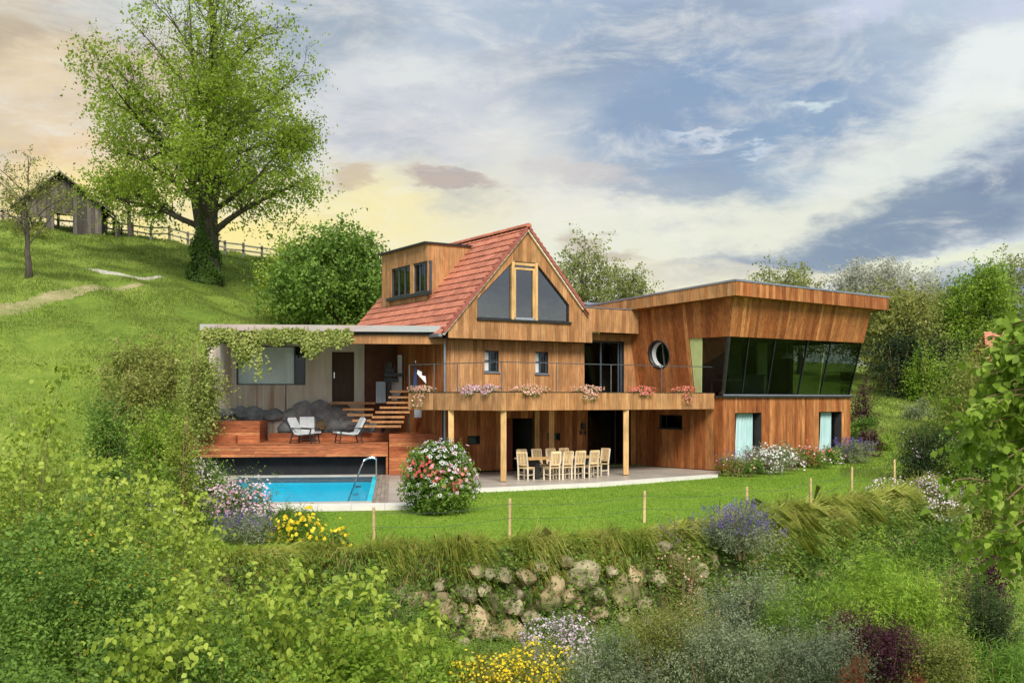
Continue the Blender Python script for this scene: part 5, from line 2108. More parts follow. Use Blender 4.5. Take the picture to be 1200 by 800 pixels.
def big_tree():
    t = grow_tree('spreading_tree', 'very tall spring-green tree with ivy-clad trunk standing on the hill by the fence', 'tree', 240, 75, 22.8,
                  [(0, 2.5), (.12, 6.2), (.22, 8.8), (.36, 9.4), (.50, 8.9), (.62, 8.0), (.75, 6.2), (.88, 3.6), (1, 1.0)], (.25, .16), L['oak'], trunk_r=.85,
                  nlimb=40, ntw=17, cover_n=44000, first=.13, seed=11, trunk_frac=.96, up=.3, nl=6, twigl=1.3,
                  zbias=[(.08, 1.4), (.42, 1.4), (.55, .9), (.68, .5), (.85, .3), (1, .25)], base=h1((240 - 600) / FPX * 75, 75) - .1)
    o = WLOC[t.name]
    # ivy clothing the lower trunk
    n = 5200
    a = rng.random(n) * 2 * math.pi
    z = rng.random(n) ** 1.2 * (3.3 + .8 * np.sin(a * 3) + .5 * np.sin(a * 7 + 1) + rng.random(n) ** 6 * 1.5)
    r = .74 + .22 * np.exp(-z * 1.1) * (1 + .4 * np.sin(a * 4)) + rng.random(n) * .3 * (1 + .6 * np.sin(z * 4 + a * 3)) - z * .05
    P = np.stack([np.cos(a) * r, np.sin(a) * r, z - .1], 1)
    d = np.stack([np.cos(a) * .5, np.sin(a) * .5, -np.ones(n) * .8], 1) + rng.normal(size=(n, 3)) * .3
    nn = np.stack([np.cos(a), np.sin(a), np.full(n, .4)], 1) + rng.normal(size=(n, 3)) * .3
    leaves_mesh('ivy', P + o, d, nn, .19, .17, L['ivy'], t, o)
    # second upright stems forking from the trunk
    mb = MB()
    r_ = random.Random(5)
    for (dx, dy, z0, z1, r0) in ((-1.8, .4, 4.0, 15, .42), (2.0, -.5, 3.6, 14, .45), (.6, 1.6, 5, 17, .35), (1.1, -1.2, 6.5, 19, .26), (-1.0, -.9, 7.5, 20, .22)):
        k = 8
        pts = []
        for i in range(k + 1):
            s_ = i / k
            pts.append((dx * s_ ** .8 * (1 + .2 * r_.uniform(-1, 1)), dy * s_, z0 - 1.5 + (z1 - z0 + 1.5) * s_))
        mb.tube(np.array(pts) + o, np.linspace(r0, .04, k + 1), 8, cap=False)
    mb.build('fork_stems', M['bark'], t, o, smooth=True)


big_tree()
grow_tree('fruit_tree', 'small lichen-grey fruit tree with sparse leaves at the left edge of the hill', 'tree', 33, 60, 6.3, [(0, .5), (.3, 2.6), (.6, 3.2), (.85, 2.4), (1, 1.0)], (.15, .09), L['olive'],
          'bark', .17, 13, 9, 3000, .28, seed=3, trunk_frac=.8, up=.7, twigl=1.1)
grow_tree('young_tree', 'small round-crowned tree between the barn and the tall tree on the hill', 'tree', 152, 92, 5.6, [(0, .6), (.3, 2.6), (.6, 3.4), (.85, 2.6), (1, 1.2)], (.24, .18), L['oak'],
          'bark', .20, 12, 8, 5200, .3, seed=4, trunk_frac=.8, up=.6)
# woods behind the house and along the right side
TR = [
    ('wood_tree', 'bushy green tree directly behind the annex roof, left of the dormer', 392, 60, 282, [(0, 3.2), (.35, 3.6), (.7, 2.9), (1, .9)], 'mid', 19000, 31),
    ('wood_tree', 'rounded green tree behind the annex, left of its bushier neighbour', 362, 62, 296, [(0, 2.4), (.4, 2.7), (.75, 2.0), (1, .7)], 'oak', 9000, 32),
    ('wood_tree', 'pale spring tree rising just right of the red tiled roof ridge', 682, 78, 288, [(0, 1.5), (.4, 2.6), (.75, 2.4), (1, .9)], 'far', 6500, 33),
    ('wood_tree', 'low pale tree behind the flat roof between gable and wing', 728, 80, 318, [(0, 2.0), (.5, 2.6), (.8, 2.0), (1, .8)], 'far', 5200, 34),
    ('wood_tree', 'low yellowish tree peeping over the left part of the wing roof', 908, 84, 314, [(0, 1.5), (.5, 2.6), (.8, 2.2), (1, .8)], 'far', 5200, 35),
    ('wood_tree', 'yellowish tree just above the middle of the long wing roof', 938, 86, 322, [(0, 1.5), (.5, 2.2), (.8, 1.8), (1, .6)], 'olive', 4200, 36),
    ('blossom_tree', 'tall grey-white blossoming tree beyond the right end of the wing roof', 1022, 92, 308, [(0, 3), (.4, 4.6), (.75, 3.8), (1, 1.4)], 'blossom', 15000, 37),
    ('blossom_tree', 'greyish blossoming tree right of the larger one, against the dark blue cloud', 1072, 95, 318, [(0, 2.6), (.4, 4.0), (.75, 3.2), (1, 1.2)], 'blossom', 10500, 38),
    ('wood_tree', 'yellow-green drooping tree right behind the wing\'s far corner', 1046, 76, 345, [(0, 3.2), (.4, 3.8), (.75, 2.8), (1, .9)], 'olive', 14000, 39),
    ('wood_tree', 'dense round bright green tree at the upper right above the orange roof', 1156, 80, 312, [(0, 2.8), (.35, 3.3), (.7, 2.8), (1, 1.2)], 'bright', 17000, 40),
    ('wood_tree', 'thin-branched pale tree at the far upper right edge', 1190, 88, 302, [(0, 2), (.5, 3.6), (.8, 3.0), (1, 1.2)], 'far', 6500, 41),
    ('wood_tree', 'small grey-green tree between the two dark hedges and the round bright tree', 1108, 84, 348, [(0, 2.4), (.5, 3.4), (.8, 2.6), (1, 1.0)], 'far', 9500, 42),
]
for nm, lb, px, Y, yt, env, mt, n, sd_ in TR:
    X, Yy, z0 = spot(px, Y)
    H_ = (HOR - yt) / FPX * Y + CZ - z0
    grow_tree(nm, lb, 'tree', px, Y, H_, env, (.22, .15), L[mt], 'barkpale' if mt == 'blossom' else 'bark', .22, 22, 10, int(n * 1.35), .12, seed=sd_, trunk_frac=.85, up=.5, group='trees around the house')


for k, (x, y, hh, lb) in enumerate(((-26, -34, 15, 'left one of three trees behind the viewpoint'), (4, -46, 17, 'middle one of three trees behind the viewpoint'), (30, -32, 14, 'right one of three trees behind the viewpoint'))):  # unseen trees, added to give the window glass something to reflect
    grow_tree('wood_tree', lb, 'tree', 0, y, hh, [(0, 3), (.35, 6), (.7, 5), (1, 1.5)], (.45, .32), L['mid'], 'bark', .35, 18, 8, 5000, .12, seed=60 + k, X=x)
# ------------------------------------------------------------------ near tree at the right edge with large leaves
def right_tree():
    X, Y = 6.3, 12.6
    z0 = h1(X, Y)
    t = thing('broadleaf_tree', (X, Y, z0), 'near tree with large fresh green leaves reaching in at the right edge', 'tree')
    o = np.array((X, Y, z0))
    mb, br = MB(), MB()
    mb.tube(np.array([(0, 0, -.4), (.02, 0, 2.0), (.1, 0, 4.0 ), (.05, .1, 5.2), (.0, .1, 3.6 - z0)]) + o, [.16, .12, .10, .07, .03], 8)
    mb.build('trunk', M['bark'], t, o, smooth=True)
    O, D = [], []
    r_ = np.random.default_rng(8)
    for i in range(64):
        a = r_.uniform(0, 2 * math.pi)
        z = r_.uniform(1.0, 3.95) - z0
        reach = float(np.interp(z + z0, [1.0, 1.6, 2.4, 3.1, 3.7], [.7, 1.15, 1.2, .95, .5])) * r_.uniform(.7, 1.1)
        p = np.array((.05, 0, z))
        pts = [p]
        d = np.array((math.cos(a), math.sin(a), .35))
        for k in range(6):
            d = d + np.array((0, 0, -.16)) + r_.normal(size=3) * .1
            d /= np.linalg.norm(d)
            pts.append(pts[-1] + d * reach / 6)
        pts = np.array(pts)
        br.tube(pts + o, np.linspace(.022, .006, 7), 5, cap=False)
        for k in range(1, 7):
            for _ in range(2):
                O.append(pts[k])
                dd = d + r_.normal(size=3) * .8
                D.append(dd / np.linalg.norm(dd))
    br.build('branches', M['twig'], t, o, smooth=True)
    O, D = np.array(O), np.array(D)
    a, b, c, tt = shoots(O, D, .34 * rng.uniform(.6, 1.2, len(O)), 6, .12, .09, .3, .7, 1.0)
    sc = rng.uniform(.55, 1.25, len(a))
    leaves_mesh('crown', a + o, b + np.array((0, 0, -.35)), c, (.12) * sc, .095 * sc, L['bright'], t, o, shape='broad')


right_tree()

# ------------------------------------------------------------------ shrubs and flowers: (near ones leaf by leaf)
SH = shrub
# --- foreground left
SH('garden_shrub', 'tall birch-like shrub with drooping pale twigs at the left edge', 'shrub', 20, 452, 210, 12.5, L['birch'], (.062, .044), 10, 2.8, .5, .45, 1.0, fringe=.5, stems=14)
SH('garden_shrub', 'dense mid-green shrub low at the far left edge', 'shrub', 40, 545, 230, 10.0, L['mid'], (.07, .04), 9, 3.0, .6, .1, .5)
SH('garden_shrub', 'yellow-green leafy shrub left of the flower bed, behind the tallest sapling', 'shrub', 140, 512, 190, 15.5, L['mid'], (.065, .036), 9, 3.0, .7, .15, .7)
SH('garden_shrub', 'bright green loose shrub below the flower beds left of centre', 'shrub', 345, 668, 190, 10.5, L['bright'], (.075, .038), 8, 3.0, .4, .1, .4)
SH('garden_shrub', 'broad-leaved fresh green shrub at the bottom left of centre', 'shrub', 432, 690, 200, 9.0, L['bright'], (.078, .04), 8, 3.2, .4, .1, .4)
SH('garden_shrub', 'low yellow-green shrub with orange tips at the bottom left', 'shrub', 112, 610, 220, 9.2, L['mid'], (.05, .026), 10, 2.8, .9, .05, .45, flowers=[('orange', .02, .022, 'disc')])
SH('garden_shrub', 'dark leafy shrub in the bottom left corner', 'shrub', 60, 715, 240, 7.2, L['mid'], (.055, .03), 9, 3.0, .5, .1, .3)
SH('garden_shrub', 'pale twiggy shrub at the bottom edge, left of the broad-leaved one', 'shrub', 225, 690, 220, 8.2, L['mid'], (.048, .026), 9, 2.8, .6, .2, .4)
SH('garden_shrub', 'light green shrub at the bottom edge under the sapling', 'shrub', 345, 745, 220, 7.0, L['bright'], (.055, .032), 9, 3.0, .5, .1, .3)
SH('garden_shrub', 'tangled olive-green shrub between left edge plants and the pool flowers', 'shrub', 195, 598, 140, 14.0, L['olive'], (.06, .035), 9, 3.0, .8, .1, .5)
SH('garden_shrub', 'mid-green shrub spilling over the left end of the stone bank', 'shrub', 440, 655, 140, 19, L['mid'], (.07, .04), 9, 3.0, .4, .2, .4)
SH('garden_shrub', 'grassy green shrub at bottom centre beside the yellow flowers', 'shrub', 500, 728, 120, 18.5, L['bright'], (.07, .03), 9, 3.0, .6, .2, .35)
# birch saplings with upright shoots
def sapling(px, ytop, Y, label, seed, hh=None, sp=.5, n=42, leaf=(.056, .042)):
    X, Yy, z0 = spot(px, Y)
    H_ = (HOR - ytop) / FPX * Y + CZ - z0
    t = thing('birch_sapling', (X, Yy, z0), label, 'sapling', 'pale birch saplings in the foreground')
    o = np.array((X, Yy, z0))
    r_ = np.random.default_rng(seed)
    mb = MB()
    O, D, Ls = [], [], []
    for i in range(7):
        a = r_.uniform(0, 6.28)
        q = r_.uniform(.1, sp)
        h = H_ * r_.uniform(.7, 1.0) if i else H_
        pts = np.array([(0, 0, -.2), (math.cos(a) * q * .4, math.sin(a) * q * .4, h * .5), (math.cos(a) * q * .8, math.sin(a) * q * .8, h * .85), (math.cos(a) * q + .1, math.sin(a) * q, h)])
        mb.tube(pts + o, [.012, .009, .005, .002], 5, cap=False)
        for k in range(n):
            s_ = r_.uniform(.2, 1)
            p = np.array([np.interp(s_ * 3, range(4), pts[:, c]) for c in range(3)])
            d = np.array((r_.normal(), r_.normal(), r_.uniform(.1, .9)))
            d /= np.linalg.norm(d)
            O.append(p)
            D.append(d)
            Ls.append(r_.uniform(.3, .8) * (1.15 - s_ * .6))
    mb.build('stems', M['stem'], t, o)
    a, b, c, tt = shoots(np.array(O), np.array(D), np.array(Ls), 9, leaf[0], leaf[1], .45, .75)
    sc = rng.uniform(.6, 1.2, len(a))
    leaves_mesh('foliage', a + o, b + np.array((0, 0, -.5)), c, leaf[0] * sc, leaf[1] * sc, L['sapling'], t, o, shape='broad')


sapling(197, 538, 11.0, 'tallest pale birch sapling left of the pink flowers', 1)
sapling(160, 560, 12.5, 'pale birch sapling just left of the tallest one', 2)
sapling(262, 668, 9.5, 'short spreading birch sapling in front of the lavender', 3)
sapling(20, 425, 11.0, 'overhanging birch sapling with yellowish drooping twigs at the left edge', 4, sp=.9)
sapling(95, 520, 10.0, 'thin birch sapling between the left edge and the tangled shrub', 5)
sapling(222, 612, 10.0, 'birch sapling just right of the tallest one, before the pink flowers', 8, n=46)
sapling(318, 668, 9.5, 'short bright sapling below the yellow flowers', 9, n=50, leaf=(.075, .045))
sapling(405, 676, 9.5, 'bright-leaved sapling left of the rough stone wall', 10, n=50, leaf=(.08, .046))
sapling(475, 705, 10.5, 'bright-leaved sapling at the left end of the rough stones', 11, n=46, leaf=(.075, .042))
sapling(175, 690, 8.0, 'small sapling at the bottom edge left of centre', 12, n=50)
# --- slope left of the annex
SH('hillside_shrub', 'round bright green shrub on the slope below the climbing plant', 'shrub', 132, 458, 80, 30, L['mid'], (.11, .07), 9, 3.0, .4, base=None)
SH('hillside_shrub', 'round green shrub directly left of the raised deck', 'shrub', 187, 464, 74, 29, L['bright'], (.10, .07), 9, 3.0, .4)
SH('hillside_shrub', 'dark green shrub below the round shrubs left of the pool', 'shrub', 165, 540, 70, 22, L['dark'], (.09, .06), 9, 3.0, .4)
SH('climbing_bush', 'large tangled bush on the slope left of the annex wall', 'bush', 172, 376, 96, 43, L['olive'], (.15, .10), 8, 3.2, .3, .3, 1.0, lobes=12, depth=.7)
SH('climbing_bush', 'lower dark tangled bush at the foot of the slope left of the annex', 'bush', 150, 412, 70, 40, L['olive'], (.14, .10), 8, 3.0, .3, .3, .8, lobes=9)
SH('climbing_bush', 'vine-covered bush hanging at the left corner of the annex roof', 'bush', 232, 383, 52, 40.5, L['vine'], (.13, .10), 8, 4.0, -.2, .5, .9, lobes=12, depth=.8, base=1.0)
SH('flowering_shrub', 'leafy shrub with pale pink blossom below the raised deck', 'shrub', 234, 520, 62, 27, L['mid'], (.08, .05), 8, 3.0, .5, flowers=[('palepink', .6, .06, 'disc')])
SH('garden_shrub', 'slim trailing green shrub in front of the left deck end', 'shrub', 213, 465, 34, 25, L['birch'], (.08, .055), 8, 3.5, .6, .3, .6)
# --- flower beds by the pool
SH('pink_rhododendron', 'mound of pale pink flowers at the near left corner of the pool', 'flowers', 286, 562, 100, 26, L['mid'], (.07, .04), 8, 2.2, .5, flowers=[('pink', .7, .07, 'disc'), ('palepink', .8, .065, 'disc')])
SH('lavender_clump', 'lavender clump with violet spikes in front of the pale pink flowers', 'flowers', 290, 604, 92, 24.6, L['grey'], (.08, .022), 8, 2.6, 1.2, flowers=[('purple', .22, .045, 'spike')])
SH('lily_clump', 'strap-leaved green clump beside the yellow flowers', 'plant', 345, 588, 66, 26.5, L['mid'], (.16, .022), 5, 3.0, 1.0, .5)
SH('yellow_flowers', 'patch of yellow tulip-like flowers near the corner of the lawn', 'flowers', 346, 600, 80, 24.8, L['mid'], (.09, .022), 6, 2.2, 1.0, .3, flowers=[('yellow', 1.0, .11, 'disc')], minh=.5)
SH('yellow_flowers', 'second yellow flower patch further right at the lawn corner', 'flowers', 388, 616, 60, 24.3, L['mid'], (.09, .022), 6, 2.0, 1.0, .3, flowers=[('yellow', .8, .11, 'disc')], minh=.45)
# --- stone bank
SH('garden_shrub', 'low olive shrub between the lilac clump and the grassy green shrub', 'shrub', 560, 745, 90, 20.5, L['mid'], (.07, .035), 8, 2.8, .6, minh=.5)
SH('garden_shrub', 'low green shrub right of the lilac clump against the stones', 'shrub', 720, 715, 70, 21, L['feather'], (.08, .025), 8, 2.8, .6, minh=.5)
SH('garden_shrub', 'small fresh green shrub against the stones below the wall, left part', 'shrub', 490, 712, 60, 21, L['bright'], (.08, .04), 8, 2.8, .5, minh=.5)
SH('feathery_bush', 'green feathery bush between lavender bush and bright feathery bush', 'bush', 960, 668, 90, 24, L['mid'], (.12, .024), 10, 3.0, .9, .3, .5)
SH('garden_shrub', 'low olive green shrub on the slope left of the reddish bush', 'shrub', 1110, 668, 70, 22, L['olive'], (.09, .04), 9, 2.8, .6)
SH('garden_shrub', 'small green shrub at the foot of the pale spirea', 'shrub', 1120, 600, 60, 32, L['mid'], (.11, .06), 8, 2.8, .5)
SH('heather_clump', 'pale lilac flowering clump in front of the stone wall', 'flowers', 658, 708, 116, 20.8, L['mid'], (.05, .02), 8, 2.2, .8, flowers=[('palepink', 1.2, .05, 'disc')])
SH('yellow_flowers', 'mound of bright yellow flowers at the bottom centre edge', 'flowers', 604, 756, 170, 18.5, L['olive'], (.05, .02), 8, 2.6, .8, flowers=[('yellow', 1.1, .05, 'disc')], minh=.6)
SH('grey_shrub', 'tallest grey-green shrub in the foreground right of centre', 'shrub', 868, 660, 150, 20.5, L['grey'], (.075, .028), 10, 3.0, .7, .15, .7, lobes=9, fringe=.5)
SH('grey_shrub', 'grey-green shrub with tan twigs left of the tallest one', 'shrub', 785, 698, 130, 18.8, L['olive'], (.06, .022), 10, 2.6, .8, .15, .6, lobes=9, fringe=.5, flowers=[('salmon', .02, .03, 'disc')])
SH('grey_shrub', 'low grey-green shrub in front of the tallest one at the bottom edge', 'shrub', 838, 728, 150, 17.5, L['grey'], (.065, .024), 10, 2.8, .7, .15, .5, lobes=8, fringe=.5)
SH('feathery_bush', 'narrow pale feathery bush right of the tallest grey-green shrub', 'bush', 918, 690, 76, 19.5, L['feather'], (.09, .02), 10, 2.6, .9, .25, .5, lobes=6)
SH('lavender_clump', 'pale lilac clump low on the slope right of the grey-green shrubs', 'flowers', 965, 728, 64, 19, L['grey'], (.06, .024), 8, 2.2, .8, flowers=[('palepink', .22, .045, 'disc')], minh=.5)
SH('grey_shrub', 'smaller grey-green shrub low beside the lilac clump', 'shrub', 735, 735, 160, 18.5, L['grey'], (.07, .026), 10, 3.0, .7, .12, .4)
SH('grey_shrub', 'grey-green shrub leaning right under the bright feathery bush', 'shrub', 940, 722, 150, 18.0, L['grey'], (.07, .028), 10, 3.0, .7, .12, .45)
SH('lavender_clump', 'broad lavender bush on top of the stone wall', 'flowers', 868, 590, 96, 26.5, L['grey'], (.09, .024), 8, 3.0, 1.2, flowers=[('purple', .34, .055, 'spike')], base=-.9)
SH('sage_clump', 'slender dark blue sage spikes at the lawn edge', 'flowers', 785, 596, 52, 26, L['olive'], (.09, .02), 6, 1.6, 1.5, flowers=[('purple', .05, .05, 'spike')], minh=.5, zoff=-.3)
SH('sedum_clump', 'brownish pink flower heads below the blue spikes', 'flowers', 800, 626, 56, 25, L['olive'], (.07, .03), 8, 2.4, .4, flowers=[('salmon', .18, .06, 'disc')], minh=.6, zoff=-.6)
SH('feathery_bush', 'bright green feathery bush at the lower right', 'bush', 1055, 636, 185, 20, L['dome'], (.12, .022), 12, 3.6, .9, .45, .9, lobes=2, fringe=.5)
SH('feathery_bush', 'paler feathery bush behind the bright one, nearer the stone wall', 'bush', 1125, 634, 110, 24, L['mid'], (.13, .026), 12, 3.0, .9, .35, .8, lobes=8, fringe=.4)
SH('maroon_bush', 'dark maroon bush among the greenery at the lower right', 'bush', 1022, 706, 96, 18.2, L['maroon'], (.055, .03), 9, 3.2, .6, .1, .35)
SH('maroon_bush', 'reddish brown bush on the slope at the right', 'bush', 1150, 632, 64, 24, L['maroon'], (.09, .05), 9, 2.6, .5, .2, .5)
SH('conifer_bush', 'dark upright conifer bush at the right below the reddish bush', 'bush', 1160, 668, 78, 20, L['dark'], (.08, .018), 10, 3.6, 1.6, 0, .5)
SH('garden_shrub', 'mid-green shrub at the bottom right between grasses and maroon bush', 'shrub', 1095, 735, 110, 18, L['olive'], (.06, .03), 9, 3.0, .6)
SH('ornamental_grass', 'tuft of blue-green grass in the bottom right corner', 'grass', 1168, 735, 140, 19, L['feather'], (.24, .02), 6, 3.0, 1.0, .5, .6)
SH('redtip_bush', 'small plant with red-tipped twigs at the bottom edge', 'plant', 1010, 762, 60, 16, L['redtip'], (.06, .026), 7, 1.0, 1.0, .1, .35, minh=.4)
SH('redtip_bush', 'red-leaved twig right of the maroon bush at the bottom edge', 'plant', 1075, 770, 44, 16, L['redtip'], (.055, .024), 7, 1.0, 1.0, .1, .35, minh=.4)
SH('pale_spirea', 'shrub covered in greyish white flowers at the right end of the lawn', 'shrub', 1078, 554, 112, 37.1, L['olive'], (.09, .045), 8, 2.6, .6, flowers=[('palepink', .7, .075, 'disc'), ('white', .4, .07, 'disc')], base=-1.3)
SH('garden_shrub', 'low green shrub under the hanging grass beside the lavender', 'shrub', 905, 660, 60, 26, L['bright'], (.09, .05), 8, 2.6, .4, zoff=-.4)
SH('garden_shrub', 'low fresh green cushion on the wall top right of the lavender', 'shrub', 935, 612, 44, 30.5, L['bright'], (.09, .05), 8, 2.6, .4, zoff=-.3)
# --- by the wing
SH('daisy_bush', 'bush of white daisies under the left tall window of the wing', 'flowers', 898, 518, 74, 43.2, L['grey'], (.10, .05), 8, 2.6, .6, flowers=[('white', .5, .09, 'disc'), ('palepink', .3, .09, 'disc')])
SH('rose_bush', 'tall pink and white blooming bush at the left part of the wing front', 'flowers', 925, 524, 44, 44.6, L['mid'], (.10, .05), 8, 2.4, .6, flowers=[('palepink', .5, .09, 'disc'), ('pink', .2, .08, 'disc')])
SH('salvia_clump', 'purple-red spiky clump at the corner of the wing', 'flowers', 858, 530, 38, 42, L['olive'], (.12, .04), 8, 2.6, 1.2, flowers=[('purple', .10, .07, 'spike'), ('pink', .10, .08, 'disc')])
SH('hydrangea_bush', 'dusty pink hydrangea low in front of the daisies', 'flowers', 876, 538, 34, 41.5, L['mid'], (.10, .06), 8, 2.6, .5, flowers=[('salmon', .26, .09, 'disc')], minh=.5)
SH('rose_bush', 'coral and pink rose bush between the two tall windows', 'flowers', 950, 520, 52, 46.2, L['mid'], (.10, .06), 8, 2.6, .6, flowers=[('coral', .3, .09, 'disc'), ('pink', .3, .09, 'disc')])
SH('rose_bush', 'pale pink rose bush under the right tall window', 'flowers', 975, 522, 34, 47.5, L['mid'], (.10, .06), 8, 2.6, .6, flowers=[('palepink', .3, .09, 'disc')])
SH('lavender_clump', 'large round lavender bush at the right corner of the wing', 'flowers', 1000, 516, 52, 48, L['grey'], (.11, .03), 8, 2.8, 1.0, flowers=[('purple', .32, .08, 'spike')])
SH('hillside_shrub', 'dusky purple-brown shrub against the right end of the glass band', 'shrub', 1006, 446, 36, 56, L['maroon'], (.14, .09), 8, 2.0, .5)
SH('hillside_shrub', 'green shrub below the dusky one beside the wing', 'shrub', 1012, 478, 40, 54, L['mid'], (.14, .09), 8, 3.0, .5)
SH('hillside_shrub', 'low green shrub at the wing corner right of the lavender', 'shrub', 1026, 508, 40, 52, L['bright'], (.13, .08), 8, 3.0, .5)
SH('hillside_shrub', 'reddish low shrub on the path side right of the wing', 'shrub', 1020, 492, 24, 50, L['maroon'], (.12, .08), 8, 2.4, .5)
SH('round_bush', 'dark round bush with fine leaves behind the lawn stakes', 'bush', 1080, 494, 74, 42, L['dark'], (.11, .06), 9, 3.6, .4, flowers=[('palepink', .03, .06, 'disc')])
SH('hillside_shrub', 'low grey twiggy shrub halfway up the right meadow', 'shrub', 1075, 466, 50, 60, L['grey'], (.15, .08), 8, 2.0, .5, minh=.7)
SH('hedge_bush', 'very dark rounded hedge bush right behind the wing corner', 'bush', 1052, 386, 78, 68, L['hedge'], (.20, .14), 8, 3.6, .4, lobes=9, group='dark hedge bushes at the meadow edge')
SH('hedge_bush', 'dark hedge bush left of the orange roofed house', 'bush', 1112, 384, 66, 70, L['hedge'], (.20, .14), 8, 3.6, .4, lobes=9, group='dark hedge bushes at the meadow edge')
SH('hedge_bush', 'yellow-green bush between the two dark hedge bushes', 'bush', 1082, 392, 40, 66, L['bright'], (.18, .12), 8, 3.0, .5)
SH('hedge_bush', 'grey-green bush at the left foot of the dark hedge', 'bush', 1030, 402, 40, 72, L['olive'], (.18, .12), 8, 3.0, .5)
SH('garden_shrub', 'tall leafy shrub before the wall of the orange-roofed house', 'shrub', 1182, 372, 120, 50, L['olive'], (.16, .10), 8, 3.4, .5)
SH('garden_shrub', 'bushy shrub on the meadow left of the orange-roofed house', 'shrub', 1132, 412, 80, 54, L['bright'], (.16, .10), 8, 3.0, .5)
SH('garden_shrub', 'leafy green shrub under the near tree at the right edge', 'shrub', 1150, 480, 90, 40, L['mid'], (.14, .09), 8, 3.0, .5)
SH('garden_shrub', 'light green shrub on the slope below the near tree', 'shrub', 1172, 540, 80, 34, L['olive'], (.12, .07), 8, 2.6, .5)
SH('barn_bush', 'twiggy brown-green bush growing before the weathered barn', 'bush', 40, 262, 46, 84, L['olive'], (.2, .12), 8, 2.0, .7)


# ------------------------------------------------------------------ petunia bush
def petunia():
    X, Y = gp(515, 597, -.05)
    o = np.array((X, Y, h1(X, Y)))
    w, h = 88 / FPX * Y, (597 - 517) / FPX * Y
    t = thing('petunia_bush', tuple(o), 'big round bush of white, red and pink petunias in front of the terrace', 'flowers')
    Lb = lobes_for(w, w * .9, h, 9, 77)
    Lb = np.array([(0, 0, h * .5, w * .42, w * .40, h * .5), (-w * .2, -.1, h * .42, w * .26, w * .26, h * .36), (w * .2, -.1, h * .45, w * .27, w * .27, h * .36), (w * .12, 0, h * .72, w * .24, w * .24, h * .28), (-w * .15, 0, h * .68, w * .24, w * .24, h * .28), (0, -w * .2, h * .4, w * .26, w * .22, h * .36)])
    P, d = in_lobes(2600, Lb, .35)
    d = nrm(d + np.array((0, 0, .35)) + rng.normal(size=d.shape) * .3)
    a, b, c, tt = shoots(P - d * .2, d, rng.uniform(.25, .62, len(P)), 9, .1, .05, .2)
    a[:, 2] = np.maximum(a[:, 2], .02)
    leaves_mesh('foliage', a + o, b, c, .095, .055, L['mid'], t, o)
    n = 900
    a_ = rng.uniform(0, 6.28, n)
    q = np.sqrt(rng.random(n)) * w * .26
    P = np.stack([np.cos(a_) * q, np.sin(a_) * q, np.zeros(n)], 1)
    dd = nrm(np.stack([np.cos(a_) * .5, np.sin(a_) * .5, np.ones(n) * .8], 1) + rng.normal(size=(n, 3)) * .3)
    leaves_mesh('low_foliage', P + o, dd, rdir(n), rng.uniform(.2, .5, n), .05, L['mid'], t, o, shape='bend')
    P, d = in_lobes(1150, Lb, .98)
    P = P * 1.03 + rng.normal(size=P.shape) * .07
    left = P[:, 0] / w + rng.normal(size=len(P)) * .18
    hi = P[:, 2] / h
    kind = np.where((hi > .2) & (np.abs(hi - .62 + .1 * np.sin(P[:, 0] * 4)) < .15) & (rng.random(len(P)) < .85), 1, 0)
    kind = np.where((left > .25) & (rng.random(len(P)) < .7), 2, kind)
    keep = P[:, 2] > h * .25
    nn = nrm(d + rng.normal(size=d.shape) * .25 + np.array((0, -.3, .1)))
    tt = nrm(np.cross(nn, rdir(len(P))))
    for k, nm, mt in ((0, 'white_flowers', 'white'), (1, 'red_flowers', 'coral'), (2, 'pink_flowers', 'pink')):
        s_ = keep & (kind == k)
        leaves_mesh(nm, (P + o)[s_], tt[s_], nn[s_], .125 * rng.uniform(.7, 1.1, int(s_.sum())), .12, F_[mt], t, o, kind='stuff', shape='flower')
        if k == 0:
            leaves_mesh('flower_eyes', (P + o)[s_] + nn[s_] * .012, tt[s_], nn[s_], .05, .05, M['navy'], t, o, kind='stuff', shape='flower')


petunia()


# ------------------------------------------------------------------ hanging vine on the annex roof edge
def vine():
    ul, ur = PF.hit_v(240, 384, .2)[0], PF.hit_v(412, 384, .2)[0]
    o = np.array(PF.p(ul, .1, 5.5))
    t = thing('hanging_vine', tuple(o), 'yellow-green vine trailing from the annex roof over the big window', 'climbing plant')
    n = 460
    u = ul + (ur - ul) * rng.random(n) ** 1.35
    px = (u - ul) / (ur - ul)
    ln = .40 + 1.5 * np.clip(np.sin(u * 2.3) * .5 + .35 + np.sin(u * 5.1 + 1) * .35, .05, 1) * (1 - .75 * px) * rng.uniform(.5, 1.1, n)
    ln = np.where((np.abs(px - .37) < .012), 1.9, ln)
    z = 5.74 - rng.random(n) * .25
    P = np.array([PF.p(a, .12 - .15 * rng.random() * 1.0, b) for a, b in zip(u, z)])
    D = nrm(np.stack([rng.normal(size=n) * .12, -np.abs(rng.normal(size=n)) * .15, -np.ones(n)], 1))
    a, b, c, tt = shoots(P, D, ln, 14, .1, .08, .0, .8, .1)
    c = nrm(rng.normal(size=c.shape) * .5 + np.array((0, -1.0, .5)))
    leaves_mesh('foliage', a, b + np.array((0, 0, -.4)), c, .125 * rng.uniform(.7, 1.2, len(a)), .10, L['vine'], t, o)
    mb = MB()
    for i in range(0, n, 9):
        mb.tube([P[i], P[i] + D[i] * ln[i] * .9], [.012, .005], 4, cap=False)
    mb.build('stems', M['twig'], t, o)


vine()


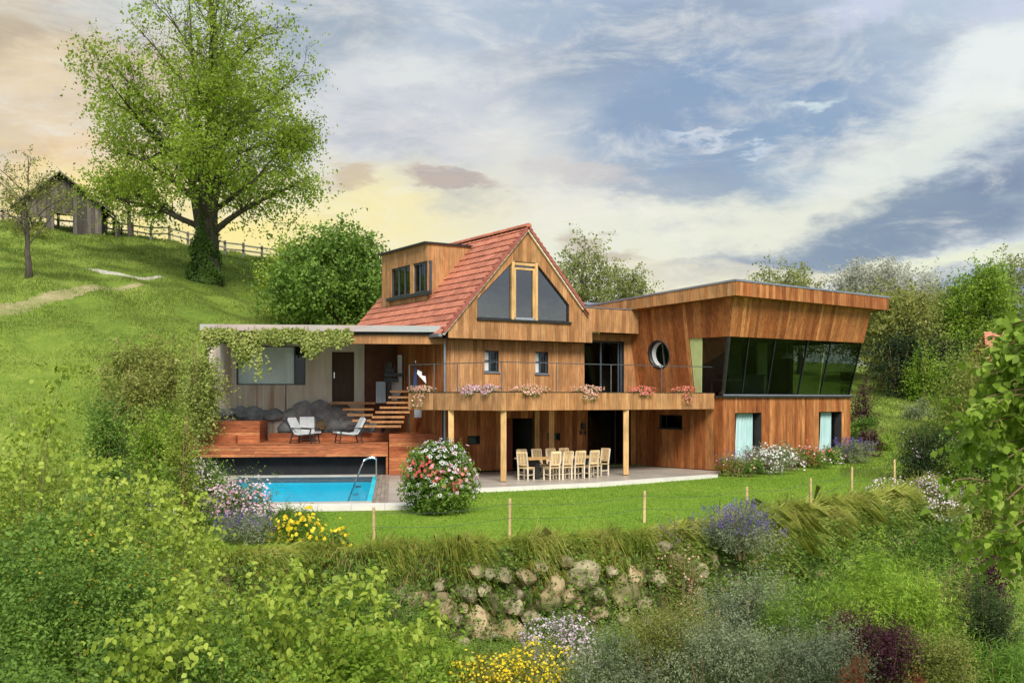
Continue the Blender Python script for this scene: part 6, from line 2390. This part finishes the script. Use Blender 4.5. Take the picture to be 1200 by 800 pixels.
# ------------------------------------------------------------------ retaining wall of rough stones with hanging grass
def path_pts(n, path, a=0.0, b=1.0):
    seg = np.linalg.norm(np.diff(path, axis=0), axis=1)
    cum = np.concatenate([[0], np.cumsum(seg)])
    s_ = np.linspace(a, b, n) * cum[-1]
    X = np.interp(s_, cum, path[:, 0])
    Y = np.interp(s_, cum, path[:, 1])
    T = np.gradient(np.stack([X, Y], 1), axis=0)
    T = T / np.linalg.norm(T, axis=1)[:, None]
    return X, Y, T, s_


def bank():
    # the battered face
    n, m = 170, 9
    X, Y, T, S_ = path_pts(n, WALLP, .12, .97)
    N = np.stack([T[:, 1], -T[:, 0]], 1)        # towards the camera
    V, Fc = [], []
    for i in range(n):
        zt = h1(X[i] - N[i, 0] * .5, Y[i] - N[i, 1] * .5)
        zb = h1(X[i] + N[i, 0] * 1.3, Y[i] + N[i, 1] * 1.3)
        for k in range(m):
            f = k / (m - 1)
            o_ = -.1 + 1.15 * f ** .8 + .12 * math.sin(i * .9 + k * 1.7) * (0 < k < m - 1)
            V.append((X[i] + N[i, 0] * o_, Y[i] + N[i, 1] * o_, zt - .10 + (zb - zt - .02) * f ** 1.15))
    for i in range(n - 1):
        for k in range(m - 1):
            a = i * m + k
            Fc.append((a, a + 1, a + m + 1, a + m))
    t = thing('stone_retaining_wall', (X[n // 2], Y[n // 2], h1(X[n // 2], Y[n // 2] - 1.5)), 'overgrown dry retaining wall of rough pale stones below the lawn', 'wall')
    link('earth_face', V, Fc, M['soil'], t, smooth=True)

    def face_pt(px, py):
        """point of the battered face seen at this picture position"""
        Yr = np.arange(16, 50, .05)
        Xr = (px - 600) / FPX * Yr
        Zr = CZ + (HOR - py) / FPX * Yr
        k = np.nonzero(hz(Xr, Yr) >= Zr)[0]
        i = k[0] if len(k) else 100
        return Xr[i], Yr[i], Zr[i]
    r_ = random.Random(3)
    st = [(515, 708, 17, 15, 0), (545, 692, 10, 11, 1), (560, 730, 15, 18, 0), (577, 702, 8, 12, 0), (600, 708, 10, 11, 1), (597, 735, 17, 12, 0), (616, 674, 10, 10, 0), (640, 700, 15, 12, 0), (648, 684, 9, 12, 0),
          (682, 672, 17, 15, 1), (666, 694, 9, 9, 0), (697, 695, 10, 9, 1), (728, 692, 15, 19, 0), (742, 675, 9, 13, 0), (715, 667, 8, 8, 1), (768, 677, 10, 9, 1), (806, 667, 16, 13, 1), (790, 655, 10, 10, 0), (788, 692, 12, 12, 0),
          (828, 654, 12, 11, 0), (752, 705, 9, 8, 1), (532, 722, 9, 8, 1), (492, 700, 10, 9, 0), (622, 722, 10, 8, 1), (660, 716, 9, 7, 0), (700, 716, 10, 9, 0), (588, 672, 9, 8, 1), (560, 668, 8, 7, 0), (775, 640, 9, 8, 1),
          (846, 668, 9, 9, 0), (860, 684, 10, 12, 1), (937, 682, 9, 12, 1), (955, 672, 8, 9, 0), (920, 690, 8, 8, 1), (985, 660, 10, 8, 1), (1003, 654, 9, 8, 0), (1020, 644, 10, 8, 1), (1040, 636, 11, 9, 1), (1058, 628, 9, 8, 0), (1078, 622, 9, 8, 1),
          (1092, 612, 8, 7, 0), (730, 722, 9, 7, 1), (810, 690, 9, 8, 0), (472, 690, 9, 8, 1), (455, 706, 10, 9, 0), (505, 738, 9, 7, 0), (540, 748, 10, 7, 1), (630, 660, 8, 7, 1), (660, 655, 7, 6, 0), (875, 660, 8, 8, 0), (968, 655, 8, 7, 0)]
    for i in range(70):
        px = r_.uniform(440, 880)
        py = r_.uniform(668, 742) - max(0, px - 640) * .13
        if all(abs(px - q[0]) > (q[2] + 6) * .8 or abs(py - q[1]) > (q[3] + 6) * .8 for q in st):
            st.append((px, py, r_.uniform(5, 10), r_.uniform(5, 9), r_.randint(0, 1)))
    for i, (px, py, a, b, k) in enumerate(st):
        x, y, z = face_pt(px, py)
        s_ = y / FPX
        V, Fc = rock(x, y - .30, z, a * s_ * (1.45 if i < 50 else 1.1), .42, b * s_ * (1.4 if i < 50 else 1.1), 100 + i, r_.uniform(-.3, .5))
        link('stone', V, Fc, M['palestone' if k else 'sandstone'], t)
    # plants growing between the stones
    n2 = 54000
    ii = rng.integers(0, n, n2)
    f = rng.random(n2) ** .8
    cl = .5 + .5 * np.sin(X[ii] * 2.9 + np.sin(f * 7) * 1.5) * np.sin(f * 9 + X[ii] * 1.3)
    keep = rng.random(n2) < .55 + .45 * cl
    ii, f = ii[keep], f[keep]
    VV = np.array(V) if False else None
    zt = hz(X - N[:, 0] * .5, Y - N[:, 1] * .5)
    zb = hz(X + N[:, 0] * 1.3, Y + N[:, 1] * 1.3)
    o_ = -.05 + 1.18 * f ** .8
    o_ = o_ + rng.random(len(ii)) ** 2 * .45
    P = np.stack([X[ii] + N[ii, 0] * o_, Y[ii] + N[ii, 1] * o_, zt[ii] + (zb[ii] - zt[ii]) * f ** 1.15], 1) + rng.normal(size=(len(ii), 3)) * .07
    d = np.stack([N[ii, 0], N[ii, 1], np.full(len(ii), .3)], 1) + rng.normal(size=(len(ii), 3)) * .6
    o = leaves_mesh('wall_plants', P, d, rdir(len(ii), .8), .11 * rng.uniform(.6, 1.4, len(ii)), .06, L['mid'], t, WLOC[t.name])
    o['kind'] = 'stuff'
    # long grass hanging over the top edge
    n3 = 52000
    s_ = rng.random(n3)
    idx = (s_ * (n - 1)).astype(int)
    tuft = rng.random(n3) < .6 + .4 * np.sin(idx * 1.1)
    idx = idx[tuft]
    n3 = len(idx)
    bx = X[idx] + N[idx, 0] * (rng.random(n3) * .75 - .35) + T[idx, 0] * rng.normal(size=n3) * .1
    by = Y[idx] + N[idx, 1] * (rng.random(n3) * .75 - .35) + T[idx, 1] * rng.normal(size=n3) * .1
    bz = hz(bx, by)
    P = np.stack([bx, by, bz], 1)
    clump = np.sin(idx * .75) * .5 + np.sin(idx * .31 + 1) * .4
    d = np.stack([N[idx, 0] * .8 + T[idx, 0] * (clump + .35), N[idx, 1] * .8 + T[idx, 1] * (clump + .35), np.full(n3, .35)], 1) + rng.normal(size=(n3, 3)) * .34
    ln = rng.uniform(.35, .9, n3) * np.where(bx > 5, 1.35, 1.0) * np.where(np.sin(idx * .9) > .2, 1.25, .8)
    o = leaves_mesh('hanging_grass', P, d, np.stack([N[idx, 0], N[idx, 1], np.full(n3, .8)], 1) + rng.normal(size=(n3, 3)) * .3, ln, .018 * P[:, 1] / 25, L['longgrass'], None, None, shape='bend')
    tag(o, 'belt of long yellow-green grass hanging over the stone wall', 'grass', kind='stuff')


bank()


# ------------------------------------------------------------------ lawn blades, meadow tufts
def grasses():
    n = 170000
    # denser where it shows: sample in picture space depth-uniformly over the lawn area
    x = rng.uniform(-8, 18, n)
    y = 23 + 23 * rng.random(n) ** 1.3
    k = lawnmask(x, y)
    x, y = x[k], y[k]
    z = hz(x, y)
    n = len(x)
    P = np.stack([x, y, z], 1)
    ln = rng.uniform(.03, .06, n)
    o = leaves_mesh('lawn_grass', P, rdir(n, 1.6), rdir(n), ln, .016 * y / 28, L['lawnb'], shape='blade')
    tag(o, 'short mown grass blades of the lawn', 'grass', kind='stuff')
    # longer fringe along lawn edge
    n = 150000
    y = 40 + 58 * rng.random(n)
    px = rng.uniform(-40, 470, n)
    x = (px - 600) / FPX * y
    z = hz(x, y)
    n = len(x)
    P = np.stack([x, y, z - .02], 1)
    cl = np.sin(x * .9 + np.sin(y * .6)) * np.sin(y * .8)
    o = leaves_mesh('hill_grass', P, rdir(n, 2.2), rdir(n), (.16 + .10 * cl) * rng.uniform(.6, 1.3, n) * y / 60, .035 * y / 60, L['grass'], shape='blade')
    tag(o, 'rough meadow grass covering the hill on the left', 'grass', kind='stuff')
    n = 60000
    y = 42 + 45 * rng.random(n)
    px = rng.uniform(985, 1230, n)
    x = (px - 600) / FPX * y
    P = np.stack([x, y, hz(x, y) - .02], 1)
    o = leaves_mesh('meadow_grass', P, rdir(n, 2.2), rdir(n), .20 * rng.uniform(.5, 1.3, n) * y / 60, .035 * y / 60, L['grass'], shape='blade')
    tag(o, 'meadow grass on the right slope beside the wing', 'grass', kind='stuff')
    # foreground ground cover
    n = 90000
    y = 8 + 26 * rng.random(n)
    px = rng.uniform(-60, 1260, n)
    x = (px - 600) / FPX * y
    k = seg_sd(x, y, WALLP) < -.6
    x, y = x[k], y[k]
    n = len(x)
    P = np.stack([x, y, hz(x, y) - .02], 1)
    o = leaves_mesh('ground_cover', P, rdir(n, 1.8), rdir(n), rng.uniform(.1, .34, n), .02, L['mid'], shape='bend')
    tag(o, 'rough grass and low ground cover on the bank below the wall', 'ground cover', kind='stuff')


grasses()


# ------------------------------------------------------------------ lawn stakes with wire
ST = [(438, 594, 630, 'farthest left, below the pool corner'), (597, 584, 629, 'in front of the terrace, right of the petunia bush'), (755, 575, 614, 'at the left of the blue sage spikes'), (875, 570, 603, 'just behind the broad lavender bush'),
      (950, 560, 600, 'midway between lavender and the pale spirea'), (998, 547, 586, 'left of the dark round bush on the right lawn'), (1048, 538, 573, 'directly before the dark round bush'), (1084, 530, 562, 'at the far right end of the lawn')]
tops = []
for px, y0, y1, where in ST:
    X, Y = gp(px, y1, -.3)
    z = h1(X, Y)
    tz = at(px, y0, Y)[2]
    o = MB()
    lean = random.uniform(-.02, .02)
    o.tube([(X, Y, z - .15), (X + lean, Y, tz - .02), (X + lean, Y, tz)], [.038, .036, .026], 9)
    s_ = o.build('wooden_stake', M['stake'])
    tag(s_, 'pale wooden stake on the lawn, ' + where, 'stake', 'wooden stakes along the lawn edge')
    tops.append((X, Y, tz - .45, tz - .12))
for k, nm in ((3, 'upper'), (2, 'lower')):
    w = MB()
    for a, b in zip(tops[:-1], tops[1:]):
        p, q = np.array((a[0], a[1] - .05, a[k])), np.array((b[0], b[1] - .05, b[k]))
        pts = [p + (q - p) * s_ - np.array((0, 0, .10 * math.sin(math.pi * s_))) for s_ in np.linspace(0, 1, 7)]
        w.tube(pts, .004, 4, cap=False)
    tag(w.build('fence_wire', M['railmetal']), nm + ' thin wire strung between the pale lawn stakes', 'wire')


# ------------------------------------------------------------------ hill fence
def hill_fence():
    pts = []
    for px in np.linspace(-40, 372, 20):
        X = (px - 600) / FPX * 94
        pts.append((X, 94.0, h1(X, 94)))
    t = thing('hill_fence', pts[9], 'weathered wooden post-and-rail fence along the crest of the hill', 'fence')
    for i, (x, y, z) in enumerate(pts):
        m = MB()
        m.box(x - .09, x + .09, y - .09, y + .09, z - .3, z + 1.35 + random.uniform(-.06, .06))
        m.build('post', M['barkpale'], t)
    for a, b in zip(pts[:-1], pts[1:]):
        for h in (.62, 1.12):
            m = MB()
            m.bar((a[0] - .1, a[1] - .13, a[2] + h + random.uniform(-.05, .05)), (b[0] + .1, b[1] - .13, b[2] + h + random.uniform(-.05, .05)), .07, .13)
            m.build('rail', M['barkpale'], t)


hill_fence()


# ------------------------------------------------------------------ weathered barn
def barn():
    Y = 90.0
    X0 = (72 - 600) / FPX * Y
    z0 = h1(X0, Y) - .1
    fr = Fr(X0, Y, R(12))
    t = thing('old_barn', (X0, Y, z0), 'dark weathered wooden barn with a gabled roof on top of the hill', 'barn')
    w, dp, eh, ah = 3.2, 3.2, 2.5, 5.0
    mp = lambda u, z, d: fr.p(u, -d, z0 + z)
    sl = (ah - eh) / w
    for s_ in (-1,):
        pass
    mb = MB()
    for a, b, pcs in strips([(-w, eh), (0, ah), (w, eh)], [(-w, -1), (w, -1)], -w, w, [rect(-2.6, -1.2, .1, 1.3), rect(-.6, .9, .0, 1.7)]):
        for la, lb, ha, hb in pcs:
            mb.hexa([mp(a, la, -.2), mp(b, lb, -.2), mp(b, lb, 0), mp(a, la, 0), mp(a, ha, -.2), mp(b, hb, -.2), mp(b, hb, 0), mp(a, ha, 0)])
    wl = mb.build('front_wall', M['plinth'], t)
    for a, b, pcs in strips([(-w, eh), (0, ah), (w, eh)], [(-w, -.1), (w, -.1)], -w, w, [rect(-2.6, -1.2, .1, 1.3), rect(-.6, .9, .0, 1.7)], (), (.28, .42)):
        for la, lb, ha, hb in pcs:
            g = random.uniform(.01, .05)
            d = random.uniform(.02, .06)
            link('plank', [mp(a + g, la, .0), mp(b, lb, .0), mp(b, lb, d), mp(a + g, la, d), mp(a + g, ha, .0), mp(b, hb, .0), mp(b, hb, d), mp(a + g, ha, d)], BOXF, M['greywood'], wl)
    m = MB()
    m.box(w - .15, w, .2, dp, z0 - 1, z0 + eh, fr.p)
    m.build('side_wall', M['greywood'], t)
    m = MB()
    m.box(-w, -w + .15, .2, dp, z0 - 1, z0 + eh, fr.p)
    m.build('side_wall', M['greywood'], t)
    for s_ in (-1, 1):
        m = MB()
        p = lambda u, v, dz: fr.p(s_ * u, v, z0 + ah - sl * u + dz)
        m.hexa([p(0, -.7, .0), p(w + .7, -.7, .0), p(w + .7, dp + .4, .0), p(0, dp + .4, .0), p(0, -.7, .16), p(w + .7, -.7, .16), p(w + .7, dp + .4, .16), p(0, dp + .4, .16)])
        m.build('roof_slope', M['greywood'], t)
    for i in range(3):
        m = MB()
        m.bar(fr.p(w + 1.15, .4 + i * 1.4, z0 - .8), fr.p(w + 1.15, .4 + i * 1.4, z0 + 1.25), .14)
        m.build('prop', M['greywood'], t)
    m = MB()
    m.hexa([fr.p(w + .1, .3, z0 + 2.1), fr.p(w + 1.3, .3, z0 + 1.2), fr.p(w + 1.3, 3.6, z0 + 1.2), fr.p(w + .1, 3.6, z0 + 2.1), fr.p(w + .1, .3, z0 + 2.2), fr.p(w + 1.3, .3, z0 + 1.3), fr.p(w + 1.3, 3.6, z0 + 1.3), fr.p(w + .1, 3.6, z0 + 2.2)])
    m.build('lean_to_roof', M['greywood'], t)
    # wagon wheel leaning on the wall
    k = thing('wagon_wheel', fr.p(-2.9, -.35, z0), 'pale old wagon wheel leaning against the barn wall', 'wheel')
    m = MB()
    n = 20
    ring = [fr.p(-2.9 + .55 * math.cos(2 * math.pi * i / n), -.30 - .1 * math.sin(2 * math.pi * i / n), z0 + .6 + .55 * math.sin(2 * math.pi * i / n)) for i in range(n + 1)]
    m.tube(ring, .04, 6)
    m.build('rim', M['barkpale'], k)
    for i in range(8):
        a = math.pi * i / 4
        m = MB()
        m.bar(fr.p(-2.9, -.3, z0 + .6), fr.p(-2.9 + .52 * math.cos(a), -.3, z0 + .6 + .52 * math.sin(a)), .035)
        m.build('spoke', M['barkpale'], k)


barn()


# ------------------------------------------------------------------ neighbour house with orange roof
def neighbour():
    Y = 58.0
    X0 = (1216 - 600) / FPX * Y
    fr = Fr(X0, Y, R(-12))
    zt = at(1180, 384, Y)[2]
    z0 = h1(X0, Y)
    t = thing('neighbour_house', (X0, Y, z0), 'neighbouring house with an orange tiled roof behind the trees at the right edge', 'house')
    m = MB()
    m.box(-1.6, 6, 1.6, 7, z0 - .5, zt - 1.9, fr.p)
    m.build('wall', M['render'], t)
    m = MB()
    for s_ in (0, 1):
        v0, v1 = (0.4, 4.0) if s_ == 0 else (7.6, 4.0)
        m = MB()
        m.hexa([fr.p(-2.4, v0, zt - 2.1), fr.p(6.5, v0, zt - 2.1), fr.p(6.5, v1, zt - .1), fr.p(-1.8, v1, zt - .1),
                fr.p(-2.4, v0, zt - 1.98), fr.p(6.5, v0, zt - 1.98), fr.p(6.5, v1, zt + .02), fr.p(-1.8, v1, zt + .02)])
        rf = m.build('roof_slope', M['tileorange'], t)
        if s_ == 0:
            n = 12
            for i in range(n):
                f0, f1 = i / n, (i + 1) / n + .012
                q = MB()
                a = lambda f, dz: (v0 + (v1 - v0) * f, zt - 2.0 + 2.0 * f + dz)
                (va, za), (vb, zb) = a(f0, .09), a(f1, .03)
                x0, x1 = -2.45 + .6 * f0, 6.52
                q.hexa([fr.p(x0, va, za - .08), fr.p(x1, va, za - .08), fr.p(x1, vb, zb - .02), fr.p(x0, vb, zb - .02),
                        fr.p(x0, va, za), fr.p(x1, va, za), fr.p(x1, vb, zb), fr.p(x0, vb, zb)])
                q.build('tile_row', M['tileorange'], rf)


neighbour()


# ------------------------------------------------------------------ dining set
TB = Fr(1.75, 40.0, R(32))


def dining():
    t = thing('dining_table', TB.p(0, 0, 0), 'long golden wooden table with dark legs on the covered terrace', 'table')
    for i in range(5):
        q = MB()
        q.box(-1.65, 1.65, -.5 + i * .2 + .003, -.5 + (i + 1) * .2 - .003, .72, .765, TB.p)
        q.build('top_board', M['postwood'], t)
    for u in (-1.15, 1.15):
        q = MB()
        q.box(u - .09, u + .09, -.32, .32, .03, .715, TB.p)
        q.build('leg', M['darkmetal'], t)
        q = MB()
        q.box(u - .13, u + .13, -.42, .42, 0.002, .028, TB.p)
        q.build('foot_plate', M['darkmetal'], t)
    # one chair at the origin, back towards -y
    c = thing('dining_chair', (0, 0, 0), 'x', 'chair', 'wooden chairs around the dining table')
    W_, D_ = .23, .22
    def bx(nm, a, mat, par=c):
        q = MB()
        for s_ in a:
            q.box(*s_)
        return q.build(nm, mat, par)
    bx('seat', [(-W_, W_, -D_, D_, .43, .465)], M['chairwood'])
    for sx in (-1, 1):
        bx('leg', [(sx * .205 - .022, sx * .205 + .022, D_ - .045, D_, 0, .428)], M['chairleg'])
        q = MB()
        q.bar((sx * .205, -D_ + .02, 0), (sx * .205, -D_ + .02, .45), .044)
        q.build('leg', M['chairleg'], c)
        q = MB()
        q.bar((sx * .205, -D_ + .02, .452), (sx * .205, -D_ - .07, 1.02), .042)
        q.build('back_post', M['chairleg'], c)
        bx('side_stretcher', [(sx * .205 - .012, sx * .205 + .012, -D_ + .045, D_ - .05, .18, .21)], M['chairleg'])
    bx('stretcher', [(-.19, .19, -.012, .012, .165, .178)], M['chairleg'])
    bx('front_rail', [(-.18, .18, D_ - .035, D_ - .01, .36, .428)], M['chairleg'])
    q = MB()
    q.bar((-.2, -D_ - .068, 1.0), (.2, -D_ - .068, 1.0), .03, .09)
    q.build('top_rail', M['chairwood'], c)
    q = MB()
    q.bar((-.185, -D_ - .005, .56), (.185, -D_ - .005, .56), .025, .06)
    q.build('lower_rail', M['chairwood'], c)
    for k in range(5):
        x = -.14 + .07 * k
        q = MB()
        q.hexa([(x - .024, -D_ - .018, .59), (x + .024, -D_ - .018, .59), (x + .024, -D_ - .002, .59), (x - .024, -D_ - .002, .59),
                (x - .024, -D_ - .074, .955), (x + .024, -D_ - .074, .955), (x + .024, -D_ - .058, .955), (x - .024, -D_ - .058, .955)])
        q.build('slat', M['chairwood'], c)
    A = R(32)
    spots = [(-.85, -.78, 0, 'first chair from the left on the near side of the long terrace table'), (-.32, -.80, .05, 'second chair from the left on the near side of the long terrace table'),
             (.25, -.80, -.04, 'third chair from the left on the near side of the long terrace table'), (.85, -.82, .06, 'fourth chair on the near side of the table, closest to the right end'),
             (-1.72, -.42, -1.15, 'chair turned sideways at the left end of the terrace table'), (2.0, .05, 1.75, 'chair at the right head of the terrace table'),
             (-.95, .82, math.pi, 'far side chair nearest the dark doorway'), (-.28, .82, math.pi, 'second far side chair, below the small wall screen'),
             (.38, .84, math.pi, 'third far side chair, behind the middle post'), (1.0, .82, math.pi, 'far side chair nearest the glass door')]
    for i, (u, v, r, lb) in enumerate(spots):
        x, y, _ = TB.p(u, v, 0)
        if i == 0:
            first = (x, y, A + r, lb)
            continue
        copy_thing(c, (x, y, .001), A + r, lb)
    c.location = (first[0], first[1], .001)
    c.rotation_euler = (0, 0, first[2])
    c['label'] = first[3]


dining()


# ------------------------------------------------------------------ loungers on the deck
def loungers():
    c = thing('lounge_chair', (0, 0, 0), 'x', 'lounge chair', 'reclining chairs on the deck')
    # faces +x; sling seat and raised back
    for s_ in (-.33, .33):
        for nm, a, b in (('leg', (.50, s_, 0), (.44, s_, .42)), ('leg', (-.42, s_, 0), (-.30, s_, .44)), ('arm_rest', (.50, s_, .56), (-.36, s_, .60)), ('arm_post', (.44, s_, .42), (.50, s_, .57)),
                         ('side_rail', (.62, s_, .36), (-.30, s_, .30)), ('back_rail', (-.28, s_, .30), (-.58, s_, .92))):
            q = MB()
            q.bar(a, b, .038)
            q.build(nm, M['darkmetal'], c)
    q = MB()
    prof = [(.60, .40), (.30, .37), (-.05, .33), (-.24, .36), (-.34, .52), (-.46, .74), (-.56, .93)]
    V, Fc = [], []
    for x, z in prof:
        V += [(x, -.29, z), (x, .29, z), (x + (.05 if z > .45 else 0), -.29, z + .075), (x + (.05 if z > .45 else 0), .29, z + .075)]
    for i in range(len(prof) - 1):
        a = i * 4
        Fc += [(a, a + 4, a + 5, a + 1), (a + 2, a + 3, a + 7, a + 6), (a, a + 2, a + 6, a + 4), (a + 1, a + 5, a + 7, a + 3)]
    Fc += [(0, 1, 3, 2), (len(prof) * 4 - 4, len(prof) * 4 - 2, len(prof) * 4 - 1, len(prof) * 4 - 3)]
    link('cushion', V, Fc, M['cushion'], c, smooth=False)
    for x in (.47, -.36):
        q = MB()
        q.bar((x, -.33, .12), (x, .33, .12), .025)
        q.build('cross_bar', M['darkmetal'], c)
    def pl(px, v):
        u = PF.hit_v(px, 519, v)[0]
        return PF.p(u, v, DZ + .002)
    c.location = pl(356, .8)
    c.rotation_euler = (0, 0, R(-18))
    c['label'] = 'left black-framed lounge chair with pale cushion, at the deck edge'
    WLOC[c.name] = np.array(c.location)
    copy_thing(c, pl(410, .8), R(205), 'right black-framed lounge chair facing left on the deck')
    copy_thing(c, pl(360, 2.3), R(-78), 'third lounge chair standing behind the left one near the boulders')


loungers()


# ------------------------------------------------------------------ balcony flower boxes
def boxes():
    B1 = np.array((-.39, 37.6))
    R_ = np.array((8.28, 43.75))
    L_ = np.array((-3.95, 40.9))
    data = [(492, 30, L_, B1, 'salmon', .55, 'trailing salmon flowers at the left end of the balcony above the stairs'), (551, 26, L_, B1, 'pink', .12, 'left of the two magenta flower boxes on the balcony corner'),
            (572, 20, L_, B1, 'pink', .12, 'right of the two magenta flower boxes on the balcony corner'), (621, 44, B1, R_, 'salmon', .12, 'wide dusty pink flower box between the second and third rail posts'),
            (690, 34, B1, R_, 'salmon', .3, 'flower box hanging low left of the upper glass door'), (754, 30, B1, R_, 'coral', .12, 'reddish flower box under the round window'),
            (803, 24, B1, R_, 'coral', .5, 'last flower box at the right end of the balcony')]
    for px, wp, a, b, mt, hang, lb in data:
        k = (px - 600) / FPX
        d = b - a
        s_ = (k * a[1] - a[0]) / (d[0] - k * d[1])
        p = a + d * s_
        dn = d / np.linalg.norm(d)
        n = np.array((dn[1], -dn[0]))
        w = wp / FPX * p[1] / abs(dn[0] - k * dn[1]) * .42
        o = np.array((p[0], p[1], 3.06))
        t = thing('flower_box', tuple(o), lb, 'flower box', 'flower boxes on the balcony')
        m = MB()
        mp = lambda u, z, dd: (p[0] + dn[0] * u + n[0] * dd, p[1] + dn[1] * u + n[1] * dd, z)
        m.box(-w, w, -.30, -.10, 3.06, 3.22, lambda x, y, z: mp(x, z, y))
        m.build('planter', M['greywood'], t)
        nf = int(150 * w + 30)
        u = rng.normal(size=nf * 3) * w * .55
        u = np.clip(u, -w * 1.1, w * 1.1)
        dd = rng.uniform(-.30, .16, nf * 3)
        z = 3.24 + rng.uniform(-.04, .22, nf * 3) * (1 - .4 * np.abs(u) / w)
        hk = (rng.random(nf * 3) < .4) & (np.abs(u) < w * .6)
        dd = np.where(hk, rng.uniform(.05, .2, nf * 3), dd)
        z = np.where(hk, 3.2 - rng.random(nf * 3) * hang, z)
        P = np.array([mp(a_, b_, c_) for a_, b_, c_ in zip(u, z, dd)])
        leaves_mesh('foliage', P[:nf * 2], rdir(nf * 2, -.2), rdir(nf * 2, .5), .07, .045, L['mid'], t, o)
        P = P[nf:] + np.array((n[0] * .03, n[1] * .03, .02))
        nn = nrm(rng.normal(size=P.shape) * .4 + np.array((n[0], n[1], .5)))
        leaves_mesh('flowers', P, nrm(np.cross(nn, rdir(len(P)))), nn, .06 * rng.uniform(.7, 1.3, len(P)), .06, F_[mt], t, o, kind='stuff', shape='flower')


boxes()


# ------------------------------------------------------------------ things by the stairs
def stair_things():
    v = 3.6
    a, z1 = PF.hit_v(440.5, 447, v)
    b, z0 = PF.hit_v(452, 472, v)
    t = thing('ribbed_panel', PF.p((a + b) / 2, v, z0), 'pale ribbed metal panel standing beside the stairs', 'panel')
    n = 8
    for i in range(n):
        q = MB()
        x0 = a + (b - a) * i / n
        q.box(x0 + .006, x0 + (b - a) / n - .006, v, v + .05, z0, z1, PF.p)
        q.build('rib', M['zinc'], t)
    v = 3.5
    a, z1 = PF.hit_v(450, 424, v)
    b, z0 = PF.hit_v(471, 447.5, v)
    k = thing('iron_sculpture', PF.p((a + b) / 2, v, z0), 'black stacked iron cross-shaped sculpture beside the stairs', 'sculpture')
    H_ = lambda x, y: PF.hit_v(x, y, v)
    for nm, x0, x1, y0, y1 in (('cross_bar', 450, 471, 437, 441), ('cross_bar', 450, 467, 443, 447.5), ('cross_bar', 452, 463, 432, 436), ('upright', 454, 459, 424.5, 470), ('rod', 461.5, 462.8, 428, 437), ('rod', 451.5, 452.6, 425, 437)):
        u0, zt = H_(x0, y0)
        u1, zb = H_(x1, y1)
        q = MB()
        dv = .10 if nm == 'upright' else 0
        q.box(u0, u1, v + dv, v + dv + .09, zb, zt, PF.p)
        q.build(nm, M['darkmetal'], k)
    v = 1.5
    u, zt = PF.hit_v(487, 424, v)
    p0, p1 = np.array(PF.p(u - .04, v, 3.0)), np.array(PF.p(u, v, zt))
    s_ = thing('folded_parasol', tuple(p0), 'folded navy blue parasol with white cloth on the balcony above the stairs', 'parasol')
    q = MB()
    q.tube([p0, p1 + np.array((0, 0, .05))], .02, 8)
    q.build('pole', M['steel'], s_)
    q = MB()
    q.tube([p0 + (p1 - p0) * .25, p0 + (p1 - p0) * .3, p0 + (p1 - p0) * .55, p0 + (p1 - p0) * .98], [.10, .11, .09, .025], 9)
    q.build('canopy', M['navy'], s_)
    V = [PF.p(u + .05, v - .1, 3.95), PF.p(u + .42, v - .1, 3.55), PF.p(u + .40, v - .1, 3.85), PF.p(u + .25, v - .1, 3.88), PF.p(u + .25, v - .1, 4.02), PF.p(u + .08, v - .1, 4.1)]
    V2 = [(x, y + .02, z) for x, y, z in V]
    link('white_cloth', V + V2, [tuple(range(6)), tuple(range(11, 5, -1))] + [(i, (i + 1) % 6, 6 + (i + 1) % 6, 6 + i) for i in range(6)], M['white'], s_)
    # intercom panel under the balcony end
    v = 2.2
    a, z1 = PF.hit_v(485.5, 476, v)
    b, z0 = PF.hit_v(494, 489, v)
    q = MB()
    q.box(a, b, v, v + .05, z0, z1, PF.p)
    o = q.build('poster_board', M['zinc'])
    tag(o, 'small grey framed board hanging under the left end of the balcony', 'board')


stair_things()


def indoor_plants():
    for k, (u, hh) in enumerate(((-1.35, .9), (-.75, .7), (1.35, .6))):
        o = np.array(W0.p(u, .05, 6.05))
        t = thing('house_plant', tuple(o), ('tall leafy house plant at the far left behind the gable window', 'leafy house plant beside the glazed door in the gable', 'small house plant behind the right gable pane')[k], 'plant', 'house plants behind the gable window')
        mb = MB()
        mb.tube([o, o + np.array((0, 0, .28))], [.10, .14], 10)
        mb.build('pot', M['white'], t)
        n = 60
        O = np.tile(o + np.array((0, 0, .28)), (n, 1))
        a, b, c, tt = shoots(O, rdir(n, 1.0), rng.uniform(.3, hh, n), 6, .12, .05, .3)
        leaves_mesh('foliage', a, b, c, .13, .06, L['bright'], t, o)
    # rain pipe at the house corner
    x, y, _ = W0.p(W0.hit_v(521, 430, 0)[0] - .06, -.12, 0)
    q = MB()
    q.tube([(x, y, .05), (x, y, 5.3)], .045, 8)
    tag(q.build('downpipe', M['zinc']), 'grey rain downpipe at the left corner of the gabled house', 'downpipe')


indoor_plants()
